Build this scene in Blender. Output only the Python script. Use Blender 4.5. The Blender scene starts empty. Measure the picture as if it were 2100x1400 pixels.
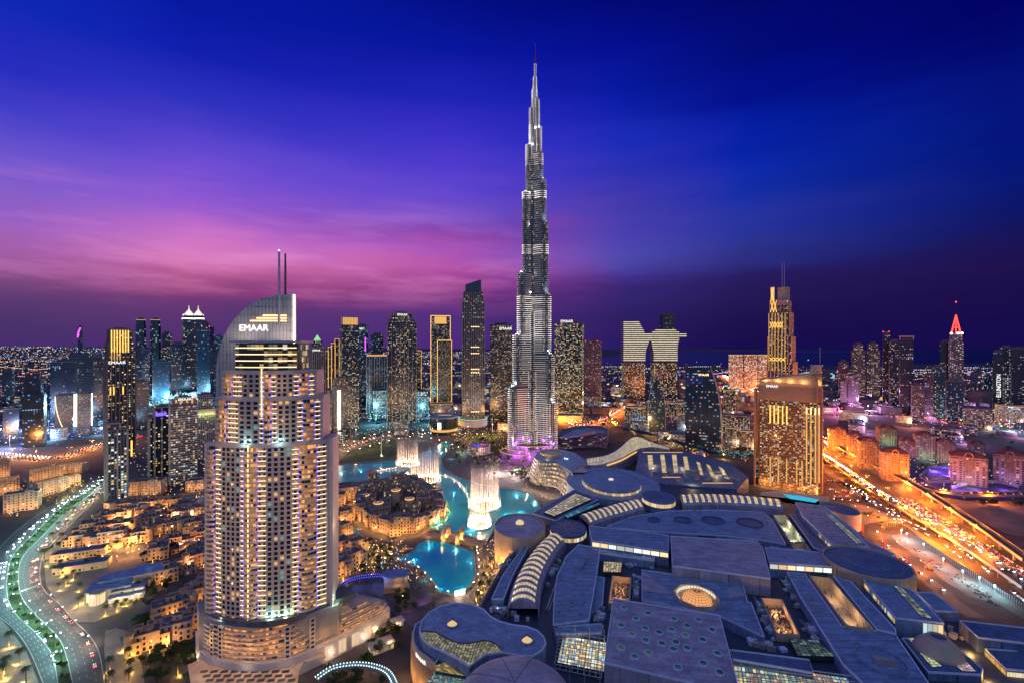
import bpy, math, random
from math import sin, cos, pi, atan2, sqrt, radians
from mathutils import Vector

# ------------------------------------------------------------------ camera, sky, exposure
F, H, YH = 933.0, 225.0, 708.0          # focal length in photo pixels, eye height, horizon row
sc = bpy.context.scene
col = sc.collection
cam_d = bpy.data.cameras.new('camera')
cam = bpy.data.objects.new('camera', cam_d); col.objects.link(cam)
cam.location = (0, 0, H); cam.rotation_euler = (pi/2, 0, 0)
cam_d.sensor_width = 36; cam_d.lens = 36*F/2100; cam_d.shift_y = 8/2100
cam_d.clip_start = 1; cam_d.clip_end = 200000
sc.camera = cam
sc.view_settings.view_transform = 'Standard'
sc.view_settings.look = 'None'
sc.view_settings.exposure = 0
sc.view_settings.gamma = 1
sc.render.engine = 'CYCLES'
sc.cycles.max_bounces = 5; sc.cycles.diffuse_bounces = 2; sc.cycles.glossy_bounces = 2
sc.cycles.transparent_max_bounces = 24
sc.cycles.sample_clamp_indirect = 4
sc.cycles.use_denoising = True

def lin(c):
    return tuple(((v/255+0.055)/1.055)**2.4 if v > 10 else v/255/12.92 for v in c)

class NT:
    def __init__(s, nt): s.nt = nt; nt.nodes.clear()
    def n(s, t, **kw):
        nd = s.nt.nodes.new(t)
        for k, v in kw.items(): setattr(nd, k, v)
        return nd
    def l(s, a, b): s.nt.links.new(a, b)
    def math(s, op, a, b=None, clamp=False):
        nd = s.n('ShaderNodeMath', operation=op, use_clamp=clamp)
        for i, v in enumerate((a, b)):
            if v is None: continue
            if isinstance(v, (int, float)): nd.inputs[i].default_value = v
            else: s.l(v, nd.inputs[i])
        return nd.outputs[0]
    def ramp(s, fac, stops, interp='LINEAR'):
        nd = s.n('ShaderNodeValToRGB'); cr = nd.color_ramp; cr.interpolation = interp
        while len(cr.elements) < len(stops): cr.elements.new(0.5)
        for e, (p, c) in zip(cr.elements, stops):
            e.position = p; e.color = (*c[:3], 1)
        s.l(fac, nd.inputs[0]); return nd.outputs[0]
    def mix(s, fac, a, b, mode='MIX'):
        nd = s.n('ShaderNodeMix', data_type='RGBA', blend_type=mode)
        for i, v in ((0, fac), (6, a), (7, b)):
            if isinstance(v, (int, float)): nd.inputs[i].default_value = v
            elif isinstance(v, tuple): nd.inputs[i].default_value = (*v[:3], 1)
            else: s.l(v, nd.inputs[i])
        return nd.outputs[2]

world = bpy.data.worlds.new('World'); sc.world = world; world.use_nodes = True
W = NT(world.node_tree)
tc = W.n('ShaderNodeTexCoord')
sep = W.n('ShaderNodeSeparateXYZ'); W.l(tc.outputs['Generated'], sep.inputs[0])
dx, dy, dz = sep.outputs
hor = W.math('SQRT', W.math('ADD', W.math('ADD', W.math('MULTIPLY', dx, dx), W.math('MULTIPLY', dy, dy)), 1e-6))
el = W.math('DIVIDE', dz, hor)
az = W.math('DIVIDE', dx, hor)
# soft streaky afterglow clouds: noise stretched along the horizon
mp = W.n('ShaderNodeMapping'); mp.inputs['Scale'].default_value = (2.0, 2.0, 13.0); mp.inputs['Rotation'].default_value = (0, 0.05, 0)
W.l(tc.outputs['Generated'], mp.inputs[0])
nz = W.n('ShaderNodeTexNoise'); nz.inputs['Scale'].default_value = 1.7; nz.inputs['Detail'].default_value = 6; nz.inputs['Roughness'].default_value = 0.55
W.l(mp.outputs[0], nz.inputs['Vector'])
ns = W.math('SUBTRACT', nz.outputs[0], 0.5)
amp = W.ramp(el, [(0, (.02,)*3), (0.1, (.08,)*3), (0.25, (.12,)*3), (0.45, (.05,)*3), (0.8, (.0,)*3)])
elw = W.math('ADD', el, W.math('MULTIPLY', ns, amp))
elc = W.math('MULTIPLY', W.math('MAXIMUM', elw, 0.0), 1.0, True)
COLS = [  # (bearing as x over distance, cosine, [(photo row, colour)...]) of the dusk sky
 (-.736, .677, [(660, (68, 46, 108)), (620, (85, 50, 112)), (580, (118, 66, 125)), (545, (150, 85, 150)), (520, (162, 92, 165)), (480, (160, 95, 185)), (440, (145, 92, 195)), (400, (130, 92, 200)), (360, (118, 88, 205)), (300, (97, 78, 205)), (235, (68, 62, 200)), (150, (38, 42, 190)), (0, (8, 36, 180))]),
 (-.58, .80, [(660, (78, 46, 112)), (620, (100, 48, 115)), (590, (140, 58, 118)), (550, (196, 100, 158)), (520, (216, 120, 184)), (490, (208, 116, 196)), (440, (165, 96, 205)), (400, (140, 86, 210)), (340, (112, 76, 210)), (270, (85, 65, 205)), (200, (45, 48, 190)), (100, (14, 28, 175)), (0, (2, 22, 160))]),
 (-.13, .99, [(650, (75, 42, 125)), (610, (110, 45, 125)), (580, (150, 58, 140)), (550, (182, 82, 166)), (520, (166, 82, 184)), (490, (150, 70, 168)), (465, (130, 68, 172)), (440, (112, 74, 195)), (400, (100, 70, 205)), (340, (80, 58, 205)), (270, (58, 46, 198)), (200, (30, 34, 182)), (100, (4, 20, 158)), (0, (0, 12, 135))]),
 (.235, .972, [(650, (40, 26, 98)), (600, (52, 34, 115)), (570, (64, 48, 140)), (550, (74, 66, 165)), (520, (76, 72, 175)), (470, (74, 62, 175)), (420, (66, 56, 172)), (360, (48, 48, 178)), (300, (28, 44, 184)), (200, (6, 26, 165)), (100, (2, 12, 145)), (0, (0, 5, 115))]),
 (.454, .891, [(660, (24, 14, 76)), (600, (34, 20, 85)), (560, (38, 26, 98)), (530, (42, 44, 125)), (500, (42, 50, 145)), (450, (38, 50, 160)), (400, (22, 46, 165)), (350, (8, 40, 172)), (280, (2, 30, 165)), (200, (0, 14, 142)), (100, (0, 8, 120)), (0, (0, 5, 105))]),
 (.736, .677, [(660, (22, 12, 76)), (600, (26, 12, 72)), (540, (30, 16, 78)), (480, (18, 18, 92)), (430, (10, 20, 105)), (380, (4, 22, 118)), (300, (0, 20, 124)), (200, (2, 18, 125)), (100, (0, 8, 112)), (0, (0, 0, 100))])]
rps = [W.ramp(elc, [((YH-y)/F*cs, lin(c)) for y, c in st]) for _, cs, st in COLS]
def smooth(v, a, b):
    nd = W.n('ShaderNodeMapRange', interpolation_type='SMOOTHSTEP')
    W.l(v, nd.inputs[0]); nd.inputs[1].default_value = a; nd.inputs[2].default_value = b; return nd.outputs[0]
azw = W.math('ADD', az, W.math('MULTIPLY', ns, 0.10))
def linear(v, a, b):
    nd = W.n('ShaderNodeMapRange'); W.l(v, nd.inputs[0]); nd.inputs[1].default_value = a; nd.inputs[2].default_value = b; return nd.outputs[0]
c2 = rps[0]
for k in range(5): c2 = W.mix(linear(azw, COLS[k][0], COLS[k+1][0]), c2, rps[k+1])
c3 = W.mix(smooth(dy, 0.15, -0.4), c2, (.17, .24, .50))  # unseen sky behind and overhead brightened to add light on the roofs
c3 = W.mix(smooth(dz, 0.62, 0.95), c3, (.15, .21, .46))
# thin brighter wisps in the glow
wis = W.math('MULTIPLY', W.ramp(nz.outputs[0], [(0.5, (0,)*3), (0.72, (1,)*3)]), W.ramp(el, [(0.06, (0,)*3), (0.17, (1,)*3), (0.33, (0,)*3)]))
c3 = W.mix(W.math('MULTIPLY', wis, W.math('MULTIPLY', smooth(azw, 0.3, -0.3), 0.7)), c3, lin((226, 140, 200)))
c4 = W.mix(smooth(dz, 0.0, -0.05), c3, lin((20, 14, 50)))
sky = W.n('ShaderNodeTexSky', sky_type='NISHITA'); sky.sun_disc = False
sky.sun_elevation = radians(-4); sky.sun_rotation = radians(-40)
b1 = W.n('ShaderNodeBackground'); W.l(sky.outputs[0], b1.inputs[0]); b1.inputs[1].default_value = 0.05
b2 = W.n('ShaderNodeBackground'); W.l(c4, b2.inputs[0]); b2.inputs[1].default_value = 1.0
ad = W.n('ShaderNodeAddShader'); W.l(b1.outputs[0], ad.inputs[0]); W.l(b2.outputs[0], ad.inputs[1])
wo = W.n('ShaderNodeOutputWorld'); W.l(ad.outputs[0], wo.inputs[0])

# ------------------------------------------------------------------ from a photo pixel to a place
def G(px, py, z=0.0):                       # point at height z seen at that pixel
    Y = F*(H-z)/(py-YH); return ((px-1050)/F*Y, Y)
def GY(py, z=0.0): return F*(H-z)/(py-YH)
def XY(px, Y): return (px-1050)/F*Y
def ZY(py, Y): return H-(py-YH)/F*Y

# ------------------------------------------------------------------ mesh builder
class MB:
    def __init__(s): s.v = []; s.f = []; s.m = []; s.c = []
    def face(s, pts, mi=0, c=(0, 0, 0)):
        k = len(s.v); s.v.extend(pts); s.f.append(tuple(range(k, k+len(pts)))); s.m.append(mi); s.c.append(c)
    def idx(s, vs, fs, mi=0, c=(0, 0, 0)):
        k = len(s.v); s.v.extend(vs)
        for f in fs: s.f.append(tuple(k+i for i in f)); s.m.append(mi); s.c.append(c)
    def box(s, x, y, z0, sx, sy, h, r=0, mi=0, c=(0, 0, 0), bottom=False):
        a, b = sx/2, sy/2; cr, sr = cos(r), sin(r)
        q = [(x+u*cr-v*sr, y+u*sr+v*cr) for u, v in ((-a, -b), (a, -b), (a, b), (-a, b))]
        s.prism(q, z0, z0+h, mi, mi, c, bottom)
    def prism(s, poly, z0, z1, mi=0, top=None, c=(0, 0, 0), bottom=False, cap=True):
        n = len(poly); k = len(s.v)
        s.v.extend([(p[0], p[1], z0) for p in poly]); s.v.extend([(p[0], p[1], z1) for p in poly])
        for i in range(n):
            j = (i+1) % n
            s.f.append((k+i, k+j, k+n+j, k+n+i)); s.m.append(mi); s.c.append(c)
        if cap: s.f.append(tuple(k+n+i for i in range(n))); s.m.append(mi if top is None else top); s.c.append(c)
        if bottom: s.f.append(tuple(k+n-1-i for i in range(n))); s.m.append(mi); s.c.append(c)
    def frustum(s, p0, z0, p1, z1, mi=0, top=None, c=(0, 0, 0)):
        n = len(p0); k = len(s.v)
        s.v.extend([(p[0], p[1], z0) for p in p0]); s.v.extend([(p[0], p[1], z1) for p in p1])
        for i in range(n):
            j = (i+1) % n
            s.f.append((k+i, k+j, k+n+j, k+n+i)); s.m.append(mi); s.c.append(c)
        s.f.append(tuple(k+n+i for i in range(n))); s.m.append(mi if top is None else top); s.c.append(c)
    def band(s, pl, z0, z1, t, mi=0, c=(0, 0, 0), closed=False):   # upright strip along a polyline, thickness t to its right
        off = offset(pl, t, closed); n = len(pl)
        for i in range(n if closed else n-1):
            j = (i+1) % n
            a, b, a2, b2 = pl[i], pl[j], off[i], off[j]
            s.idx([(*a, z0), (*b, z0), (*b, z1), (*a, z1), (*a2, z0), (*b2, z0), (*b2, z1), (*a2, z1)],
                  [(1, 0, 3, 2), (4, 5, 6, 7), (3, 7, 6, 2), (0, 1, 5, 4), (0, 4, 7, 3), (1, 2, 6, 5)], mi, c)
    def ribbon(s, la, lb, mi=0, c=(0, 0, 0)):                      # surface between two 3-D polylines
        n = len(la); s.idx(list(la)+list(lb), [(i, i+1, n+i+1, n+i) for i in range(n-1)], mi, c)
    def tube(s, pts, r, n=6, mi=0, c=(0, 0, 0), r2=None):
        m = len(pts); vs = []
        for i, p in enumerate(pts):
            p = Vector(p); a = Vector(pts[max(i-1, 0)]); b = Vector(pts[min(i+1, m-1)])
            d = (b-a).normalized() if (b-a).length > 1e-6 else Vector((0, 0, 1))
            u = d.cross(Vector((0, 0, 1)) if abs(d.z) < .9 else Vector((1, 0, 0))).normalized(); w = d.cross(u)
            rr = r if r2 is None else r+(r2-r)*i/max(1, m-1)
            vs += [tuple(p+u*cos(2*pi*k/n)*rr+w*sin(2*pi*k/n)*rr) for k in range(n)]
        fs = [(i*n+k, i*n+(k+1) % n, (i+1)*n+(k+1) % n, (i+1)*n+k) for i in range(m-1) for k in range(n)]
        fs += [tuple(range(n))[::-1], tuple((m-1)*n+k for k in range(n))]
        s.idx(vs, fs, mi, c)
    def lathe(s, x, y, prof, n=24, mi=0, c=(0, 0, 0), ex=1, ey=1, rot=0):
        vs = []; m = len(prof); cr, sr = cos(rot), sin(rot)
        for r, z in prof:
            for k in range(n):
                u, v = r*ex*cos(2*pi*k/n), r*ey*sin(2*pi*k/n)
                vs.append((x+u*cr-v*sr, y+u*sr+v*cr, z))
        fs = [(i*n+k, i*n+(k+1) % n, (i+1)*n+(k+1) % n, (i+1)*n+k) for i in range(m-1) for k in range(n)]
        if prof[-1][0] > 1e-3: fs.append(tuple((m-1)*n+k for k in range(n)))
        s.idx(vs, fs, mi, c)
    def build(s, name, mats, parent=None, loc=None, smooth=False):
        if not isinstance(mats, (list, tuple)): mats = [mats]
        if loc is None: loc = wloc(parent) if parent else (0, 0, 0)
        me = bpy.data.meshes.new(name)
        me.from_pydata([(p[0]-loc[0], p[1]-loc[1], p[2]-loc[2]) for p in s.v], [], s.f)
        for m in mats: me.materials.append(m)
        me.polygons.foreach_set('material_index', s.m)
        if any(c != (0, 0, 0) for c in s.c):
            at = me.color_attributes.new('Col', 'FLOAT_COLOR', 'CORNER')
            d = []
            for f, c in zip(s.f, s.c): d.extend((c[0], c[1], c[2], 1.0)*len(f))
            at.data.foreach_set('color', d)
        if smooth: me.polygons.foreach_set('use_smooth', [True]*len(s.f))
        me.update()
        o = bpy.data.objects.new(name, me); col.objects.link(o)
        if parent:
            o.parent = parent; pl = wloc(parent); o.location = (loc[0]-pl[0], loc[1]-pl[1], loc[2]-pl[2])
        else: o.location = loc
        return o

def wloc(o):
    x = y = z = 0
    while o: x += o.location[0]; y += o.location[1]; z += o.location[2]; o = o.parent
    return (x, y, z)
def tag(o, label, cat, group=None):
    o['label'] = label; o['category'] = cat
    if group: o['group'] = group
    return o
def thing(name, label, cat, loc, group=None):
    o = bpy.data.objects.new(name, None); col.objects.link(o); o.location = loc; o.empty_display_size = 1
    return tag(o, label, cat, group)
def struct(o, kind='structure'): o['kind'] = kind; return o
def stuff(o): o['kind'] = 'stuff'; return o
def dup(o, loc=None, rz=0, scale=1, label=None, parent=None):
    c = o.copy(); col.objects.link(c)
    if parent: c.parent = parent
    if loc is not None: c.location = loc; c.rotation_euler = (0, 0, rz); c.scale = (scale,)*3
    if label: c['label'] = label
    for ch in list(o.children): dup(ch, parent=c)
    return c
def offset(pl, t, closed=False):              # shift a polyline t to its right-hand side
    n = len(pl); out = []
    for i in range(n):
        a = pl[(i-1) % n] if closed or i > 0 else pl[i]; b = pl[(i+1) % n] if closed or i < n-1 else pl[i]
        dx, dy = b[0]-a[0], b[1]-a[1]; L = sqrt(dx*dx+dy*dy) or 1
        out.append((pl[i][0]+dy/L*t, pl[i][1]-dx/L*t))
    return out
def catmull(pts, k=6):
    out = []; n = len(pts)
    for i in range(n-1):
        p0, p1, p2, p3 = (pts[max(i-1, 0)], pts[i], pts[i+1], pts[min(i+2, n-1)])
        for j in range(k):
            t = j/k
            out.append(tuple(0.5*((2*b)+(c-a)*t+(2*a-5*b+4*c-d)*t*t+(3*b-a-3*c+d)*t**3) for a, b, c, d in zip(p0, p1, p2, p3)))
    out.append(tuple(pts[-1])); return out
def catmull_closed(pts, k=5):
    n = len(pts); out = []
    for i in range(n):
        p0, p1, p2, p3 = pts[i-1], pts[i], pts[(i+1) % n], pts[(i+2) % n]
        for j in range(k):
            t = j/k
            out.append(tuple(0.5*((2*b)+(c-a)*t+(2*a-5*b+4*c-d)*t*t+(3*b-a-3*c+d)*t**3) for a, b, c, d in zip(p0, p1, p2, p3)))
    return out
def resample(pl, step):
    out = [pl[0]]; acc = 0
    for a, b in zip(pl, pl[1:]):
        L = sqrt(sum((q-p)**2 for p, q in zip(a, b)))
        while acc+L >= step:
            t = (step-acc)/L; a = tuple(p+(q-p)*t for p, q in zip(a, b)); out.append(a)
            L = sqrt(sum((q-p)**2 for p, q in zip(a, b))); acc = 0
        acc += L
    return out
def rect(x, y, w, d, r=0):
    cr, sr = cos(r), sin(r)
    return [(x+u*cr-v*sr, y+u*sr+v*cr) for u, v in ((-w/2, -d/2), (w/2, -d/2), (w/2, d/2), (-w/2, d/2))]
def chamf(x, y, w, d, r=0, ch=.2):
    a, b = w/2, d/2; c = min(w, d)*ch; cr, sr = cos(r), sin(r)
    P = [(-a+c, -b), (a-c, -b), (a, -b+c), (a, b-c), (a-c, b), (-a+c, b), (-a, b-c), (-a, -b+c)]
    return [(x+u*cr-v*sr, y+u*sr+v*cr) for u, v in P]
def oval(x, y, w, d, r=0, n=20):
    cr, sr = cos(r), sin(r); o = []
    for k in range(n):
        u, v = w/2*cos(2*pi*k/n), d/2*sin(2*pi*k/n); o.append((x+u*cr-v*sr, y+u*sr+v*cr))
    return o
def ccw(p):
    return p if sum(a[0]*b[1]-b[0]*a[1] for a, b in zip(p, p[1:]+p[:1])) > 0 else p[::-1]
def scale_poly(p, s):
    cx = sum(a[0] for a in p)/len(p); cy = sum(a[1] for a in p)/len(p)
    return [(cx+(a[0]-cx)*s, cy+(a[1]-cy)*s) for a in p]

# ------------------------------------------------------------------ materials
def M_(name, c, rough=.7, var=.25, sc_=.15, metal=0, spec=.4, bump=0, c2=None):
    m = bpy.data.materials.new(name); m.use_nodes = True; t = NT(m.node_tree)
    out = t.n('ShaderNodeOutputMaterial'); p = t.n('ShaderNodeBsdfPrincipled'); t.l(p.outputs[0], out.inputs[0])
    p.inputs['Roughness'].default_value = rough; p.inputs['Metallic'].default_value = metal
    p.inputs['Specular IOR Level'].default_value = spec
    if var:
        co = t.n('ShaderNodeTexCoord'); no = t.n('ShaderNodeTexNoise'); no.inputs['Scale'].default_value = sc_; no.inputs['Detail'].default_value = 8
        no.inputs['Roughness'].default_value = .65
        t.l(co.outputs['Object'], no.inputs['Vector'])
        lo = tuple(v*(1-var) for v in c) if c2 is None else c2; hi = tuple(min(1, v*(1+var)) for v in c)
        t.l(t.ramp(no.outputs[0], [(.3, lo), (.7, hi)]), p.inputs['Base Color'])
        if bump:
            bp = t.n('ShaderNodeBump'); bp.inputs['Strength'].default_value = bump; bp.inputs['Distance'].default_value = 1
            t.l(no.outputs[0], bp.inputs['Height']); t.l(bp.outputs[0], p.inputs['Normal'])
    else: p.inputs['Base Color'].default_value = (*c, 1)
    return m
def emit(name, c, s):
    m = bpy.data.materials.new(name); m.use_nodes = True; t = NT(m.node_tree)
    out = t.n('ShaderNodeOutputMaterial'); e = t.n('ShaderNodeEmission'); e.inputs[0].default_value = (*c, 1); e.inputs[1].default_value = s
    t.l(e.outputs[0], out.inputs[0]); m.cycles.emission_sampling = 'NONE'; return m
def glassy(name, base, rough, gain):           # panes: dark reflective glass, the lit ones glow in their own colour
    m = bpy.data.materials.new(name); m.use_nodes = True; t = NT(m.node_tree)
    out = t.n('ShaderNodeOutputMaterial'); p = t.n('ShaderNodeBsdfPrincipled'); t.l(p.outputs[0], out.inputs[0])
    at = t.n('ShaderNodeVertexColor', layer_name='Col')
    p.inputs['Base Color'].default_value = (*base, 1); p.inputs['Roughness'].default_value = rough
    p.inputs['Specular IOR Level'].default_value = .6
    t.l(at.outputs[0], p.inputs['Emission Color']); p.inputs['Emission Strength'].default_value = gain
    m.cycles.emission_sampling = 'NONE'; return m
def roofing(name, c, px_=5.5, py_=2.4, rot=0.15):
    m = bpy.data.materials.new(name); m.use_nodes = True; t = NT(m.node_tree)
    out = t.n('ShaderNodeOutputMaterial'); p = t.n('ShaderNodeBsdfPrincipled'); t.l(p.outputs[0], out.inputs[0])
    co = t.n('ShaderNodeTexCoord'); mp_ = t.n('ShaderNodeMapping'); mp_.inputs['Rotation'].default_value = (0, 0, rot); t.l(co.outputs['Object'], mp_.inputs[0])
    br = t.n('ShaderNodeTexBrick'); br.inputs['Scale'].default_value = 1; br.inputs['Brick Width'].default_value = px_; br.inputs['Row Height'].default_value = py_; br.inputs['Mortar Size'].default_value = .05; br.inputs['Bias'].default_value = -.1
    br.inputs['Color1'].default_value = (*[v*.82 for v in c], 1); br.inputs['Color2'].default_value = (*[min(1, v*1.2) for v in c], 1); br.inputs['Mortar'].default_value = (*[v*.35 for v in c], 1); t.l(mp_.outputs[0], br.inputs['Vector'])
    n1 = t.n('ShaderNodeTexNoise'); n1.inputs['Scale'].default_value = .09; n1.inputs['Detail'].default_value = 9; n1.inputs['Roughness'].default_value = .7; t.l(co.outputs['Object'], n1.inputs['Vector'])
    n2 = t.n('ShaderNodeTexNoise'); n2.inputs['Scale'].default_value = .7; n2.inputs['Detail'].default_value = 6; t.l(co.outputs['Object'], n2.inputs['Vector'])
    st = t.mix(1.0, t.ramp(n1.outputs[0], [(.34, (.7,)*3), (.58, (1.04,)*3)]), t.ramp(n2.outputs[0], [(.3, (.8,)*3), (.7, (1.1,)*3)]), 'MULTIPLY')
    t.l(t.mix(1.0, br.outputs[0], st, 'MULTIPLY'), p.inputs['Base Color']); t.l(t.ramp(n1.outputs[0], [(.3, (.45,)*3), (.7, (.75,)*3)]), p.inputs['Roughness']); return m
GL = glassy('window_glass', (.02, .025, .04), .15, 1.0)
M = dict(
    ground=M_('city_ground', (.05, .045, .05), .95, .6, .02),
    asphalt=M_('asphalt', (.055, .057, .06), .75, .3, .15),
    paving=M_('stone_paving', (.19, .16, .135), .8, .3, .12),
    deck=roofing('shade_dark_deck_roof', (.045, .06, .10), 4, 2), trim=M_('roof_trim', (.62, .68, .78), .5, .15, .3), bandm=M_('band_metal', (.05, .07, .13), .3, .15, .3, metal=.3), darkp=M_('dark_paving', (.085, .07, .07), .8, .4, .2), plaza=M_('violet_plaza', (.13, .10, .12), .7, .3, .1),  # deck darkened in colour for the shade of deep service gaps
    grass=M_('grass', (.03, .055, .015), .95, .5, .1),
    sand=M_('sand_lot', (.16, .13, .11), .95, .4, .03),
    stone=M_('sandstone', (.50, .345, .205), .85, .2, .2),
    stone2=M_('pale_sandstone', (.54, .41, .29), .85, .2, .2),
    stone3=M_('rosy_sandstone', (.47, .30, .21), .85, .2, .2),
    brown=M_('brown_cladding', (.22, .13, .07), .7, .2, .2), roof=M_('gravel_roof', (.2, .19, .21), .9, .4, .15),
    roofd=M_('dark_roof', (.1, .1, .12), .8, .4, .12),
    resi=M_('brown_plaster', (.30, .215, .16), .85, .2, .2), white=M_('white_cladding', (.56, .49, .43), .55, .12, .2),
    fin=M_('sail_cladding', (.5, .46, .44), .5, .15, .1),
    bluem=roofing('mall_roof', (.23, .32, .47)),
    bluem2=roofing('mall_roof_dark', (.11, .16, .27), 3, 1.5),
    mauve=roofing('sky_tinted_roof', (.42, .37, .43), 9, 3.2),  # mauve tint paints the reflected sky into the roof colour
    tan=M_('tan_wall', (.5, .37, .25), .75, .12, .12),
    dark=M_('dark_glass_wall', (.016, .02, .032), .22, .35, .06, spec=.7),
    dblue=M_('blue_glass_wall', (.016, .034, .06), .2, .35, .06, spec=.8),
    conc=M_('concrete', (.3, .28, .26), .8, .2, .15),
    grey=M_('grey_tower_cladding', (.13, .12, .13), .6, .25, .1),
    steel=M_('steel', (.45, .46, .5), .35, .15, .3, metal=.6),
    iron=M_('dark_metal', (.05, .05, .055), .5, .3, .5),
    trunk=M_('bark', (.16, .1, .06), .95, .3, 1),
    leaf=M_('leaves', (.035, .07, .02), .9, .5, .3),
    palm=M_('palm_fronds', (.05, .085, .025), .85, .4, .4),
    red=M_('red_tiles', (.2, .06, .05), .8, .25, .3),
    carw=M_('car_white', (.6, .6, .6), .3, 0), carb=M_('car_black', (.02, .02, .025), .3, 0), carr=M_('car_grey', (.2, .2, .22), .3, 0),
    rubber=M_('rubber', (.015, .015, .015), .8, 0),
    warm=emit('warm_led', (1, .66, .28), 2.6), gold=emit('gold_led', (1, .52, .11), 2.0), gold2=emit('soft_gold_led', (1, .55, .16), .9),
    wht=emit('white_sign', (1, .98, .95), 1.5), cold=emit('cold_led', (.55, .9, 1), 3.5), red_l=emit('red_light', (1, .06, .05), 6), redline=emit('red_neon', (1, .05, .03), 4),
    blue_l=emit('blue_led', (.10, .07, 1), 3.2), blue_d=emit('dim_blue_led', (.05, .12, 1), .7), pink_l=emit('violet_light', (.75, .08, .9), 2.5), head=emit('headlight', (.92, .97, 1), 26), tail=emit('tail_light', (1, .06, .04), 22),
    sod=emit('sodium_lamp', (1, .5, .14), 8), lampw=emit('lamp_white', (1, .86, .62), 8), teal_l=emit('teal_led', (.1, .75, .8), 2),
)
# panes in roofs, lit from inside
WARM = [(1, .62, .25), (1, .72, .38), (1, .8, .5), (.95, .55, .2), (1, .9, .7)]
MIXP = WARM + [(.75, .9, 1), (.55, .85, 1), (1, .95, .85)]
COOL = [(.45, .85, 1), (.3, .7, 1), (.6, .95, 1), (.2, .55, .9), (1, .8, .5)]
ROSE = [(1, .55, .3), (1, .35, .4), (.8, .45, .9), (.9, .7, 1), (1, .8, .5), (.5, .6, 1)]
def lamp(loc, c, p, r=.6, spot=None, rot=None, parent=None, name='lamp_light', blend=.6):
    d = bpy.data.lights.new(name, 'SPOT' if spot else 'POINT'); d.energy = p; d.color = c; d.shadow_soft_size = r
    if spot: d.spot_size = spot; d.spot_blend = blend
    o = bpy.data.objects.new(name, d); col.objects.link(o); o.location = loc
    if rot: o.rotation_euler = rot
    if parent: o.parent = parent; pl = wloc(parent); o.location = (loc[0]-pl[0], loc[1]-pl[1], loc[2]-pl[2])
    return o
def sign(text, size, loc, rz, mat, parent, ex=.15, name='sign', sx=1.0):
    cu = bpy.data.curves.new(name, 'FONT'); cu.body = text; cu.size = size; cu.extrude = ex; cu.align_x = 'CENTER'; cu.align_y = 'CENTER'; cu.offset = 0
    cu.materials.append(mat)
    t = bpy.data.objects.new(name, cu); me = bpy.data.meshes.new_from_object(t); bpy.data.objects.remove(t)
    if not me.materials: me.materials.append(mat)
    o = bpy.data.objects.new(name, me); col.objects.link(o)
    pl = wloc(parent) if parent else (0, 0, 0)
    o.location = (loc[0]-pl[0], loc[1]-pl[1], loc[2]-pl[2]); o.rotation_euler = (pi/2, 0, rz); o.scale = (sx, 1, 1)
    if parent: o.parent = parent
    return o

# ------------------------------------------------------------------ facades
def facade(mb, poly, z0, z1, fh, ww, lit, pal, rnd, gain=1.0, fill=(.6, .55), out=.12, skip_dark=False, hot=None, mi=0, back=-.25):
    """window panes on every wall of a closed footprint; lit ones carry their own colour"""
    n = len(poly); nf = max(1, int((z1-z0)/fh)); fh = (z1-z0)/nf
    for i in range(n):
        a, b = poly[i], poly[(i+1) % n]; ex, ey = b[0]-a[0], b[1]-a[1]; L = sqrt(ex*ex+ey*ey)
        if L < ww*.6: continue
        nx, ny = ey/L, -ex/L; mx, my = (a[0]+b[0])/2, (a[1]+b[1])/2; D = sqrt(mx*mx+my*my)
        if -(nx*mx+ny*my)/D < back: continue
        nc = max(1, int(L/ww)); cw = 1.0/nc
        for f in range(nf):
            zb = z0+f*fh+fh*(1-fill[1])/2; zt = zb+fh*fill[1]
            row = rnd.random() < .06
            for k in range(nc):
                p = lit*(hot(f/nf, (k+.5)/nc) if hot else 1)
                on = rnd.random() < p or (row and rnd.random() < .5)
                if not on and skip_dark: continue
                u0 = (k+.5-fill[0]/2)*cw; u1 = (k+.5+fill[0]/2)*cw
                c = (0, 0, .0001)
                if on:
                    q = pal[int(rnd.random()*len(pal))]; g = gain*(.25+1.1*rnd.random()**2); c = (q[0]*g, q[1]*g, q[2]*g)
                mb.face([(a[0]+ex*u0+nx*out, a[1]+ey*u0+ny*out, zb), (a[0]+ex*u1+nx*out, a[1]+ey*u1+ny*out, zb),
                         (a[0]+ex*u1+nx*out, a[1]+ey*u1+ny*out, zt), (a[0]+ex*u0+nx*out, a[1]+ey*u0+ny*out, zt)], mi, c)
def fins(mb, poly, z0, z1, sp, w, d, mi=0, back=-.25):
    n = len(poly)
    for i in range(n):
        a, b = poly[i], poly[(i+1) % n]; ex, ey = b[0]-a[0], b[1]-a[1]; L = sqrt(ex*ex+ey*ey)
        if L < sp*.8: continue
        nx, ny = ey/L, -ex/L; mx, my = (a[0]+b[0])/2, (a[1]+b[1])/2; D = sqrt(mx*mx+my*my)
        if -(nx*mx+ny*my)/D < back: continue
        nc = max(1, round(L/sp)); r = atan2(ey, ex)
        for k in range(nc+1):
            u = k/nc; mb.box(a[0]+ex*u+nx*d*.3, a[1]+ey*u+ny*d*.3, z0, w, d, z1-z0, r, mi)
def slabs(mb, poly, z0, z1, fh, h, out, mi=0, frac=1, rnd=None):
    z = z0; big = offset(poly, out, True)
    while z < z1-.1:
        if rnd is None or rnd.random() < frac: mb.prism(big, z, z+h, mi, bottom=True)
        z += fh
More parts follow.
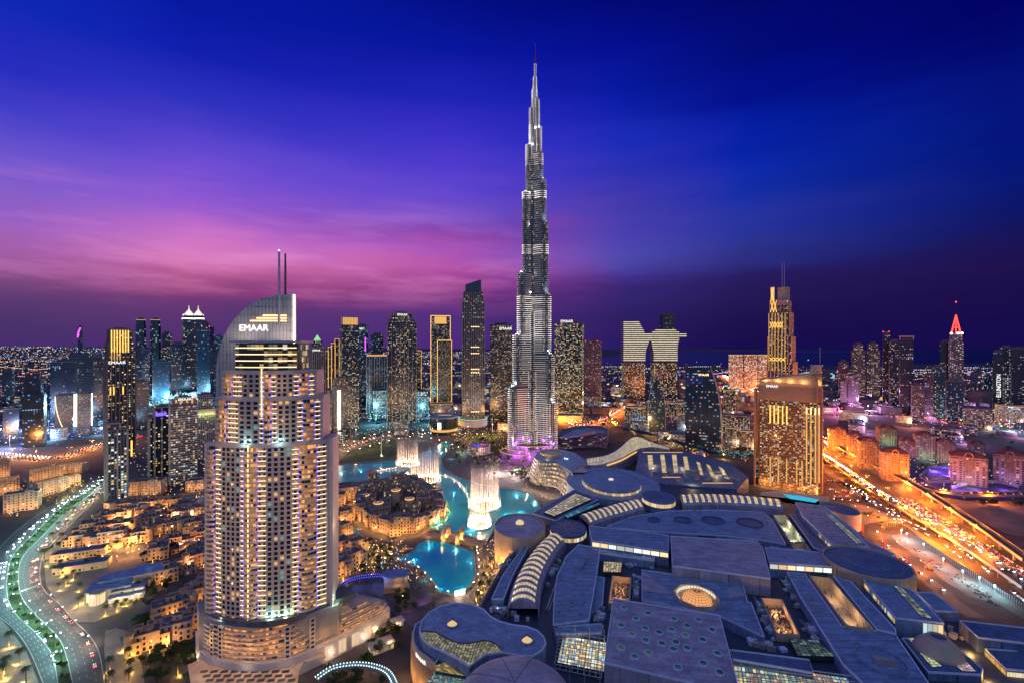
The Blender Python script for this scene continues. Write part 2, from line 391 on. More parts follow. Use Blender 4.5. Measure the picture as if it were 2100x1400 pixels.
# ================================================================== the setting: ground, water, roads
R0 = random.Random(7)
def sheet(name, poly, z, mat):
    mb = MB(); mb.face([(p[0], p[1], z) for p in ccw(poly)]); return struct(mb.build(name, mat))
def strip(name, la, lb, z, mat):
    mb = MB(); mb.ribbon([(p[0], p[1], z) for p in la], [(p[0], p[1], z) for p in lb])
    o = mb.build(name, mat); return struct(o)
def GP(pts, z=0): return [G(x, y, z) for x, y in pts]

g = MB(); g.face([(-32000, -3000, 0), (32000, -3000, 0), (32000, 26000, 0), (-32000, 26000, 0)])
struct(g.build('ground', M['ground']))
def water_mat(name, c, c2, rough, sc_, spec=.5, wave=.25):
    m = bpy.data.materials.new(name); m.use_nodes = True; t = NT(m.node_tree)
    out = t.n('ShaderNodeOutputMaterial'); p = t.n('ShaderNodeBsdfPrincipled'); t.l(p.outputs[0], out.inputs[0])
    co = t.n('ShaderNodeTexCoord'); n1 = t.n('ShaderNodeTexNoise'); n1.inputs['Scale'].default_value = sc_; n1.inputs['Detail'].default_value = 3
    t.l(co.outputs['Object'], n1.inputs['Vector']); t.l(t.ramp(n1.outputs[0], [(.35, c), (.65, c2)]), p.inputs['Base Color'])
    n2 = t.n('ShaderNodeTexNoise'); n2.inputs['Scale'].default_value = .5; n2.inputs['Detail'].default_value = 4; t.l(co.outputs['Object'], n2.inputs['Vector'])
    bp = t.n('ShaderNodeBump'); bp.inputs['Strength'].default_value = wave; bp.inputs['Distance'].default_value = .5
    t.l(n2.outputs[0], bp.inputs['Height']); t.l(bp.outputs[0], p.inputs['Normal'])
    p.inputs['Roughness'].default_value = rough; p.inputs['Specular IOR Level'].default_value = spec; return m
M['lake'] = water_mat('lake_water', (.01, .30, .36), (.03, .42, .44), .12, .02, .3)
M['pool'] = water_mat('turquoise_water', (.0, .28, .52), (.01, .55, .58), .25, .022, .25)
M['sea'] = water_mat('sea_water', (.006, .008, .03), (.008, .01, .035), .35, .0005, .3)

sea = MB(); sea.face([(560, 5200, .05), (2600, 4700, .05), (5200, 5600, .05), (31900, 9500, .05), (31900, 25900, .05), (6500, 25900, .05), (3000, 12000, .05)])
struct(sea.build('sea', M['sea']))
# far low desert rise beyond the city
hl = MB(); rr = random.Random(3); la, lb, lc = [], [], []
for i in range(60):
    x = -26000+i*640; h = max(0, 150*min(1, max(0, (-x-500)/9000)))+rr.random()*14
    la.append((x, 15000, -2)); lb.append((x, 17500, h)); lc.append((x, 24000, h*.7))
hl.ribbon(la, lb); hl.ribbon(lb, lc); struct(hl.build('hills', M['ground']))

# ---- lakes
lake_px = [(380, 1018), (425, 1012), (560, 985), (680, 955), (720, 950), (765, 948), (800, 944), (850, 934), (885, 918), (908, 905), (928, 908), (918, 925), (906, 942), (912, 962), (940, 978), (985, 992),
           (1030, 1000), (1062, 1004), (1088, 1012), (1105, 1030), (1112, 1050), (1060, 1062), (1015, 1085), (1000, 1112), (985, 1108), (960, 1100), (905, 1090), (872, 1082), (893, 1066), (918, 1046),
           (912, 1032), (895, 1018), (868, 1002), (838, 990), (800, 984), (762, 986), (700, 990), (678, 992), (430, 1034), (385, 1040)]
lake = GP(lake_px); sheet('lake', lake, .2, M['lake'])
pool_px = [(858, 1113), (880, 1106), (918, 1112), (948, 1122), (973, 1130), (976, 1160), (977, 1180), (966, 1202), (950, 1216), (925, 1220), (903, 1216), (893, 1200), (876, 1180), (858, 1165), (838, 1158), (815, 1150), (806, 1143),
           (826, 1140), (845, 1130)]
pool = GP(pool_px); sheet('pond', pool, .2, M['pool'])
canal = GP([(700, 1076), (716, 1070), (738, 1092), (744, 1106), (725, 1112), (708, 1098)]); sheet('canal', canal, .2, M['pool'])
# quay walls round the water
for nm, pl in (('quay_wall', lake), ('quay_wall', pool)):
    mb = MB(); mb.band(pl, 0, 1.0, 1.2, 0, closed=True); o = mb.build(nm, M['paving'])
    tag(o, 'low pale stone quay wall edging the large fountain lake' if pl is lake else 'low stone quay wall edging the small turquoise pond', 'quay wall')
sheet('promenade_paving', GP([(690, 925), (800, 895), (900, 885), (1000, 930), (1100, 985), (1170, 1005), (1120, 1060), (1050, 1140), (1000, 1290), (870, 1300), (780, 1240), (690, 1200), (680, 1060), (690, 985)]), .02, M['darkp'])
sheet('park_ground', GP([(925, 895), (1010, 885), (1100, 930), (1150, 975), (1100, 985), (1040, 965), (960, 950)]), .04, M['grass'])
sheet('promenade', GP([(925, 900), (950, 895), (1060, 960), (1100, 985), (1150, 1000), (1160, 1040), (1118, 1052), (1090, 1010), (1000, 996), (930, 978), (900, 950)]), .06, M['darkp'])
sheet('boardwalk', GP([(975, 1128), (1005, 1110), (1035, 1140), (1000, 1240), (960, 1300), (880, 1300), (895, 1230), (930, 1224), (955, 1218), (972, 1204), (982, 1180)]), .06, M['paving'])
lawn = GP([(692, 950), (715, 925), (760, 910), (812, 900), (818, 930), (790, 940), (740, 945)]); sheet('lawn', lawn, .12, M['grass'])
for px, py in ((870, 1190), (900, 1208), (948, 1208), (966, 1150), (935, 1128), (880, 1120), (850, 1148)): lamp((*G(px, py), 2.5), (.05, .8, .85), 1300, .3, name='pool_lamp')
for px, py in ((1095, 1030), (1070, 1050), (1040, 1055), (1060, 1015), (900, 1072), (930, 1010), (925, 940), (700, 968), (740, 962), (905, 925), (965, 1090)): lamp((*G(px, py), 3), (.1, .75, .85), 3600, .3, name='pool_lamp')

# ---- boulevard on the near left, two carriageways round a planted median
z2 = lambda pts: [(x/3.182, 960+y/3.182) for x, y in pts]
Lo = GP(z2([(630, 70), (520, 150), (350, 235), (150, 370), (30, 480), (-60, 600), (-110, 760), (-100, 880), (-20, 960), (90, 1050), (190, 1190), (290, 1430)]))
Li = GP(z2([(655, 88), (545, 168), (425, 235), (215, 435), (90, 560), (50, 700), (55, 850), (115, 960), (245, 1080), (345, 1220), (385, 1440)]))
Ro_ = GP(z2([(662, 98), (560, 190), (450, 265), (265, 450), (150, 570), (118, 690), (135, 830), (205, 930), (305, 1030), (405, 1150), (480, 1440)]))
Ro = GP(z2([(668, 128), (600, 225), (500, 325), (350, 480), (282, 570), (262, 690), (290, 790), (400, 890), (480, 985), (580, 1080), (650, 1200), (690, 1440)]))
Lo, Li, Ri, Ro = (resample(catmull(p, 8), 8) for p in (Lo, Li, Ro_, Ro))
def even(pl, n):
    c = catmull(pl, 2) if len(pl) < 4 else pl
    L = [0]
    for a, b in zip(c, c[1:]): L.append(L[-1]+sqrt((a[0]-b[0])**2+(a[1]-b[1])**2))
    out = []; j = 0
    for i in range(n):
        d = L[-1]*i/(n-1)
        while j < len(c)-2 and L[j+1] < d: j += 1
        t = (d-L[j])/max(1e-6, L[j+1]-L[j]); out.append(tuple(p+(q-p)*t for p, q in zip(c[j], c[j+1])))
    return out
Lo, Li, Ri, Ro = (even(p, 70) for p in (Lo, Li, Ri, Ro))
strip('boulevard_road', Lo, Li, .03, M['asphalt']); strip('boulevard_road', Ri, Ro, .03, M['asphalt'])
mb = MB(); mb.ribbon([(*p, .18) for p in Li], [(*p, .18) for p in Ri]); struct(mb.build('median_lawn', M['grass']))
mb = MB(); mb.band(Li, 0, .2, .5); mb.band(Ri, 0, .2, -.5); mb.band(Lo, 0, .16, -.5); mb.band(Ro, 0, .16, .5); struct(mb.build('kerb', M['conc']))
def lerp(a, b, t): return tuple(p+(q-p)*t for p, q in zip(a, b))
def lane(a, b, t): return [lerp(p, q, t) for p, q in zip(a, b)]
M['mark'] = M_('road_paint', (.3, .3, .29), .7, .3)
def dashes(pl, z, step, ln, w, mb):
    q = resample(pl, step)
    for a, b in zip(q, q[1:]):
        d = (Vector(b)-Vector(a)); L = d.length
        if L > .1: mb.box(a[0]+d.x*.3, a[1]+d.y*.3, z, ln, w, .004, atan2(d.y, d.x))
mb = MB()
for a, b in ((Lo, Li), (Ri, Ro)):
    for t in (.25, .5, .75): dashes(lane(a, b, t), .036, 9, 3, .25, mb)
struct(mb.build('road_marking', M['mark']))
sheet('paved_plaza', GP(z2([(-40, 940), (60, 1040), (170, 1190), (270, 1440), (-60, 1440)])), .025, M['paving'])
sheet('pavement', GP(z2([(285, 560), (420, 430), (500, 480), (470, 600), (500, 700), (700, 560), (960, 560), (950, 780), (860, 880), (620, 1000), (470, 1000), (300, 760)])), .025, M['paving'])
sheet('pavement', GP(z2([(690, 1020), (830, 1060), (900, 1130), (950, 1440), (700, 1440), (680, 1180)])), .025, M['paving'])
side = [GP(z2(p)) for p in ([(470, 1000), (640, 1020), (870, 930), (1000, 800)], [(560, 1080), (700, 1060), (900, 990), (1030, 850)])]
strip('side_road', even(side[0], 12), even(side[1], 12), .034, M['asphalt'])
sd2 = [GP(z2(p)) for p in ([(830, 1010), (890, 1150), (930, 1300), (950, 1440)], [(930, 980), (985, 1150), (1010, 1300), (1020, 1440)])]
strip('side_road', even(sd2[0], 10), even(sd2[1], 10), .03, M['asphalt'])
# zebra and stop line at the junction
mb = MB()
for i in range(14): 
    p = G(*z2([(135+i*9, 800-i*3)])[0]); mb.box(p[0], p[1], .037, .7, 6, .004, .2)
struct(mb.build('zebra_crossing', M['mark']))

# ---- distant streets
def road(name, pts, w, z, mat=None, elev=0):
    c = even(catmull(GP(pts, elev), 6), 60)
    strip(name, offset(c, -w/2), offset(c, w/2), z+elev, mat or M['asphalt']); return c
R1 = road('far_highway', [(-60, 925), (60, 938), (120, 938), (205, 912), (300, 890)], 40, .03)
R1b = road('far_road', [(100, 955), (165, 968), (205, 995)], 16, .035)
R2 = road('boulevard_far', [(684, 938), (740, 925), (800, 908), (850, 900), (905, 908), (960, 930)], 13, .07)
R3 = road('boulevard_far', [(684, 930), (745, 905), (790, 893), (880, 888), (1000, 890)], 14, .03)
R4 = road('far_highway', [(1480, 770), (1540, 800), (1575, 830), (1570, 850), (1690, 905)], 60, .03)
R5 = road('far_road', [(1140, 860), (1190, 872), (1235, 860), (1262, 848), (1290, 830)], 26, .03)
R6 = road('far_highway', [(-60, 882), (60, 880), (160, 866), (205, 850), (300, 838), (440, 800)], 60, .03)

# ---- highways on the right
z3 = lambda pts: [(1660+x/3.5, 820+y/3.5) for x, y in pts]
struct(sheet('roadside_verge', GP(z3([(-150, -10), (130, 240), (480, 440), (800, 600), (1300, 930), (1700, 1180), (1700, 1560), (1500, 1480), (1200, 1300), (900, 1060), (700, 900), (560, 780), (300, 560), (100, 420), (-150, 160)])), .012, M['sand']))
flat_c = even(catmull(GP(z3([(-150, 40), (130, 350), (480, 610), (780, 800), (1000, 930), (1300, 1140), (1620, 1350)])), 6), 80)
strip('highway', offset(flat_c, -26), offset(flat_c, 26), .03, M['asphalt'])
mb = MB()
for o_ in (-18, -11, -4, 3, 10, 17): dashes(offset(flat_c, o_), .036, 12, 4, .3, mb)
struct(mb.build('road_marking', M['mark']))
service = even(catmull(GP(z3([(650, 860), (720, 890), (960, 1010), (1110, 1120), (1300, 1280), (1420, 1380), (1600, 1520)])), 6), 50)
strip('service_road', offset(service, -10), offset(service, 10), .026, M['asphalt'])
loop_c = even(catmull(GP(z3([(60, 460), (180, 550), (320, 650), (470, 740), (580, 800), (635, 850), (600, 890), (520, 900), (470, 925), (480, 980), (560, 1060), (720, 1200), (900, 1330), (1020, 1440), (1200, 1560)])), 6), 110)
strip('slip_road', offset(loop_c, -7), offset(loop_c, 7), .045, M['asphalt'])
loop2 = even(catmull(GP(z3([(120, 580), (220, 590), (340, 640), (400, 680), (395, 715), (330, 720), (230, 712), (120, 700)])), 6), 50)
strip('slip_road', offset(loop2, -5), offset(loop2, 5), .045, M['asphalt'])
yard = GP(z3([(290, 740), (440, 760), (560, 810), (560, 860), (440, 880), (380, 900), (330, 850)])); sheet('forecourt', yard, .02, M['paving'])
sheet('parking_lot', GP(z3([(125, 620), (300, 640), (350, 690), (250, 705), (120, 690)])), .05, M['asphalt'])
pit = GP(z3([(590, 970), (640, 955), (720, 950), (790, 1010), (900, 1090), (1100, 1220), (1290, 1345), (1540, 1500), (1540, 1570), (1350, 1460), (1130, 1400), (960, 1290), (780, 1130), (640, 1030)]))
sheet('building_site', pit, .06, M['sand'])
sheet('sand_lot', GP(z3([(950, 740), (1300, 740), (1540, 760), (1540, 980), (1400, 950), (1150, 830)])), .04, M['sand'])
sheet('far_lot', GP(z3([(640, 560), (1000, 640), (1540, 640), (1540, 700), (1000, 700)])), .03, M['asphalt'])

def viaduct(name, label, pts, w, zd, para=1.0, piers=26, zpx=None):
    """elevated deck with parapets on pillars"""
    c = even(catmull(GP(pts, zd), 6), 70); t = thing(name, label, 'viaduct', (*c[0], 0))
    a, b = offset(c, -w/2), offset(c, w/2); n = len(c)
    mb = MB(); mb.ribbon([(*p, zd) for p in a], [(*p, zd) for p in b]); mb.ribbon([(*p, zd-1.6) for p in b], [(*p, zd-1.6) for p in a])
    mb.build('deck', M['asphalt'], t)
    for s_, k_ in ((a, .5), (b, -.5)): mb = MB(); mb.band(s_, zd-1.8, zd+para, k_); mb.build('parapet', M['conc'], t)
    L = sum(sqrt((p[0]-q[0])**2+(p[1]-q[1])**2) for p, q in zip(c, c[1:])); k = max(2, int(L/piers))
    for p in even(c, k)[1:-1]:
        m = MB(); m.lathe(p[0], p[1], [(1.2, 0), (1.2, zd-3.4), (w*.28, zd-1.7)], 10); m.build('pillar', M['conc'], t)
    return c, t
metro_c, metro = viaduct('metro_viaduct', 'long orange lit railway viaduct on pillars, outermost of the elevated decks', z3([(-200, 120), (130, 290), (420, 435), (700, 575), (900, 690), (1050, 785), (1300, 950), (1580, 1150)]), 11, 11)
mb = MB()
for s in (-3.2, -1.8, 1.8, 3.2): mb.band(offset(metro_c, s), 11.0, 11.25, .15)
mb.build('rail', M['steel'], metro)
hw_c, hw = viaduct('highway_viaduct', 'wide elevated highway with white headlight traffic beside the jammed road', z3([(-220, 210), (130, 415), (450, 632), (800, 840), (1150, 1050), (1600, 1350)]), 15, 9)
fly_c, fly = viaduct('highway_flyover', 'curving flyover with a plain wall crossing towards the right edge', z3([(780, 590), (900, 640), (1050, 662), (1250, 672), (1620, 668)]), 13, 8, 1.2)

# ---- light from the road lamps (lamp heads are built on the poles)
SOD = (1, .22, .012); WARML = (1, .62, .28); COOLL = (.55, .85, 1); TEALL = (.2, .8, 1); WHITEL = (.85, .95, 1)
def make_lamp(name, h, arm, heads, mat, light=None, power=0, low=1.5, radius=.5):
    t = thing(name, 'x', 'street lamp', (0, 0, 0))
    m = MB(); m.tube([(0, 0, 0), (0, 0, h)], .14, 6, r2=.09)
    for s in heads: m.tube([(0, 0, h-.2), (s*arm*.5, 0, h+.25), (s*arm, 0, h+.3)], .07, 5)
    m.build('pole', M['iron'], t)
    for s in heads:
        m = MB(); m.lathe(s*arm, 0, [(.05, h+.45), (.45, h+.3), (.5, h+.1), (.2, h-.1)][::-1], 8); m.build('lamp_head', mat, t)
    if light: lamp((0, 0, h-low), light, power, radius, parent=t)
    return t
def place(proto, spots, labels, group):
    for i, (x, y, z, r, s) in enumerate(spots):
        lb = labels if isinstance(labels, str) else labels[i % len(labels)]
        if i == 0 and not proto.get('used'):
            proto.location = (x, y, z); proto.rotation_euler = (0, 0, r); proto.scale = (s,)*3; proto['label'] = lb; proto['group'] = group; proto['used'] = 1; continue
        c = dup(proto, (x, y, z), r, s, lb); c['group'] = group
def along(pl, step, off=0, z=0, s=1.0, r0=0):
    q = resample(offset(pl, off) if off else pl, step); out = []
    for a, b in zip(q, q[1:]):
        out.append((a[0], a[1], z, atan2(b[1]-a[1], b[0]-a[0])+r0, s))
    return out
vis = lambda L: [p for p in L if p[1] > 150 and -80 < 1050+p[0]/p[1]*F < 2180]
hl_ = make_lamp('highway_lamp', 11, 2.2, (-1, 1), M['sod'], SOD, 150000, 1.2, .8)
place(hl_, vis(along(metro_c, 62, 9, 0, 1.25, pi/2)), 'double headed sodium lamp beside the outermost railway viaduct', 'sodium lamps along the railway viaduct')
hl0 = make_lamp('highway_lamp', 18, 2.2, (-1, 1), M['sod'], SOD, 150000, 1.2, .8)
place(hl0, vis(along(hw_c, 66, -9, 0, 1, pi/2))+vis(along(service, 60, 10, 0, .8, pi/2)), 'tall sodium lamp on the mall side of the elevated highway', 'sodium lamps on the mall side of the elevated highway')
hl2 = make_lamp('highway_lamp', 11, 2.2, (-1, 1), M['sod'], SOD, 140000, 1.2, .8)
place(hl2, vis(along(flat_c, 55, 27.5, 0, 1.2, pi/2)), 'double headed sodium lamp between the jammed road and the elevated highway', 'sodium lamps along the jammed road')
hl3 = make_lamp('highway_lamp', 9, 2, (-1, 1), M['sod'], SOD, 130000, 1.2, .8)
place(hl3, vis(along(fly_c, 55, 8, 0, 1.5, pi/2)), 'sodium lamp beside the curving flyover', 'sodium lamps along the flyover')
hl4 = make_lamp('highway_lamp', 10, 2, (1,), M['sod'], SOD, 50000, 1.2, .8)
place(hl4, vis(along(loop_c, 46, -9, 0, 1, -pi/2)), 'single sodium lamp beside the slip road that loops to the mall forecourt', 'sodium lamps along the slip road')
hl5 = make_lamp('highway_lamp', 12, 3, (-1, 1), M['sod'], SOD, 400000, 1.2, 1.2)
place(hl5, vis(along(R4, 110, 0, 0, 1.4, pi/2)), 'distant sodium lamp on the highway behind the gold balcony tower', 'sodium lamps on the distant right highway')
hl6 = make_lamp('highway_lamp', 12, 3, (-1, 1), M['sod'], (1, .36, .08), 240000, 1.2, 1.2)
place(hl6, vis(along(R1, 70, 0, 0, 1.3, pi/2)), 'distant sodium lamp on the orange highway at the left edge', 'sodium lamps on the distant left highway')
hl7 = make_lamp('highway_lamp', 12, 3, (-1, 1), M['cold'], (.3, .6, 1), 260000, 1.2, 1.2)
place(hl7, vis(along(R6, 120, 0, 0, 1.3, pi/2)), 'distant cold white lamp on the blue lit highway among the left towers', 'cold lamps on the distant left highway')
hl8 = make_lamp('highway_lamp', 11, 3, (-1, 1), M['sod'], SOD, 260000, 1.2, 1.2)
place(hl8, vis(along(R5, 60, 14, 0, 1.2, pi/2)), 'sodium lamp on the orange road curving behind the tallest tower', 'sodium lamps behind the tallest tower')
bl = make_lamp('street_lamp', 10, 2.6, (-1, 1), M['lampw'], (.45, 1, .95), 20000, 1.0)
place(bl, vis(along(lane(Li, Ri, .5), 27, 0, 0, 1, pi/2)), 'twin armed street lamp on the planted median of the curving boulevard', 'street lamps on the boulevard median')
sl = make_lamp('street_lamp', 8, 1.6, (1,), M['lampw'], (1, .6, .35), 9000, 1.0)
place(sl, vis(along(Ro, 34, 4, 0, 1, 0)), 'street lamp on the pavement right of the curving boulevard', 'street lamps on the boulevard pavement')
pl_ = make_lamp('promenade_lamp', 5, .6, (-1, 1), M['lampw'], WARML, 7000, .6)
place(pl_, vis(along(R2, 30, 4, 0, 1.6, 0)), 'warm lamp beside the curved promenade above the lawn', 'warm lamps along the lawn promenade')
pl2 = make_lamp('promenade_lamp', 5, .6, (-1, 1), M['lampw'], WARML, 22000, .6)
place(pl2, vis(along(R3, 42, 0, 0, 1.8, 0)), 'warm lamp on the far boulevard between the lawn and the dark towers', 'warm lamps on the far boulevard')
pl3 = make_lamp('pond_lamp', 5, .5, (-1, 1), M['lampw'], WARML, 900, .6)
place(pl3, vis(along(pool[4:], 15, -3.0, 0, 1, 0)), 'small warm lamp on the rim of the turquoise pond', 'lamps round the turquoise pond')
# ================================================================== the two leading towers
# ---- the curved white hotel tower on the left
HC = (-173.5, 326.5); HR = radians(6)
def hp(u, w, b, out=0.0):                   # point on its bowed front: u from -1 to 1
    x = u*w/2; y = -b*(1-u*u); s = 4*b*u/w; L = sqrt(1+s*s)
    x += s/L*out; y -= out/L
    return (HC[0]+x*cos(HR)-y*sin(HR), HC[1]+x*sin(HR)+y*cos(HR))
def hl(x, y): return (HC[0]+x*cos(HR)-y*sin(HR), HC[1]+x*sin(HR)+y*cos(HR))
hero = thing('hotel_tower', 'tall white bowed hotel tower with sail crown, twin masts and rows of lit balconies', 'tower', (*HC, 0))
HERO_L = [(-1, -.81, 'B'), (-.81, -.69, 'S'), (-.69, -.35, 'G4'), (-.35, -.29, 'S'), (-.29, -.07, 'B'), (-.07, .07, 'S'), (.07, .44, 'G4'), (.44, .54, 'S'), (.54, .79, 'B'), (.79, .93, 'S'), (.93, 1, 'P')]
HERO_M = [(-1, -.70, 'B'), (-.70, -.46, 'S'), (-.46, -.06, 'G3'), (-.30, -.30, 'X'), (-.06, .02, 'S'), (.02, .16, 'B'), (.16, .26, 'S'), (.26, .58, 'G3'), (.58, .68, 'S'), (.68, .86, 'B'), (.86, .96, 'S'), (.96, 1, 'P')]
rh = random.Random(11)
wall, par, win, led, dots, cap, bal = MB(), MB(), MB(), MB(), MB(), MB(), MB()
def hseg(mb, u0, u1, w, b, out, z0, z1, thick, c=(0, 0, 0), n=None, mi=0):
    n = n or max(1, int((u1-u0)*w/2/2.5))
    pl = [hp(u0+(u1-u0)*i/n, w, b, out) for i in range(n+1)]
    pr = [hp(u0+(u1-u0)*i/n, w, b, out-thick) for i in range(n+1)]
    for i in range(n):
        a, bb, a2, b2 = pl[i], pl[i+1], pr[i], pr[i+1]
        mb.idx([(*a, z0), (*bb, z0), (*bb, z1), (*a, z1), (*a2, z0), (*b2, z0), (*b2, z1), (*a2, z1)], [(0, 1, 2, 3), (3, 2, 6, 7), (1, 0, 4, 5), (0, 3, 7, 4), (1, 5, 6, 2)], mi, c)
def bowed(mb, u0, u1, w, b, z0, z1, thick, n=9):
    P = [hp(u0+(u1-u0)*i/n, w, b, .5+2.1*(1-(2*i/n-1)**2)) for i in range(n+1)]; Q = [hp(u0+(u1-u0)*i/n, w, b, .5+2.1*(1-(2*i/n-1)**2)-thick) for i in range(n+1)]
    for a, bb, a2, b2 in zip(P, P[1:], Q, Q[1:]): mb.idx([(*a, z0), (*bb, z0), (*bb, z1), (*a, z1), (*a2, z0), (*b2, z0), (*b2, z1), (*a2, z1)], [(0, 1, 2, 3), (3, 2, 6, 7), (1, 0, 4, 5)])
def hero_section(w, b, z0, z1, nf, zones, depth):
    body = [hp(-1+2*i/24, w, b, -1.6) for i in range(25)]+[hl(w/2-2, depth), hl(-w/2+2, depth)]
    wall.prism(body, z0, z1-.8, 0, 0)
    fh = (z1-z0-2.2)/nf
    for u0, u1, k in zones:
        if k == 'X': continue
        if k[0] in 'SPG': hseg(par, u0, u1, w, b, 0, z0, z1-2.2, 1.8)
    hseg(cap, -1, 1, w, b, .7, z1-2.2, z1, 2.6); 
    for i in (-1, 1): par.box(*hl(i*(w/2-.8), .8), z0, 1.8, 3, z1-z0-.3, HR)
    for f in range(nf):
        zb = z0+f*fh; t = f/nf
        for u0, u1, k in zones:
            if k == 'B':
                bowed(bal, u0, u1, w, b, zb, zb+1.15, .25); bowed(bal, u0, u1, w, b, zb-.25, zb, 3.4)
                m = max(2, int((u1-u0)*w/2/1.7))
                for j in range(m):
                    a0 = u0+(u1-u0)*(j+.06)/m; a1 = u0+(u1-u0)*(j+.94)/m
                    on = rh.random() < .72; g_ = .25+1.0*rh.random()**2
                    c = (1.15*g_, .46*g_, .10*g_) if on else (.01, .008, .012)
                    p, q = hp(a0, w, b, -1.5), hp(a1, w, b, -1.5)
                    win.face([(*p, zb+.2), (*q, zb+.2), (*q, zb+fh-.45), (*p, zb+fh-.45)], 0, c)
            elif k == 'S':
                hseg(led, u0+.006, u1-.006, w, b, .28, zb+1.0, zb+1.32, .22); hseg(par, u0, u1, w, b, .22, zb+.5, zb+1.0, .3)
                m = max(1, int((u1-u0)*w/2/2.4))
                for j in range(m):
                    p, q = hp(u0+(u1-u0)*(j+.3)/m, w, b, .05), hp(u0+(u1-u0)*(j+.7)/m, w, b, .05)
                    c = (.5, .28, .1) if rh.random() < .35 else (0, 0, .002)
                    win.face([(*p, zb+1.5), (*q, zb+1.5), (*q, zb+fh-.3), (*p, zb+fh-.3)], 0, c)
            elif k[0] == 'G':
                m = int(k[1])
                for j in range(m):
                    p, q = hp(u0+(u1-u0)*(j+.22)/m, w, b, .06), hp(u0+(u1-u0)*(j+.78)/m, w, b, .06)
                    r = rh.random(); c = (.8, .42, .14) if r < .10 else ((.12, .3, .3) if r < .16 else (0, 0, .002))
                    win.face([(*p, zb+.75), (*q, zb+.75), (*q, zb+fh-.45), (*p, zb+fh-.45)], 0, c)
                    par.box(*hp(u0+(u1-u0)*j/m, w, b, .15), zb, .35, .5, fh, HR)
                hseg(par, u0, u1, w, b, .3, zb+.1, zb+.55, .35)
        for u0, u1, k in zones:
            if k == 'B':
                for u in (u0, u1):
                    if -1 < u < 1:
                        p = hp(u, w, b, 1.2); dots.box(p[0], p[1], zb+.5, .5, .4, .8, HR)
hero_section(85, 13.5, 35, 157, 35, HERO_L, 26)
hero_section(73, 12.5, 157, 189, 9, HERO_M, 25)
hero_section(64, 11.5, 189, 207.5, 5, HERO_M, 24)
wall.build('wall', M['white'], hero); par.build('frame', M['white'], hero); bal.build('balcony', M['white'], hero); cap.build('parapet', M['fin'], hero)
stuff(win.build('window', GL, hero)); stuff(led.build('light_strip', M['warm'], hero)); stuff(dots.build('blue_lamp', M['blue_l'], hero))
# glazed lounge on top and its roof slab
lo = [hp(-.72+1.36*i/14, 66, 10.5, -3) for i in range(15)]+[hl(21, 16), hl(-24, 16)]
m = MB(); m.prism(lo, 207.5, 226.5); m.build('lounge', M['dark'], hero)
m = MB(); facade(m, lo, 208, 226, 4.4, 2.2, .45, WARM, rh, .5, (.9, .8)); m.build('lounge_glazing', GL, hero)
m = MB()
for z in (209.5, 214, 218.5, 223): m.band([hp(-.70+1.32*i/14, 66, 10.5, -2.6) for i in range(15)], z, z+.55, .3)
m.build('light_strip', M['warm'], hero)
m = MB(); m.prism([hp(-.80+1.5*i/14, 66, 11.5, -.6) for i in range(15)]+[hl(24, 18), hl(-26, 18)], 226.8, 228.4, bottom=True); m.build('lounge_roof', M['fin'], hero)
# sail
m = MB(); Ys = HC[1]+19; zt = ZY(602, Ys); xr = XY(603, Ys)-HC[0]; xl = XY(443, Ys)-HC[0]
prof = [(xl, 158), (xl, ZY(765, Ys))]
for i in range(1, 15):
    a = pi/2*i/14; prof.append((xl+(XY(578, Ys)-HC[0]-xl)*(1-cos(a)), ZY(765, Ys)+(ZY(605, Ys)-ZY(765, Ys))*sin(a)))
prof += [(xr, zt), (xr, 158)]
fr = [(HC[0]+x, Ys, z) for x, z in prof]; bk = [(HC[0]+x, Ys+4, z) for x, z in prof]; n = len(prof)
m.face(fr); m.face(bk[::-1]); m.idx(fr+bk, [(i, n+i, n+(i+1) % n, (i+1) % n) for i in range(n)])
fin_o = m.build('sail', M['fin'], hero)
m = MB()
def sail_top(x):
    if x >= prof[-3][0]: return zt
    for (a, za), (b_, zb_) in zip(prof, prof[1:]):
        if a <= x <= b_ and b_ > a: return za+(zb_-za)*(x-a)/(b_-a)
    return 0
for i in range(1, 22):
    x = xl+(xr-xl)*i/22; m.box(HC[0]+x, Ys-.05, 160, .12, .3, sail_top(x)-160.5)
for z in range(164, 262, 6):
    for (a, za), (b_, zb_) in zip(prof[1:], prof[2:]):
        if za <= z < zb_:
            x = a+(b_-a)*(z-za)/(zb_-za); m.box(HC[0]+(x+xr)/2, Ys-.05, z, xr-x, .24, .12)
m.build('panel_joint', M['grey'], fin_o)
m = MB(); m.box(HC[0]+xr+.3, Ys-.4, 190, .8, .8, zt-191); m.build('edge_light', M['lampw'], fin_o)
m = MB()
for y, x0, x1 in ((648, 540, 588), (653.5, 527, 588), (659, 514, 588)): m.box((XY(x0, Ys)+XY(x1, Ys))/2, Ys-.5, ZY(y, Ys), XY(x1, Ys)-XY(x0, Ys), .8, .8)
m.build('gold_strip', M['warm'], fin_o)
sign('EMAAR', 6.9, (XY(521, Ys), Ys-.6, ZY(673, Ys)), 0, M['wht'], hero, .25, sx=1.0)
m = MB(); x1 = XY(574, Ys); m.tube([(x1, Ys-1.2, ZY(668, Ys)), (x1, Ys-1.2, ZY(600, Ys)), (x1, Ys-1.2, ZY(516, Ys))], 1.05, 10, r2=.75); m.build('mast', M['steel'], hero)
m = MB(); x2 = XY(582.5, Ys); m.tube([(x2, Ys+2, zt-2), (x2, Ys+2, ZY(519, Ys))], .9, 10, r2=.65); m.build('mast', M['grey'], hero)
m = MB(); m.lathe(x1, Ys-1.2, [(.5, ZY(516, Ys)), (.5, ZY(514, Ys)), (.1, ZY(512.5, Ys))], 8); m.build('beacon', M['lampw'], hero)
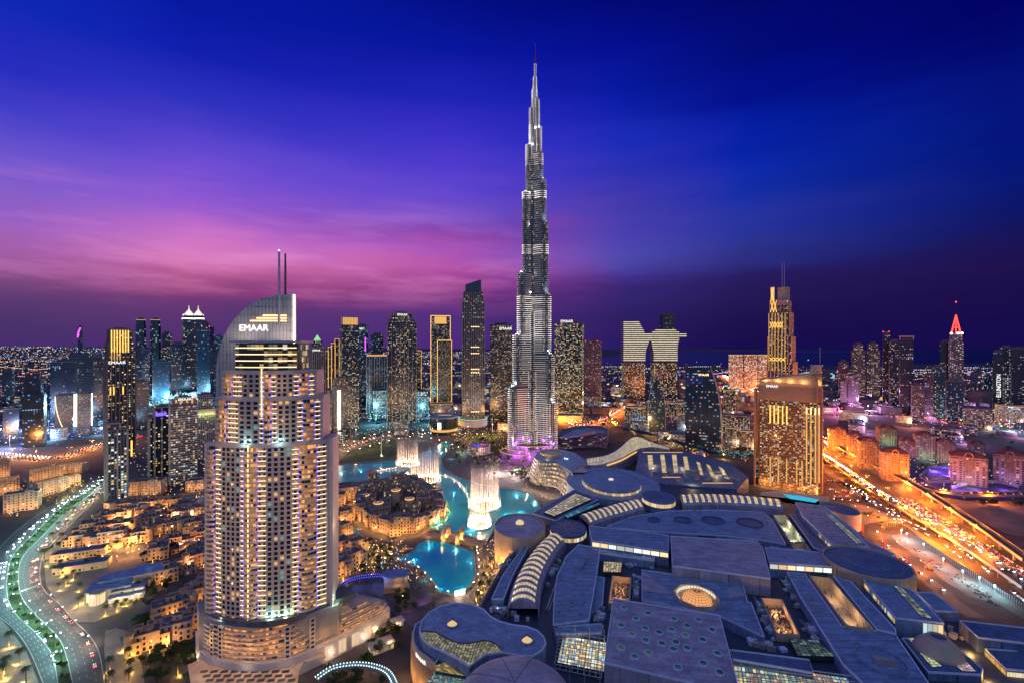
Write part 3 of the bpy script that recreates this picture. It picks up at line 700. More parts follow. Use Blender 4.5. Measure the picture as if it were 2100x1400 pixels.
m = MB(); m.box(*hp(-.2, 85, 13.5, 1.6), 36, .5, .5, 121, HR); m.build('light_strip', M['warm'], hero)
m = MB(); m.box(*hp(.0, 73, 12.5, 1.6), 176, .5, .5, 33, HR); m.build('light_strip', M['warm'], hero)
m = MB(); m.box(*hl(42.6, 2), 36, 2.2, 7, 122, HR); m.build('end_blade', M['white'], hero); lamp((*hl(47.5, -1), 40), (.6, 1, .7), 2600, .3, parent=hero, name='uplight'); lamp((*hl(50, -2), 95), (1, .7, .45), 2600, .3, parent=hero, name='wall_wash')
m = MB(); m.box(*hl(-43, 2), 36, 1.6, 6, 120, HR); m.build('end_blade', M['white'], hero)
# green-white uplights at the foot of each window bay, warm wash on the walls
for u, c, p in ((-.62, (.6, 1, .75), 1500), (-.44, (.5, 1, .75), 1500), (.14, (.55, 1, .8), 2200), (.36, (.75, 1, .55), 1500)):
    lamp((*hp(u, 85, 13.5, 3.2), 38), c, p*2.2, .3, parent=hero, name='uplight')
for u in (-.3, .3): lamp((*hp(u, 73, 12.5, 4), 159), (.5, .9, .9), 1600, .3, parent=hero, name='uplight')
for z in (52, 76, 100, 124, 148):
    for u in (-.75, -.18, .5): lamp((*hp(u, 85, 13.5, 16), z), (1, .6, .3), 2400, .5, parent=hero, name='wall_wash')
for z in (172, 198):
    for u in (-.6, .3): lamp((*hp(u, 73, 12.5, 10), z), (1, .6, .3), 2000, .5, parent=hero, name='wall_wash')
for x in (-30, 0, 20): lamp((HC[0]+x, Ys-12, 231), (1, .84, .72), 3600, .3, parent=hero, name='wall_wash')

# ---- hotel podium sweeping to the right in terraces
podium = thing('hotel_podium', 'curved terraced podium with orange lit balcony rows round the white hotel tower', 'building', (HC[0], HC[1]-20, 0))
pf = even(catmull(GP([(404, 1236), (408, 1262), (424, 1280), (468, 1293), (530, 1297), (598, 1287), (658, 1264), (712, 1241), (762, 1218), (790, 1203), (797, 1193)], 33), 8), 90)
def inward(pl, d): return offset(pl, -d)
slab_, wal, pan, rf, pierm = MB(), MB(), MB(), MB(), MB()
rp = random.Random(5)
ends = [1, 1, .97, .90, .82, .74, .66]
def setback(pl, k): return [lerp(p, q, 1) if False else (p[0]+(q[0]-p[0])*k*2.0*min(1, max(0, (i/89-.42)/.3)), p[1]+(q[1]-p[1])*k*2.0*min(1, max(0, (i/89-.42)/.3))) for i, (p, q) in enumerate(zip(pl, inward(pl, 1)))]
for k in range(7):
    n = int(89*ends[k])+1; z = 13+k*3.05
    fr_ = setback(pf, k)[:n]; back = inward(fr_, 13)
    slab_.band(fr_, z, z+1.15, -.7); slab_.ribbon([(*p, z+.3) for p in fr_], [(*p, z+.3) for p in back])
    w_ = inward(fr_, 2.6); wal.band(w_, z+.3, z+3.05, -9)
    for i in range(n-1):
        a, b_ = w_[i], w_[i+1]; c = [.22+.9*rp.random()**1.6]*3; c = (c[0]*1.2, c[0]*.44, c[0]*.10) if rp.random() < .88 else (.01, .01, .015)
        off = offset([a, b_], .1)
        pan.face([(*off[0], z+.5), (*off[1], z+.5), (*off[1], z+2.7), (*off[0], z+2.7)], 0, c)
        if i % 3 == 0: pierm.box(*inward(fr_, .5)[i], z, .35, .5, 3.05)
    rf.ribbon([(*p, z+3.1) for p in inward(fr_, .4)], [(*p, z+3.1) for p in inward(fr_, 26 if k == 6 else 19)])
for u in (20, 24, 47, 55):          # window bays cutting the balcony rows
    p, q = offset(pf, .35)[u], offset(pf, .35)[u+2]
    pierm.idx([(*p, 12), (*q, 12), (*q, 35), (*p, 35), (*pf[u], 12), (*pf[u+2], 12), (*pf[u+2], 35), (*pf[u], 35)], [(0, 1, 2, 3), (3, 2, 6, 7), (0, 3, 7, 4), (1, 5, 6, 2)])
    for k in range(7):
        a, b_ = offset(pf, .45)[u], offset(pf, .45)[u+2]
        pan.face([(*lerp(a, b_, .25), 13.9+k*3.05), (*lerp(a, b_, .75), 13.9+k*3.05), (*lerp(a, b_, .75), 15.7+k*3.05), (*lerp(a, b_, .25), 15.7+k*3.05)], 0, (0, 0, .002))
slab_.build('balcony', M['white'], podium); wal.build('wall', M['white'], podium); stuff(pan.build('window', GL, podium)); rf.build('roof', M['conc'], podium); pierm.build('pier', M['white'], podium)
m = MB(); m.band(offset(pf, 1.2), 0, 13, -6); m.build('plinth', M['fin'], podium)
m = MB(); top_ = pf[:74]; m.band(offset(top_, -3.4), 34.6, 38.4, -1); m.ribbon([(*p, 37.4) for p in inward(top_, 3.8)], [(*p, 37.4) for p in inward(top_, 22)]); m.build('roof_terrace', M['roofd'], podium)
m = MB(); m.prism([hl(x, y) for x, y in ((-46, -4), (-30, -12), (0, -16), (30, -11), (47, 0), (46, 30), (-46, 30))], 12, 36.4); m.build('core', M['conc'], podium)
m = MB()
for i in (60, 65, 70, 75): 
    p, q = offset(pf, 1.5)[i], offset(pf, 1.5)[i+3]
    for j in range(6): 
        a, b_ = lerp(p, q, j/6+.03), lerp(p, q, j/6+.13); m.face([(*a, 1.5), (*b_, 1.5), (*b_, 11), (*a, 11)], 0, (1, .7, .42))
m.build('lit_panel', GL, podium)
for i in range(4, 88, 8): lamp((*offset(pf, 5)[i], 24 if i < 58 else 18), (1, .5, .15), 1700, .4, parent=podium, name='terrace_lamp')
for i in range(10, 88, 13): lamp((*offset(pf, 4)[i], 5), (1, .68, .5), 1500, .4, parent=podium, name='terrace_lamp')
for i in range(50, 86, 7): lamp((*inward(pf, 9)[i], 40-(i-50)*.25), (1, .6, .25), 330, .4, parent=podium, name='terrace_lamp')
# entrance canopy
can = thing('entrance_canopy', 'wide tiled entrance canopy with cut out grilles in front of the hotel podium', 'canopy', (*G(500, 1380), 0))
cp = GP([(385, 1362), (420, 1347), (440, 1352), (480, 1366), (600, 1352), (660, 1330), (668, 1345), (622, 1356), (614, 1372), (606, 1425), (395, 1425)], 8)
m = MB(); m.prism(ccw(cp), 7.0, 8.0, bottom=True); m.build('roof', M['stone2'], can)
m = MB()
for i in range(9):
    for j in range(3):
        p = G(418+i*21+j*6, 1376+j*9, 8.02); m.box(p[0], p[1], 8.02, 4.6, 2.6, .12, .2)
m.build('grille', M['iron'], can)
for x, y in ((400, 1385), (480, 1392), (560, 1388), (615, 1352), (420, 1362)):
    m = MB(); p = G(x, y, 8); m.lathe(*p, [(.5, 0), (.5, 7)], 10); m.build('column', M['white'], can)
for x in (420, 500, 580, 640): p = G(x, 1385, 8); lamp((p[0], p[1], 13), (1, .7, .4), 700, .4, parent=can, name='canopy_lamp'); 
# arched footbridge with dotted lamps
fb = thing('arched_footbridge', 'curved footbridge dotted with white lamps at the foot of the podium', 'footbridge', (*G(740, 1390, 5), 0))
arc = even(catmull(GP([(650, 1392), (680, 1372), (720, 1364), (760, 1366), (795, 1380), (812, 1410)], 7), 6), 34)
m = MB(); m.ribbon([(*p, 7) for p in offset(arc, -1.6)], [(*p, 7) for p in offset(arc, 1.6)]); m.band(offset(arc, -1.6), 6.2, 8, .2); m.band(offset(arc, 1.6), 6.2, 8, .2); m.build('deck', M['conc'], fb)
m = MB()
for s in (-1.5, 1.5):
    for p in offset(arc, s): m.box(p[0], p[1], 8, .5, .5, .5)
m.build('lamp_row', M['cold'], fb)
for i in (6, 27): m = MB(); m.lathe(*arc[i], [(.8, 0), (.8, 6.2)], 10); m.build('pillar', M['conc'], fb)

# ---- the tallest tower
BY = 950.0; bx0 = XY(1092, BY); K = BY/F
burj = thing('skyscraper', 'tallest tower, silver stepped and needle topped, with violet lit base', 'tower', (bx0, BY, 0))
zb_ = lambda y: ZY(y, BY)
wings = {'L': (radians(212), [(48, 790), (39, 687), (30, 562), (20, 398), (13, 340)]), 'R': (radians(328), [(46.5, 822), (41, 725), (35, 604), (30, 458), (26, 373), (20, 317)]),
         'F': (radians(265), [(30, 880), (24, 760), (17, 640), (12, 520)]), 'N': (radians(90), [(44, 750), (36, 640), (28, 500), (20, 400), (14, 290)])}
bw, bl_, bs, bd, bb = MB(), MB(), MB(), MB(), MB()
rb = random.Random(21)
def lit_zone(z):                            # painted glow strength for each band of floors, as if floodlit
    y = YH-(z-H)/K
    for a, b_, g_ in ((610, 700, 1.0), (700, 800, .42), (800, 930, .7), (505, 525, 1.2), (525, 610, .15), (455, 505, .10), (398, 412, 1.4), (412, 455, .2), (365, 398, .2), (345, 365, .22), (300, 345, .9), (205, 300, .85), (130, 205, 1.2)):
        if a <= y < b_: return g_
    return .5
def capsule(cx, cy, ang, ln, r, n=7):
    out = []
    tx, ty = cx+ln*cos(ang), cy+ln*sin(ang)
    for i in range(n+1):
        a = ang-pi/2+pi*i/n; out.append((tx+r*cos(a), ty+r*sin(a)))
    out += [(cx+r*cos(ang+pi/2), cy+r*sin(ang+pi/2)), (cx+r*cos(ang-pi/2), cy+r*sin(ang-pi/2))]
    return out
def burj_skin(poly, z0, z1):
    bw.prism(poly, z0, z1)
    n = len(poly); cx = sum(p[0] for p in poly)/n; cy = sum(p[1] for p in poly)/n
    z = z0+2; 
    big = offset(poly, .7, True)
    while z < z1-1:
        g_ = lit_zone(z); fv = .65+.45*rb.random(); bs.prism(big, z, z+.8, bottom=True)
        for i in range(n):
            a, b_ = poly[i], poly[(i+1) % n]; L = sqrt((a[0]-b_[0])**2+(a[1]-b_[1])**2)
            if L < .6: continue
            nx, ny = (b_[1]-a[1])/L, -(b_[0]-a[0])/L
            if ny > .35: continue
            e = abs(nx)**1.7*1.3+.045                      # glow painted by facing, as if washed from the wing edges
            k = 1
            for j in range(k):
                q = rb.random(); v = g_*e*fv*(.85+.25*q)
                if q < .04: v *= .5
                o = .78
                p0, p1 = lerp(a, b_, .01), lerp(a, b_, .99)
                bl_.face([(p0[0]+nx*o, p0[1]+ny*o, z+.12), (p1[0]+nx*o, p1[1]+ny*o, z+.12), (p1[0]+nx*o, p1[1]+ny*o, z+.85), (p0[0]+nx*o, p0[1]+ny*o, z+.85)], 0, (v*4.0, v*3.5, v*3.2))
                if rb.random() < .3 and L > 1.5:
                    q = .9*rb.random(); o = .15; u_ = rb.random()*.7; p0, p1 = lerp(a, b_, u_), lerp(a, b_, u_+min(.28, 2/L)); bl_.face([(p0[0]+nx*o, p0[1]+ny*o, z+1.2), (p1[0]+nx*o, p1[1]+ny*o, z+1.2), (p1[0]+nx*o, p1[1]+ny*o, z+3.4), (p0[0]+nx*o, p0[1]+ny*o, z+3.4)], 0, (q, q*.7, q*.4))
        z += 4.2
    if z0 < 220:                                        # bright vertical fins on the lower floors
        for i in range(n):
            a, b_ = poly[i], poly[(i+1) % n]; L = sqrt((a[0]-b_[0])**2+(a[1]-b_[1])**2)
            if L < 3: continue
            nx, ny = (b_[1]-a[1])/L, -(b_[0]-a[0])/L
            if ny > .3: continue
            k = max(1, int(L/7))
            for j in range(k):
                p = lerp(a, b_, (j+.5)/k); zt_ = min(z1-2, 60+60*rb.random())
                if zt_ > z0+3:
                    g_ = .25+.6*rb.random(); bb.box(p[0]+nx*1.1, p[1]+ny*1.1, z0+1, .8, .8, zt_-z0, atan2(b_[1]-a[1], b_[0]-a[0]), 0, (g_, g_*.62, g_*.32))
for key, (ang, st) in wings.items():
    zlow = 0
    for reach, ytop in st:
        r = min(11.5, max(5.5, reach*.34)); ln = max(.5, reach*K/abs(cos(ang))-r if key in 'LR' else reach*K-r)
        burj_skin(capsule(bx0, BY, ang, ln, r), zlow, zb_(ytop)); 
        bd.lathe(bx0+ln*cos(ang), BY+ln*sin(ang), [(r*.5, zb_(ytop)), (r*.5, zb_(ytop)+3), (r*.2, zb_(ytop)+4)], 10)
        zlow = zb_(ytop)
burj_skin(oval(bx0, BY, 30, 28, 0, 14), 0, zb_(398)); 
upp = [(0, 24, 398, 330), (1.5, 21, 330, 300), (2.5, 19, 300, 258), (3.5, 16, 258, 222), (4.2, 10.5, 222, 185), (4.9, 6.6, 205, 160), (5.6, 3.2, 160, 131)]
for ox, w, y0, y1 in upp: burj_skin(oval(bx0+ox*K, BY, w*K, w*K*.9, 0, 12), zb_(y0), zb_(y1))
burj_skin(oval(bx0-6*K, BY-3, 16*K, 13*K, 0, 10), zb_(398), zb_(298)); burj_skin(oval(bx0-1*K, BY-2, 11*K, 11*K, 0, 10), zb_(298), zb_(223)); burj_skin(oval(bx0+11.5*K, BY-2, 14*K, 12*K, 0, 10), zb_(373), zb_(260))
burj_skin(oval(bx0+9*K, BY-2, 10*K, 10*K, 0, 10), zb_(260), zb_(204))
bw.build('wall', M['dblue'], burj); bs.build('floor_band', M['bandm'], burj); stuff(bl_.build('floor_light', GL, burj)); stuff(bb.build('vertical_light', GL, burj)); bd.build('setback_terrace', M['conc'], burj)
sx = bx0+6*K
m = MB(); m.tube([(sx, BY, zb_(133)), (sx, BY, zb_(92))], 1.5, 8, r2=.5); m.build('spire', M_('spire_red', (.3, .06, .1), .5, 0), burj); M['spired'] = emit('dim_red_light', (1, .1, .1), 1.2)
m = MB(); m.lathe(sx, BY, [(.4, zb_(92)), (.45, zb_(91.5)), (.1, zb_(91))], 8); m.build('beacon', M['spired'], burj)
for x, y, dz in ((-46, 788, 5), (-37, 686, 5), (-28, 561, 4), (-18, 397, 4), (44, 820, 5), (39, 723, 5), (33, 602, 5), (28, 456, 4), (24, 371, 4), (-6, 297, 3), (14, 260, 3), (3, 204, 3)):
    lamp((bx0+x*K, BY-16-abs(x)*.4, zb_(y)+dz), (1, .86, .74), 30000, .5, parent=burj, name='floodlight')
for x in (-44, -20, 6, 30, 44): lamp((bx0+x*K, BY-52, 24), (.7, .12, 1), 36000, .6, parent=burj, name='floodlight')
for x in (-48, -25, 0, 25, 48): lamp((bx0+x*K*1.5, BY-150, 12), (1, .78, .68), 150000, .6, parent=burj, name='floodlight')
# ringed violet podium of that tower
pod = thing('tower_podium', 'ringed round podium lit violet at the foot of the tallest tower', 'building', (bx0, BY-20, 0))
m = MB(); e = MB(); v = MB()
for (x, w, d, z0, z1) in ((-8, 118, 80, 0, 9), (-4, 104, 72, 9, 16), (0, 94, 64, 16, 24)):
    o_ = oval(bx0+x, BY-14, w, d, 0, 40); m.prism(o_, z0, z1); e.band(o_, z1-.4, z1+.6, .7, closed=True)
    facade(v, o_, z0+1, z1-1, 4, 3, .6, [(.7, .12, 1), (.9, .1, .9), (.4, .1, 1), (1, .5, .8)], rb, 1.0, (.7, .6))
m.build('wall', M['grey'], pod); e.build('rim_light', M['gold2'], pod); stuff(v.build('window', GL, pod))
m = MB(); m.lathe(bx0+2, BY-62, [(14, 0), (14, 22), (15, 22.5), (15, 24)], 28); m.build('lobby_drum', M['grey'], pod)
m = MB(); m.lathe(bx0+2, BY-62, [(14.2, 3), (14.2, 20)], 28, c=(.35, .1, .45)); m.build('drum_glazing', GL, pod)
for x, y, c, p in ((-40, -58, (.8, .1, 1), 26000), (-14, -72, (.85, .1, .95), 26000), (20, -74, (.9, .1, .9), 40000), (44, -50, (.75, .1, 1), 30000), (4, -96, (1, .1, .9), 30000), (30, -84, (.9, .1, 1), 30000), (-60, -60, (.6, .1, 1), 20000)): lamp((bx0+x, BY+y, 9), c, p, .6, parent=pod, name='violet_lamp')
# ================================================================== the shopping mall roofs
rm = random.Random(33)
zq = lambda ox, oy, s: (lambda pts: [(ox+x/s, oy+y/s) for x, y in pts])
q4, q5, q6, q7, q8 = zq(980, 860, 3.5), zq(1340, 880, 3.89), zq(820, 1180, 4.773), zq(1200, 1100, 4.565), zq(1600, 1000, 3.5)
mall = thing('shopping_mall', 'sprawling shopping mall with blue roofs, drums, vaulted skylights and lit courtyards', 'mall', (*G(1400, 1150), 0))
BZ = 18.0
def panel(px, z, mat='bluem', lip=True, base=BZ, name='roof'):
    p = ccw(GP(px, z)); m = MB(); m.prism(p, base, z)
    o = m.build(name, M[mat], mall)
    if lip: m = MB(); m.band(offset(p, .12, True), z-.5, z+.7, -.7, closed=True); m.build('roof_edge', M['trim'], o)
    return o, p
base_px = [(958, 1420), (975, 1262), (1003, 1210), (1040, 1145), (1070, 1118), (1130, 1075), (1160, 1050), (1180, 1015), (1210, 1000), (1330, 990), (1560, 1015), (1690, 1028), (1742, 1075), (1800, 1130), (1842, 1165),
           (1905, 1225), (1965, 1268), (2060, 1310), (2240, 1360), (2400, 1480), (940, 1480)]
m = MB(); m.prism(ccw(GP(base_px, BZ)), 0, BZ); m.build('service_deck', M['deck'], mall)
def clerestory(p0, p1, z, h, n, pal, gain=1.0, out=.25, name='clerestory'):
    """a row of lit panes hung under a roof edge between two pixels at height z"""
    a, b = G(*p0, z), G(*p1, z); L = sqrt((a[0]-b[0])**2+(a[1]-b[1])**2); nx, ny = (b[1]-a[1])/L, -(b[0]-a[0])/L
    m = MB()
    for i in range(n):
        q0, q1 = lerp(a, b, (i+.05)/n), lerp(a, b, (i+.95)/n); c = pal[int(rm.random()*len(pal))]; g_ = gain*(.5+.7*rm.random())
        m.face([(q0[0]+nx*out, q0[1]+ny*out, z-h), (q1[0]+nx*out, q1[1]+ny*out, z-h), (q1[0]+nx*out, q1[1]+ny*out, z-.7), (q0[0]+nx*out, q0[1]+ny*out, z-.7)], 0, tuple(v*g_ for v in c))
    m.build(name, GL, mall)
def glassgrid(quad, z, nx, ny, pal, gain, name='skylight', var=.6, gap=.08, frame=True, up=.3):
    """roof glazing: panes of a four cornered field between real glazing bars"""
    A, B, C, D = GP(quad, z); m = MB(); f = MB()
    pt = lambda u, v: lerp(lerp(A, B, u), lerp(D, C, u), v)
    for i in range(nx):
        for j in range(ny):
            c = pal[int(rm.random()*len(pal))]; g_ = gain*(1-var+2*var*rm.random()**1.5)
            m.face([(*pt((i+gap)/nx, (j+gap)/ny), z+up), (*pt((i+1-gap)/nx, (j+gap)/ny), z+up), (*pt((i+1-gap)/nx, (j+1-gap)/ny), z+up), (*pt((i+gap)/nx, (j+1-gap)/ny), z+up)], 0, tuple(v*g_ for v in c))
    if m.f:
        o = m.build(name, GL, mall)
    f.prism(ccw([A, B, C, D]), z-3, z+up-.08); f.build('glazing_frame', M['iron'], o)
    return pt
def drum(px, py, z, rx, ry, wall, roof, zb=0, lit=None, lip=1.0, n=40, inset=None):
    Y = GY(py, z); x, y = G(px, py, z); r = rx/F*Y; e = (ry/rx)/((py-YH)/F)
    m = MB(); m.lathe(x, y, [(r, zb), (r, z), (r, z+lip), (r-1.2, z+lip), (r-1.2, z+.1)], n, ey=e); o = m.build('drum', M[wall], mall)
    m = MB(); m.lathe(x, y, [(r-1.0, z+.1), (r*.5, z+lip*.9), (.01, z+lip*1.3)], n, ey=e); m.build('drum_roof', M[roof], o, smooth=True)
    if lit:
        m = MB(); a = r+.15
        for k in range(n):
            t0, t1 = 2*pi*(k+.06)/n, 2*pi*(k+.94)/n
            if sin(t0) > .3: continue
            g_ = lit[2]*(.4+.8*rm.random()); c = tuple(v*g_ for v in WARM[int(rm.random()*5)])
            m.face([(x+a*cos(t0), y+a*e*sin(t0), z-lit[0]), (x+a*cos(t1), y+a*e*sin(t1), z-lit[0]), (x+a*cos(t1), y+a*e*sin(t1), z-lit[1]), (x+a*cos(t0), y+a*e*sin(t0), z-lit[1])], 0, c)
        m.build('drum_window', GL, o)
    return x, y, r, e, o
def ringmark(x, y, r, e, z, w, mat, o, name='roof_ring', n=40):
    m = MB(); m.lathe(x, y, [(r, z), (r, z+.35), (r-w, z+.35), (r-w, z)], n, ey=e)
    m.f = m.f[:-1]; m.m = m.m[:-1]; m.c = m.c[:-1]; m.build(name, M[mat], o)
def vault(pa, pb, z, h, bands, n=10, frac=.5, gain=.75):
    """barrel vault along two edge curves, lit glass ribs between solid ribs"""
    la, lb = even(catmull(GP(pa, z), 6), bands*4+1), even(catmull(GP(pb, z), 6), bands*4+1); m, g_ = MB(), MB()
    def pt(i, k, up=0):
        t = k/n; s = 4*t*(1-t); p = lerp(la[i], lb[i], t); return (p[0], p[1], z+h*s**.8+up)
    for i in range(bands*4):
        for k in range(n): m.face([pt(i, k), pt(i+1, k), pt(i+1, k+1), pt(i, k+1)])
    for e_ in (0, bands*4): m.face([pt(e_, k) for k in range(n+1)])
    for s_ in (la, lb): m.band(s_, BZ, z+.6, .8)
    o = m.build('vault', M['mauve'], mall, smooth=False)
    for b_ in range(bands):
        i = b_*4+1
        for k in range(1, n-1):
            for hh in range(2):
                c = rm.random()*.5+.65; c = (1*c*gain, .78*c*gain, .40*c*gain)
                a0, a1 = pt(i+hh, k+.08, .25), pt(i+hh+1, k+.08, .25); b0, b1 = pt(i+hh, k+.92, .25), pt(i+hh+1, k+.92, .25)
                a0, a1 = lerp(a0, a1, .06), lerp(a0, a1, .94); b0, b1 = lerp(b0, b1, .06), lerp(b0, b1, .94)
                g_.face([a0, a1, b1, b0], 0, c)
    g_.build('vault_glazing', GL, o)
def court(px, zr, light, power, fl=BZ+.2, people=120, wallm='tan', slats=True, two=True):
    """open courtyard: four walls down to a lit floor"""
    p = ccw(GP(px, zr)); m = MB(); n = len(p)
    m.band(p, fl, zr, -1.0, closed=True); o = m.build('courtyard', M[wallm], mall)
    m = MB(); m.face([(*q, fl) for q in p]); m.build('courtyard_floor', M['tan'], o)
    m = MB(); cx, cy = sum(q[0] for q in p)/n, sum(q[1] for q in p)/n
    for i in range(people):
        u, v = rm.random(), rm.random(); q = lerp(lerp(p[0], p[1], u), lerp(p[3], p[2], u), v); q = lerp(q, (cx, cy), .12)
        if rm.random() < .6: m.lathe(q[0], q[1], [(.25, fl), (.6, fl+.7), (.1, fl+.75)], 6)
        else: m.box(q[0], q[1], fl, .5, .4, 1.7, rm.random()*3)
    stuff(m.build('tables', M['iron'], o))
    if slats:
        m = MB()
        for i in range(n):
            a, b_ = p[i], p[(i+1) % n]; L = sqrt((a[0]-b_[0])**2+(a[1]-b_[1])**2); ins = offset([a, b_], -1.05)
            for k in range(int(L/3)): q = lerp(*ins, (k+.5)*3/L); m.box(q[0], q[1], fl, .5, .5, zr-fl-.4, atan2(b_[1]-a[1], b_[0]-a[0]))
        m.build('wall_rib', M['stone2'], o)
    for u in ((.28, .72) if two else (.5,)):
        q = lerp(lerp(p[0], p[1], .5), lerp(p[3], p[2], .5), u); lamp((*q, zr-2.5), light, power, .4, parent=o, name='courtyard_lamp')
    return o
# --- flat roofs
roofs = [
 ([(1163, 1139), (1186, 1116), (1231, 1124), (1222, 1190), (1208, 1272), (1134, 1281), (1136, 1225), (1142, 1180)], 27, 'bluem'),
 ([(1136, 1285), (1234, 1279), (1235, 1298), (1140, 1300)], 25, 'bluem'),
 ([(1208, 1078), (1300, 1087), (1371, 1097), (1371, 1131), (1213, 1108)], 32, 'bluem'),
 ([(1186, 1119), (1262, 1128), (1342, 1139), (1342, 1150), (1188, 1128)], 25, 'bluem'),
 ([(1375, 1099), (1553, 1109), (1566, 1127), (1580, 1186), (1379, 1160)], 33, 'mauve'),
 ([(1569, 1122), (1682, 1132), (1707, 1162), (1577, 1153)], 31, 'bluem'),
 ([(1245, 1078), (1300, 1058), (1372, 1047), (1470, 1045), (1566, 1050), (1583, 1064), (1612, 1116), (1560, 1107), (1480, 1098), (1375, 1092), (1300, 1086)], 26, 'bluem'),
 ([(1619, 1054), (1645, 1056), (1716, 1126), (1688, 1130), (1668, 1122)], 27, 'bluem2'),
 ([(1631, 1029), (1690, 1038), (1745, 1080), (1780, 1121), (1710, 1120), (1645, 1057)], 33, 'mauve'),
 ([(1737, 1073), (1783, 1111), (1837, 1137), (1800, 1148), (1784, 1126)], 26, 'bluem'),
 ([(1770, 1188), (1840, 1198), (1874, 1212), (1936, 1278), (1837, 1267)], 31, 'bluem'),
 ([(1879, 1214), (1914, 1215), (1966, 1255), (1917, 1252)], 25, 'bluem'),
 ([(1614, 1173), (1651, 1177), (1727, 1284), (1794, 1293), (1838, 1303), (1912, 1412), (1790, 1420), (1728, 1362), (1640, 1222)], 26, 'bluem'),
 ([(1709, 1181), (1745, 1192), (1837, 1290), (1838, 1300), (1797, 1290)], 27.5, 'bluem'),
 ([(1316, 1168), (1415, 1182), (1522, 1191), (1533, 1234), (1541, 1236), (1568, 1306), (1474, 1262), (1316, 1231)], 25, 'bluem'),
 ([(1496, 1332), (1660, 1353), (1668, 1380), (1504, 1352)], 26, 'bluem2'),
 ([(1008, 1228), (1030, 1180), (1074, 1118), (1087, 1115), (1052, 1180), (1033, 1228)], 25, 'bluem'),
 ([(1091, 1052), (1177, 1004), (1226, 1024), (1140, 1067)], 25, 'bluem2'),
 ([(1849, 1309), (1937, 1307), (2016, 1372), (2013, 1384), (1903, 1378)], 23, 'bluem2'),
 ([(1208, 1180), (1240, 1184), (1236, 1240), (1205, 1262)], 22, 'bluem'),
 ([(1580, 1120), (1650, 1126), (1690, 1172), (1610, 1160)], 22, 'bluem2'),
]
panels = [panel(*r)[0] for r in roofs]
# standing bumps and seams on the long panel, seams on the other roofs
m = MB()
for i in range(6):
    for j in range(3):
        p = G(1160+j*20+i*0-(i*3 if j == 0 else i*2), 1148+i*21+j*3, 27); m.lathe(*p, [(1.3, 27), (1.2, 27.8), (.8, 28)], 8)
m.build('roof_vent', M['bluem'], panels[0])
m = MB(); m.prism(ccw(GP([(1178, 1148), (1200, 1150), (1196, 1164), (1174, 1161)], 28)), 27, 29); m.build('roof_hatch', M['bluem'], panels[0])
for k, (r, o) in enumerate(zip(roofs, panels)):
    if len(r[0]) > 5 or k in (2, 3): 
        pz = r[1]; P4 = GP(r[0], pz); m = MB(); un = MB(); xs = [p[1] for p in P4]; y = min(xs)+4
        def span(y):
            c = []
            for a, b_ in zip(P4, P4[1:]+P4[:1]):
                if (a[1]-y)*(b_[1]-y) < 0: t = (y-a[1])/(b_[1]-a[1]); c.append(a[0]+(b_[0]-a[0])*t)
            return sorted(c)
        while y < max(xs)-2:
            c = span(y)
            for a, b_ in zip(c[::2], c[1::2]):
                if b_-a > 3:
                    m.box((a+b_)/2, y, pz, b_-a-2, .25, .14)
                    for _ in range(rm.choice((0, 0, 1, 2))):
                        x = a+2+(b_-a-4)*rm.random(); un.box(x, y+1+4*rm.random(), pz, .8+rm.random()*2.2, .8+rm.random()*1.2, .5+rm.random()*.9, rm.choice((0, .2)))
            y += 7
        m.build('roof_seam', M['bluem2'], o); un.f and stuff(un.build('roof_unit', M['trim' if k % 2 else 'conc'], o))
clerestory((1214, 1109), (1371, 1132), 31.5, 4.6, 9, [(1, .72, .38), (1, .85, .6), (.9, .9, .8)], 1.1)
clerestory((1578, 1154), (1706, 1163), 30.5, 4.6, 7, [(1, .72, .38), (1, .6, .3), (.9, .9, .8)], 1.1)
clerestory((1646, 1058), (1709, 1120), 32.5, 4, 26, [(1, .72, .3), (.9, .9, .5), (.15, .12, .1)], .7)
clerestory((1771, 1190), (1836, 1267), 30.5, 4, 24, [(1, .66, .25), (.15, .12, .1), (.7, .8, .7)], .8)
clerestory((1838, 1268), (1934, 1279), 30.5, 8, 9, [(1, .72, .34), (.6, .8, .8), (1, .85, .6)], .9)
glassgrid([(1691, 1052), (1702, 1052), (1772, 1114), (1756, 1114)], 33.2, 2, 14, [(.5, .55, .4), (.35, .4, .35)], .5)
glassgrid([(1832, 1200), (1850, 1204), (1912, 1268), (1888, 1264)], 31.2, 2, 14, [(.5, .55, .35), (.3, .36, .32)], .5)
glassgrid([(1238, 1151), (1276, 1153), (1273, 1173), (1237, 1172)], 22, 7, 8, [(1, .8, .4)], .5)
glassgrid([(1116, 1050), (1180, 1011), (1213, 1023), (1136, 1058)], 27, 14, 5, [(1, .85, .5), (.9, .8, .5)], .45, gap=.1)
glassgrid([(1156, 1056), (1226, 1030), (1232, 1033), (1164, 1062)], 25.5, 10, 1, [(.05, .35, .45)], .5)
glassgrid([(1155, 1304), (1243, 1317), (1239, 1377), (1143, 1358)], 22, 14, 12, [(1, .8, .35), (1, .9, .6), (1, .55, .2), (.9, .9, .6), (.5, .8, .9)], .95)
glassgrid([(1504, 1356), (1735, 1390), (1770, 1440), (1512, 1440)], 22, 30, 8, [(1, .8, .4), (.8, .9, .6), (1, .55, .3), (.3, .4, .4), (.3, .5, .5)], .7)
glassgrid([(1619, 1309), (1678, 1313), (1712, 1346), (1636, 1344)], 22, 8, 9, [(.2, .3, .2), (.08, .12, .1)], .5)
m = MB()
for i in range(9):
    a, b_ = G(1149+i*11.6, 1285+i*1.9, 27), G(1136+i*12.2, 1366+i*2.6, 27); m.tube([(*a, 26.5), (*b_, 26.5)], .25, 5)
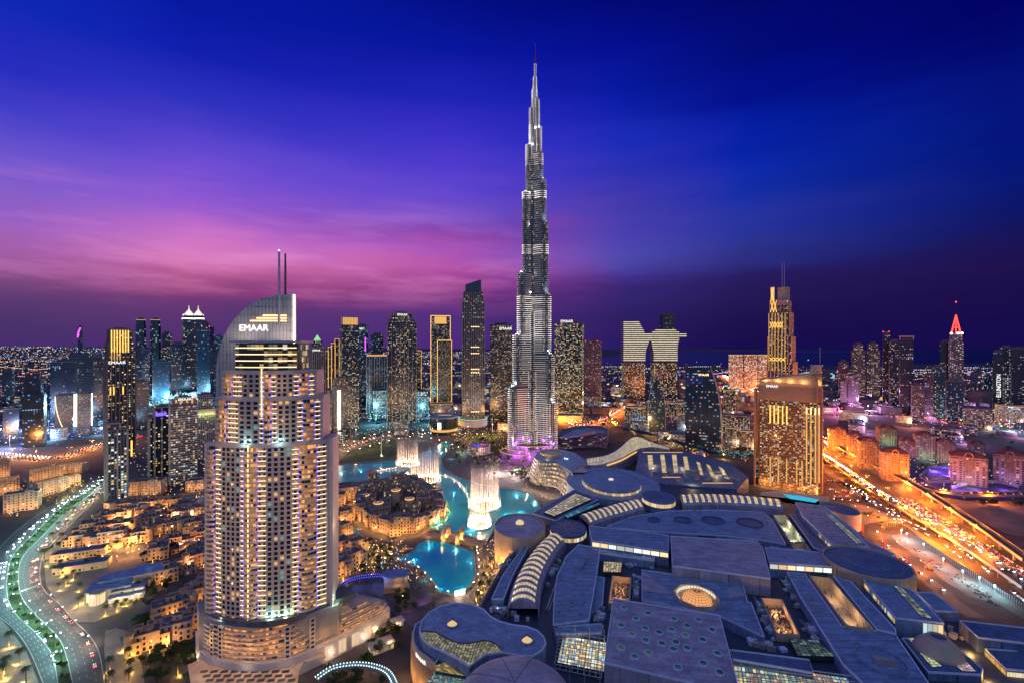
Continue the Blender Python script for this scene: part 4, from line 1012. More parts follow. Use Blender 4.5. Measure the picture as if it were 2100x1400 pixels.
for i in range(12):
    t = i/11; a, b_ = lerp(G(1149, 1285, 27), G(1136, 1366, 27), t), lerp(G(1242, 1300, 27), G(1234, 1387, 27), t); m.tube([(*a, 26.2), (*b_, 26.2)], .2, 5)
for i in range(4):
    for a in (G(1149+i*30, 1286+i*5, 27), G(1137+i*31, 1367+i*6, 27)): m.box(*a, BZ, .6, .6, 12)
m.build('roof_truss', M['steel'], mall)
m = MB()
for i in range(14):
    a, b_ = G(1500+i*18, 1346+i*2.6, 26), G(1510+i*20, 1420+i*3, 26); m.tube([(*a, 25.5), (*b_, 25.5)], .22, 5)
for i in range(4): a, b_ = G(1500+i*2.5, 1350+i*12, 26), G(1745+i*8, 1384+i*12, 26); m.tube([(*a, 25.7), (*b_, 25.7)], .3, 5)
m.build('roof_truss', M['steel'], mall)
# --- drums
x, y, r, e, o = drum(1066, 1078, 33, 52, 26, 'tan', 'mauve', 0, None, 1.5)
m = MB(); m.lathe(x, y+3, [(4.6, 34), (4.2, 36.5), (2.4, 38), (1, 38.2)], 16, c=(.8, .6, .32)); m.build('skylight_cap', GL, o)
for a in (200, 225, 250, 275): lamp((x+(r+7)*cos(radians(a)), y+(r*e+7)*sin(radians(a)), 7), (1, .46, .1), 9000, .4, parent=o, name='uplight')
x, y, r, e, o = drum(1165, 1082, 31, 36.5, 18, 'bluem2', 'bluem2', 18, (5.5, 1.6, .85), .8)
m = MB()
for k in range(8):
    a = pi/4*k; m.tube([(x+r*.18*cos(a), y+r*e*.18*sin(a), 32.5), (x+r*.42*cos(a-.3), y+r*e*.42*sin(a-.3), 32.3), (x+r*.66*cos(a), y+r*e*.66*sin(a), 32.0), (x+r*.42*cos(a+.3), y+r*e*.42*sin(a+.3), 32.3), (x+r*.18*cos(a), y+r*e*.18*sin(a), 32.5)], .28, 4)
m.build('roof_star', M['stone2'], o)
x, y, r, e, o = drum(1255, 988, 26, 92, 34, 'bluem', 'bluem', 0, None, .8, 56)
x, y, r, e, o = drum(1253, 984, 32, 58, 23, 'bluem', 'bluem', 25, (5, 1.5, .75), .8, 48)
m = MB(); m.lathe(x, y, [(3.6, 33), (3.4, 34.4), (1.6, 35)], 14, c=(.9, .8, .6)); m.build('skylight_cap', GL, o)
x, y, r, e, o = drum(1350, 1018, 31, 32, 13, 'bluem', 'bluem2', 15, (6, 1.6, .9), .8)
ringmark(x, y, r*.72, e, 31.6, .5, 'bluem', o); ringmark(x, y, r*.48, e, 31.8, .5, 'bluem', o)
x, y, r, e, o = drum(1777, 1154, 33, 76, 36, 'tan', 'bluem2', 0, None, 2.0, 56)
ringmark(x, y, r*.78, e, 33.9, .6, 'bluem', o); ringmark(x, y, r*.5, e, 34.7, .5, 'bluem', o); ringmark(x, y, r*.42, e, 34.9, .5, 'bluem', o)
m = MB()
for k in range(28):
    a = pi+pi*k/27; m.box(x+(r+.2)*cos(a), y+(r*e+.2)*sin(a), 3, .8, .8, 30, a)
m.build('wall_rib', M['stone'], o)
for a in (205, 240, 275, 310): lamp((x+(r+8)*cos(radians(a)), y+(r*e+8)*sin(radians(a)), 19), (1, .66, .34), 2200, .4, parent=o, name='uplight')
x, y, r, e, o = drum(1722, 1046, 26, 31, 15, 'tan', 'bluem2', 10, None, 3.0)
for a in (200, 330): lamp((x+(r+5)*cos(radians(a)), y+(r*e+5)*sin(radians(a)), 22), (1, .7, .35), 2600, .4, parent=o, name='uplight')
# --- vaults
vault(q4([(212, 1352), (225, 1290), (250, 1200), (300, 1090), (350, 1010), (430, 910), (505, 840)]), q4([(432, 1355), (440, 1260), (455, 1180), (490, 1080), (530, 1005), (580, 930), (628, 880)]), 25, 7, 14)
vault(q4([(725, 690), (820, 660), (920, 630), (1020, 602), (1135, 578)]), q4([(806, 762), (900, 725), (1000, 697), (1100, 668), (1198, 640)]), 26, 5, 11)
vault(q5([(205, 528), (400, 520), (600, 528), (800, 543), (1000, 563)]), q5([(232, 606), (440, 603), (640, 608), (840, 618), (1035, 642)]), 26, 5, 15)
# --- round wells in the wide roof
for px, py, rx in ((1341, 1066, 12), (1400, 1066, 16), (1462, 1067, 21), (1538, 1072, 24)):
    x, y = G(px, py, 26); rr_ = rx/F*GY(py, 26); m = MB()
    m.lathe(x, y, [(rr_+.6, 26), (rr_+.6, 27.4), (rr_, 27.4), (rr_, 26.1)], 28); m.build('well_rim', M['bluem2'], mall)
    m = MB(); m.lathe(x, y, [(rr_, 26.06), (.01, 26.07)], 28); m.build('well_shade_disc', M['iron'], mall)  # dark disc painted in as the shade of a deep hole
# --- lit courtyards and light wells
court([(1585, 1055), (1611, 1055), (1652, 1110), (1620, 1110)], 27, (.7, 1, .75), 6500, slats=True, people=20, wallm='stone2')
court([(1622, 1114), (1654, 1114), (1664, 1128), (1632, 1128)], 26, (1, .7, .35), 300, people=6, two=False)
court([(1660, 1179), (1704, 1184), (1793, 1289), (1734, 1280)], 28, (1, .72, .36), 4200, people=30)
court([(1255, 1179), (1295, 1183), (1292, 1229), (1247, 1236)], 24, (1, .5, .14), 2600, slats=False, people=140)
court([(1560, 1224), (1605, 1228), (1641, 1301), (1592, 1297)], 24, (1, .52, .16), 3600, slats=False, people=240)
# --- octagonal well with the orange glass dome
ox_, oy_ = G(1428, 1222, 27); ro_ = 42/F*GY(1222, 27)
m = MB(); m.lathe(ox_, oy_, [(ro_+.8, 24), (ro_+.8, 28), (ro_, 28), (ro_, 25.1)], 8, ey=1.05, rot=pi/8); oo = m.build('octagon_rim', M['stone2'], mall)
m = MB(); m.lathe(ox_, oy_, [(ro_-.2, 25.05), (.01, 25.06)], 8, ey=1.05, rot=pi/8); m.build('octagon_floor', M['stone2'], oo)
m = MB()
for k in range(8):
    for j in range(5):
        t0, t1 = pi/8+pi/4*k+pi/4*(j+.1)/5, pi/8+pi/4*k+pi/4*(j+.9)/5; rr_ = (ro_-.4)*cos(pi/8)
        if sin(t0) < -.2: continue
        m.face([(ox_+rr_*cos(t1), oy_+rr_*sin(t1), 25.2), (ox_+rr_*cos(t0), oy_+rr_*sin(t0), 25.2), (ox_+rr_*cos(t0), oy_+rr_*sin(t0), 27.8), (ox_+rr_*cos(t1), oy_+rr_*sin(t1), 27.8)], 0, (.9, .85, .6))
m.build('octagon_window', GL, oo)
dr = 30/F*GY(1236, 27); dp = [(dr*cos(pi/2*i/7), 25.1+dr*.62*sin(pi/2*i/7)) for i in range(7)]+[(.6, 25.1+dr*.62)]
m = MB(); m.lathe(ox_, oy_-1.5, dp, 24, c=(1.0, .42, .13)); m.build('dome', GL, oo)
m = MB()
for k in range(24):
    a = 2*pi*k/24; m.tube([(ox_+(q[0]+.1)*cos(a), oy_-1.5+(q[0]+.1)*sin(a), q[1]+.05) for q in dp], .13, 4)
for q in dp[1:-1]: m.tube([(ox_+(q[0]+.1)*cos(2*pi*k/24), oy_-1.5+(q[0]+.1)*sin(2*pi*k/24), q[1]+.05) for k in range(25)], .12, 4)
m.build('dome_rib', M['iron'], oo)
lamp((ox_, oy_+ro_*.6, 31), (1, .75, .45), 700, .3, parent=oo, name='dome_lamp')
for tri, z in (([(1317, 1170), (1384, 1219), (1317, 1213)], 27.5), ([(1492, 1211), (1514, 1206), (1528, 1222), (1496, 1226)], 27)):
    p = ccw(GP(tri, 25)); m = MB(); m.prism(p, 25, 25.6); m.build('roof_plate', M['mauve'], panels[14])
# --- the slab with round skylights
big, bp = panel([(1257, 1227), (1476, 1262), (1519, 1424), (1239, 1359)], 33, 'mauve', base=8)
cs = [(365, 662), (590, 715), (475, 765), (830, 768), (1062, 775), (953, 832), (335, 828), (563, 855), (692, 893), (808, 866), (1188, 870), (437, 912), (938, 920), (567, 968), (1100, 963), (718, 997), (848, 985), (955, 1040),
      (825, 1050), (335, 1037), (595, 1085), (463, 1120), (1238, 1090), (1105, 1182), (868, 1220), (1260, 1268)]
for (zx, zy) in cs:
    px, py = q7([(zx, zy)])[0]; x, y = G(px, py, 33.4); r = 2.7
    m = MB(); m.lathe(x, y, [(r, 33), (r, 33.8), (r-.5, 33.8), (r-.5, 33.3)], 20); m.f.pop(); m.m.pop(); m.c.pop(); f_ = m.build('skylight_rim', M['trim'], big)
    m = MB(); g_ = .6+.7*rm.random(); c = (.008*g_, .045*g_, .05*g_) if rm.random() < .8 else (.04, .075, .035)
    m.lathe(x, y, [(r-.5, 33.4), (r-.9, 33.75), (r*.5, 34.1), (.01, 34.3)], 16, c=c); m.build('skylight_pane', GL, f_)
    m = MB()
    for k in range(8): a = pi/4*k; m.tube([(x+(r-.5)*cos(a), y+(r-.5)*sin(a), 33.5), (x+r*.5*cos(a), y+r*.5*sin(a), 34.2), (x, y, 34.4)], .06, 3)
    m.build('skylight_bar', M['iron'], f_)
m = MB()
for a, b_ in (((1258, 1262), (1285, 1266)), ((1257, 1308), (1280, 1313)), ((1256, 1345), (1278, 1350))):
    p, q = G(*a, 33), G(*b_, 33); m.box((p[0]+q[0])/2, (p[1]+q[1])/2, 33, 6, 1.6, .5, -.05)
m.build('roof_plinth', M['mauve'], big)
clerestory((1241, 1362), (1514, 1424), 25, 5, 34, [(.35, .8, .9), (.6, .9, .9), (.15, .3, .4)], .8)
# --- wavy roof pavilion with scallop lights
wp = q6([(190, 540), (215, 440), (285, 360), (400, 298), (550, 266), (700, 280), (820, 330), (890, 400), (980, 450), (1100, 480), (1250, 500), (1350, 540), (1412, 600), (1432, 665), (1390, 735), (1300, 790), (1200, 795), (1010, 755), (850, 772), (760, 832), (682, 892), (560, 812), (420, 742), (300, 692), (225, 630)])
wv, wpoly = panel(wp, 31, 'bluem', base=20)
gl_a = even(catmull(GP(q6([(205, 552), (330, 552), (430, 597), (500, 637), (600, 667), (700, 662), (800, 642), (880, 647), (955, 685), (1000, 740)]), 31), 5), 31)
gl_b = even(catmull(GP(q6([(205, 560), (235, 630), (310, 690), (425, 740), (560, 808), (680, 885), (755, 828), (845, 770), (930, 752), (1000, 748)]), 31), 5), 31)
m = MB()
for i in range(30):
    for j in range(7):
        g_ = .10+.32*rm.random()**1.3; c = (g_*.9, g_*.82, g_*.42); t0, t1 = (j+.08)/7, (j+.92)/7; u = .10
        a, b_ = lerp(gl_a[i], gl_a[i+1], u), lerp(gl_a[i], gl_a[i+1], 1-u); d_, e_ = lerp(gl_b[i], gl_b[i+1], u), lerp(gl_b[i], gl_b[i+1], 1-u)
        m.face([(*lerp(a, d_, t0), 31.35), (*lerp(a, d_, t1), 31.35), (*lerp(b_, e_, t1), 31.35), (*lerp(b_, e_, t0), 31.35)], 0, c)
m.build('roof_glazing', GL, wv)
m = MB(); m.ribbon([(*p, 31.2) for p in gl_a], [(*p, 31.2) for p in gl_b]); m.band(gl_a, 31, 31.9, .6); m.build('glazing_frame', M['iron'], wv)
for zx, zy in ((512, 480), (1245, 640)):
    x, y = G(*q6([(zx, zy)])[0], 31); m = MB(); m.lathe(x, y, [(4.6, 31), (4.6, 31.9), (3.9, 31.9), (3.9, 31.3)], 24); f_ = m.build('skylight_rim', M['bluem'], wv)
    m = MB(); k_ = 11
    for k in range(k_):
        a0, a1 = -pi*.95+pi*.9*(k+.12)/k_, -pi*.95+pi*.9*(k+.88)/k_
        m.face([(x, y+2.4, 34.2), (x+3.6*cos(a0), y+1.2+4.0*sin(a0), 31.6), (x+3.6*cos(a1), y+1.2+4.0*sin(a1), 31.6)], 0, (1, .66, .26))
    m.build('scallop_light', GL, f_)
    m = MB(); m.frustum(oval(x, y+1.0, 7.4, 5.6, 0, 18), 31.2, oval(x, y+2.6, 1.4, 1.0, 0, 18), 34.3); m.build('scallop_hood', M['bluem2'], f_)
lowp = q6([(128, 560), (150, 480), (215, 440), (320, 560), (420, 740), (350, 860), (260, 800), (180, 740), (135, 660)])
lo_, lp_ = panel(lowp, 25, 'bluem2', base=0)
m = MB(); fc = even(catmull(GP(q6([(128, 555), (127, 600), (150, 690), (230, 790), (356, 862)]), 25), 6), 40); m.band(offset(fc, .7), 0, 26, -.7); m.build('drum_wall', M['tan'], mall)
m = MB()
for i in range(3, 38): p = offset(fc, 1.0)[i]; m.box(p[0], p[1], 1, .45, .6, 19, 0)
m.build('wall_rib', M['stone'], mall)
for ch, i in zip('EMAAR', (20, 22.4, 25.2, 27.6, 30)):
    k = int(i); p = lerp(offset(fc, 1.1)[k], offset(fc, 1.1)[k+1], i-k); a, b_ = fc[k], fc[k+1]; sign(ch, 3.4, (*p, 22.6), atan2(b_[1]-a[1], b_[0]-a[0]), M['wht'], mall, .12)
for i in (8, 18, 28, 37): lamp((*offset(fc, 7)[i], 6), (1, .52, .18), 3000, .4, parent=mall, name='uplight')
glassgrid(q6([(350, 880), (440, 850), (640, 985), (345, 935)]), 24, 12, 6, [(1, .7, .2), (.5, .4, .15)], .5)
glassgrid(q6([(330, 945), (700, 1010), (690, 1090), (240, 1090)]), 22, 26, 9, [(.3, .6, .62), (.7, .8, .7), (.2, .4, .45)], .4)
xd, yd = G(1056, 1428, 33); rd = 112/F*GY(1428, 33)
m = MB(); prf = [(rd, 20), (rd, 33), (rd+.6, 33), (rd+.6, 34)]+[(rd*cos(a), 34+7*sin(a)) for a in [pi/2*i/9 for i in range(1, 9)]]+[(.02, 41)]
m.lathe(xd, yd, prf, 64); dm = m.build('dome', M['mauve'], mall, smooth=True)
m = MB()
for a in (1.15, 1.9, 2.7): m.tube([(xd+q[0]*cos(a)*1.003, yd+q[0]*sin(a)*1.003, q[1]+.05) for q in prf[4:]], .16, 4)
m.build('dome_seam', M['roofd'], dm)
# --- hat dome, oval well, orange wing
x, y = G(1924, 1336, 23); r = 41/F*GY(1336, 23); m = MB(); m.lathe(x, y, [(r, 23), (r*.98, 24.5), (r*.82, 28), (r*.55, 31.5), (r*.42, 32.4), (r*.40, 33.4), (r*.33, 33.4), (r*.33, 32.2)], 32); hat = m.build('hat_dome', M['tan'], mall, smooth=False)
m = MB(); m.lathe(x, y, [(r*.33, 32.3), (.01, 32.35)], 32); m.build('dome_cap', M['bluem2'], hat)
glassgrid([(1860, 1307), (1899, 1311), (1896, 1324), (1878, 1326)], 23.2, 6, 4, [(1, .85, .4)], .6)
glassgrid([(1886, 1338), (1900, 1340), (1932, 1366), (1912, 1368)], 23.2, 5, 6, [(.8, .9, .5)], .6)
glassgrid([(1961, 1366), (1978, 1352), (2002, 1377), (1975, 1376)], 23.2, 5, 5, [(1, .6, .7), (.9, .8, .7)], .6)
x, y = G(1806, 1354, 26.5); r = 42/F*GY(1354, 26.5); m = MB(); m.lathe(x, y, [(r+.8, 26), (r+.8, 27.6), (r, 27.6), (r, 26.1)], 36, ex=1, ey=1.0); ow = m.build('well_rim', M['bluem'], mall)
m = MB(); m.lathe(x, y, [(r, 26.06), (.01, 26.07)], 36); m.build('well_shade_disc', M['iron'], ow); m = MB(); m.box(x+1, y-1, 26.1, 11, 4, 2.6, -.25); m.box(x+1, y-4, 26.1, 13, 1, 1.4, -.25); m.build('roof_unit', M['conc'], ow)  # dark disc stands for the shade inside the oval hole
wing = panel([(1968, 1272), (2100, 1287), (2190, 1297), (2190, 1330), (2006, 1307)], 28, 'bluem2', base=0)[0]
wall_a = [G(2006, 1308, 27.5), G(2190, 1331, 27.5)]
m = MB(); m.band([G(1967, 1273, 27.5), wall_a[0], wall_a[1]], 2, 27.4, -.6); m.build('wall', M['tan'], wing)
clerestory((2012, 1311), (2078, 1319), 25.5, 8, 10, [(1, .8, .45), (1, .6, .25)], .9)
wing2 = panel([(2020, 1330), (2190, 1342), (2190, 1384), (2063, 1372)], 22, 'bluem2', base=0)[0]
clerestory((2020, 1331), (2063, 1373), 21.5, 14, 22, [(1, .55, .14), (1, .48, .12)], .8); clerestory((2064, 1374), (2190, 1386), 21.5, 14, 20, [(1, .85, .55), (1, .75, .4)], 1.0)
for px, py in ((1990, 1340), (2030, 1400), (2090, 1330)): lamp((*G(px, py, 18), 20), (1, .5, .1), 5000, .4, parent=wing, name='uplight')
# --- air conditioning units in the service gaps
gaps = [[(1236, 1138), (1372, 1155), (1372, 1165), (1300, 1172), (1236, 1148)], [(1375, 1166), (1585, 1190), (1600, 1222), (1530, 1192), (1400, 1178)], [(1298, 1180), (1314, 1182), (1314, 1235), (1296, 1232)],
        [(1215, 1258), (1240, 1245), (1236, 1300), (1212, 1290)], [(1540, 1222), (1558, 1226), (1600, 1310), (1580, 1320)], [(1590, 1180), (1612, 1182), (1660, 1250), (1640, 1260)], [(1112, 1240), (1132, 1190), (1160, 1130), (1150, 1130), (1122, 1180)],
        [(1005, 1238), (1040, 1240), (1100, 1280), (1000, 1262)], [(1712, 1196), (1760, 1200), (1830, 1290), (1810, 1275)], [(1660, 1260), (1700, 1300), (1680, 1320), (1640, 1300)], [(1520, 1312), (1600, 1322), (1640, 1340), (1510, 1330)], [(1000, 1210), (1055, 1120), (1062, 1122), (1010, 1212)],
        [(1850, 1290), (1960, 1290), (1990, 1320), (1880, 1300)], [(1380, 1090), (1560, 1104), (1560, 1107), (1380, 1094)]]
k = 0
for gp in gaps:
    q = GP(gp, BZ); 
    for i in range(20):
        ws = [rm.random()**1.5 for _ in q]; s_ = sum(ws); x, y = sum(w*p[0] for w, p in zip(ws, q))/s_, sum(w*p[1] for w, p in zip(ws, q))/s_
        m = MB(); w_, d_, h_ = 1.6+rm.random()*3.2, 1.6+rm.random()*2.2, 1.2+rm.random()*2.2; a = rm.choice((0, .1, -.35, .5)); m.box(x, y, BZ+.25, w_, d_, h_, a)
        if rm.random() < .6: m.lathe(x, y, [(min(w_, d_)*.32, BZ+h_+.25), (min(w_, d_)*.32, BZ+h_+.75), (.05, BZ+h_+.7)], 8)
        m.box(x, y, BZ+.003, w_*.8, d_*.8, .3, a)
        o = m.build('cooling_unit', M[('trim', 'conc', 'trim', 'white')[k % 4]], mall); k += 1
for a, b_ in (((1385, 1170), (1560, 1192)), ((1300, 1180), (1298, 1230)), ((1520, 1195), (1532, 1232)), ((1545, 1222), (1590, 1310)), ((1600, 1186), (1660, 1270)), ((1120, 1250), (1160, 1140)), ((1420, 1184), (1418, 1195)), ((1640, 1270), (1690, 1330))):
    m = MB(); m.tube([(*G(*a, 20), 20.2), (*G(*b_, 20), 20.2)], .45, 6); m.build('duct', M['steel'], mall)
    m = MB(); m.tube([(*G(a[0]+5, a[1]+2, 20), 19.6), (*G(b_[0]+5, b_[1]+2, 20), 19.6)], .3, 6); m.build('duct', M['steel'], mall)
for px, py in ((1275, 1158), (1500, 1183), (1130, 1235), (1600, 1250), (1700, 1310), (1020, 1250)): lamp((*G(px, py, 20), 22), (.45, .55, 1), 160, .3, parent=mall, name='service_lamp')
# west wall of the mall glows orange above the boardwalk
m = MB(); ww_ = even(GP([(975, 1262), (1003, 1210), (1040, 1145), (1070, 1118)], 22), 30); m.band(offset(ww_, -1.5), 0, 22, .8); m.build('west_wall', M['tan'], mall)
for i in (3, 10, 17, 24): lamp((*offset(ww_, -9)[i], 6), (1, .46, .1), 5200, .4, parent=mall, name='uplight')

# ------------------------------------------------------------------ the northern wing and its neighbours
nw = thing('market_hall', 'flat dark roofed market hall cut by yellow lit slots, beyond the round mall drums', 'building', (*G(1420, 970), 0))
m = MB(); m.prism(ccw(GP([(1303, 962), (1312, 924), (1405, 925), (1440, 934), (1500, 950), (1535, 978), (1512, 1002), (1420, 996), (1318, 986)], 21)), 0, 21); m.build('roof', M['bluem2'], nw)
for q in ([(1328, 932), (1338, 932), (1340, 960), (1331, 962)], [(1354, 931), (1362, 931), (1368, 968), (1358, 968)], [(1378, 931), (1387, 931), (1391, 969), (1382, 969)], [(1401, 935), (1409, 935), (1414, 962), (1405, 962)], [(1428, 945), (1435, 947), (1443, 973), (1436, 972)], [(1448, 950), (1456, 953), (1467, 978), (1459, 977)], [(1473, 955), (1481, 958), (1496, 981), (1486, 979)]):
    A, B, C, D = GP(q, 21.5); mm = MB()
    for i in range(10):
        a, b_, c, d = lerp(A, D, (i+.05)/10), lerp(B, C, (i+.05)/10), lerp(B, C, (i+.95)/10), lerp(A, D, (i+.95)/10); g_ = .35+.4*rm.random(); mm.face([(*a, 21.2), (*b_, 21.2), (*c, 21.2), (*d, 21.2)], 0, (g_, g_*.72, g_*.3))
    mm.build('roof_slot', GL, nw)
for (x0, x1, y) in ((1358, 1395, 978), (1440, 1502, 990), (1318, 1400, 927)):
    a, b_ = G(x0, y, 21), G(x1, y, 21); m = MB(); m.band([a, b_], 21, 22, .6); m.build('roof_edge_light', M['gold2'], nw)
m = MB()
for i in range(26):
    p = G(1325+rm.random()*190, 965+rm.random()*26, 21); m.box(p[0], p[1], 21, 3+rm.random()*7, 3+rm.random()*4, 1+rm.random()*3, rm.random()*.3)
stuff(m.build('roof_plant', M['conc'], nw))
for px, py in ((1340, 950), (1400, 955), (1470, 970), (1420, 990)): lamp((*G(px, py, 24), 27), (1, .72, .34), 6000, .5, parent=nw, name='roof_lamp')
snake = thing('glass_roofed_arcade', 'serpentine arcade with a cream glowing ribbed glass roof', 'arcade', (*G(1280, 925), 0))
ua = even(catmull(GP([(1203, 940), (1240, 934), (1260, 926), (1275, 915), (1287, 904), (1297, 897), (1312, 896), (1333, 905), (1372, 918)], 22), 6), 50); ub = even(catmull(GP([(1203, 953), (1225, 953), (1250, 947), (1275, 938), (1295, 927), (1312, 919), (1335, 916), (1352, 918), (1374, 921)], 22), 6), 50)
m = MB(); m.ribbon([(*p, 22) for p in ua], [(*p, 22) for p in ub]); m.band(ua, 0, 22.6, -.8); m.band(ub, 0, 22.6, .8); m.build('roof', M['mauve'], snake)
m = MB()
for i in range(49):
    for j in range(6):
        g_ = .28+.26*rm.random(); a, b_, c, d = lerp(ua[i], ub[i], (j+.05)/6), lerp(ua[i], ub[i], (j+.95)/6), lerp(ua[i+1], ub[i+1], (j+.95)/6), lerp(ua[i+1], ub[i+1], (j+.05)/6)
        a, d = lerp(a, d, .08), lerp(a, d, .92); b_, c = lerp(b_, c, .08), lerp(b_, c, .92)
        m.face([(*a, 22.3), (*b_, 22.3), (*c, 22.3), (*d, 22.3)], 0, (g_, g_*.82, g_*.5))
m.build('roof_glazing', GL, snake)
m = MB(); m.band(offset(ub, .9)[8:34], 17, 20.5, .2); m.build('lit_band', M['gold2'], snake)
ter = thing('terraced_pavilion', 'pavilion of wavy stacked terraces with lit restaurant balconies above the lake', 'building', (*G(1120, 990), 0))
bt = [(1082, 972), (1088, 984), (1104, 993), (1122, 994), (1140, 998), (1152, 1008), (1160, 1022)]; tp = [(1096, 938), (1101, 944), (1118, 947), (1138, 946), (1155, 951), (1166, 960), (1172, 968)]
m, pn, rl_ = MB(), MB(), MB()
for k in range(7):
    t = k/6; z = 4+t*25; c = even(catmull([G(b_[0]+(a[0]-b_[0])*t, b_[1]+(a[1]-b_[1])*t, z) for a, b_ in zip(tp, bt)], 6), 40)
    ins = offset(c, -3)
    m.ribbon([(*p, z) for p in c], [(*p, z) for p in offset(c, -26)]); rl_.band(c, z-1.2, z+1.2, -.4)
    if k < 6:
        m.band(ins, z, z+4, -1)
        for i in range(39):
            for h in range(2):
                g_ = .3+1.2*rm.random()**2; q = WARM[int(rm.random()*5)]; a, b_ = lerp(ins[i], ins[i+1], h/2+.04), lerp(ins[i], ins[i+1], h/2+.46); off = offset([a, b_], .15)
                pn.face([(*off[0], z+.4), (*off[1], z+.4), (*off[1], z+2.9), (*off[0], z+2.9)], 0, tuple(v*g_ for v in q) if rm.random() < .85 else (.02, .02, .02))
m.build('floor', M['stone2'], ter); rl_.build('balustrade', M['white'], ter); stuff(pn.build('window', GL, ter))
m = MB(); m.prism(ccw(GP([(1096, 936), (1104, 943), (1140, 945), (1172, 966), (1205, 946), (1180, 928), (1150, 920), (1115, 920), (1102, 926)], 30.5)), 10, 30.5); m.build('roof', M['bluem'], ter)
m = MB(); cx, cy = G(1129, 927, 36); m.lathe(cx, cy, [(17, 30), (18.5, 37), (17.8, 37), (17, 34)], 32, ey=1.2); m.build('roof_drum', M['tan'], ter); lamp((cx-8, cy-27, 33), (1, .75, .5), 900, .5, parent=ter, name='roof_lamp')
sign('Dubai', 3.0, (*G(1161, 941, 31), 32.5), -.35, M['cold'], ter, .2)
for i in range(5): p = G(1082+i*17, 1000+i*4, 3); lamp((p[0], p[1], 7), (1, .72, .42), 7000, .5, parent=ter, name='terrace_lamp')
for i in range(4): p = G(1078+i*20, 970+i*9, 18); lamp((p[0], p[1]-6, 20), (1, .8, .55), 2200, .5, parent=ter, name='terrace_lamp')
ship = thing('curved_hall', 'dark curved building of stacked bands beside the tallest tower', 'building', (*G(1195, 918), 0))
fb_ = even(catmull(GP([(1143, 920), (1170, 919), (1205, 916), (1232, 916), (1244, 921)]), 6), 24); bk_ = GP([(1248, 905), (1215, 897), (1180, 899), (1150, 908)])
m, e_ = MB(), MB()
for k in range(6):
    z = k*5; s_ = 1-.0*k; m.prism(ccw(offset(fb_, -.9 if k % 2 else 0)+bk_), z, z+4.1+(.9 if k < 5 else 2)); m.band(offset(fb_, 1.1), z+3.2, z+4.6, -.5)
    for i in range(23):
        if rm.random() < .16: a, b_ = offset(fb_, .25)[i:i+2]; g_ = .6*rm.random(); e_.face([(*a, z+1), (*b_, z+1), (*b_, z+3), (*a, z+3)], 0, (g_, g_*.75, g_*.5))
m.build('wall', M['grey'], ship); stuff(e_.build('window', GL, ship))
m = MB(); m.prism(ccw(GP([(1147, 897), (1176, 882), (1205, 878), (1240, 884), (1215, 889), (1180, 894)], 32)), 30, 33.5); m.build('roof', M['bluem'], ship)
m = MB(); q = GP([(1190, 892), (1221, 885)], 34); m.band(q, 33.5, 37, .8); m.build('roof_screen', M['conc'], ship)
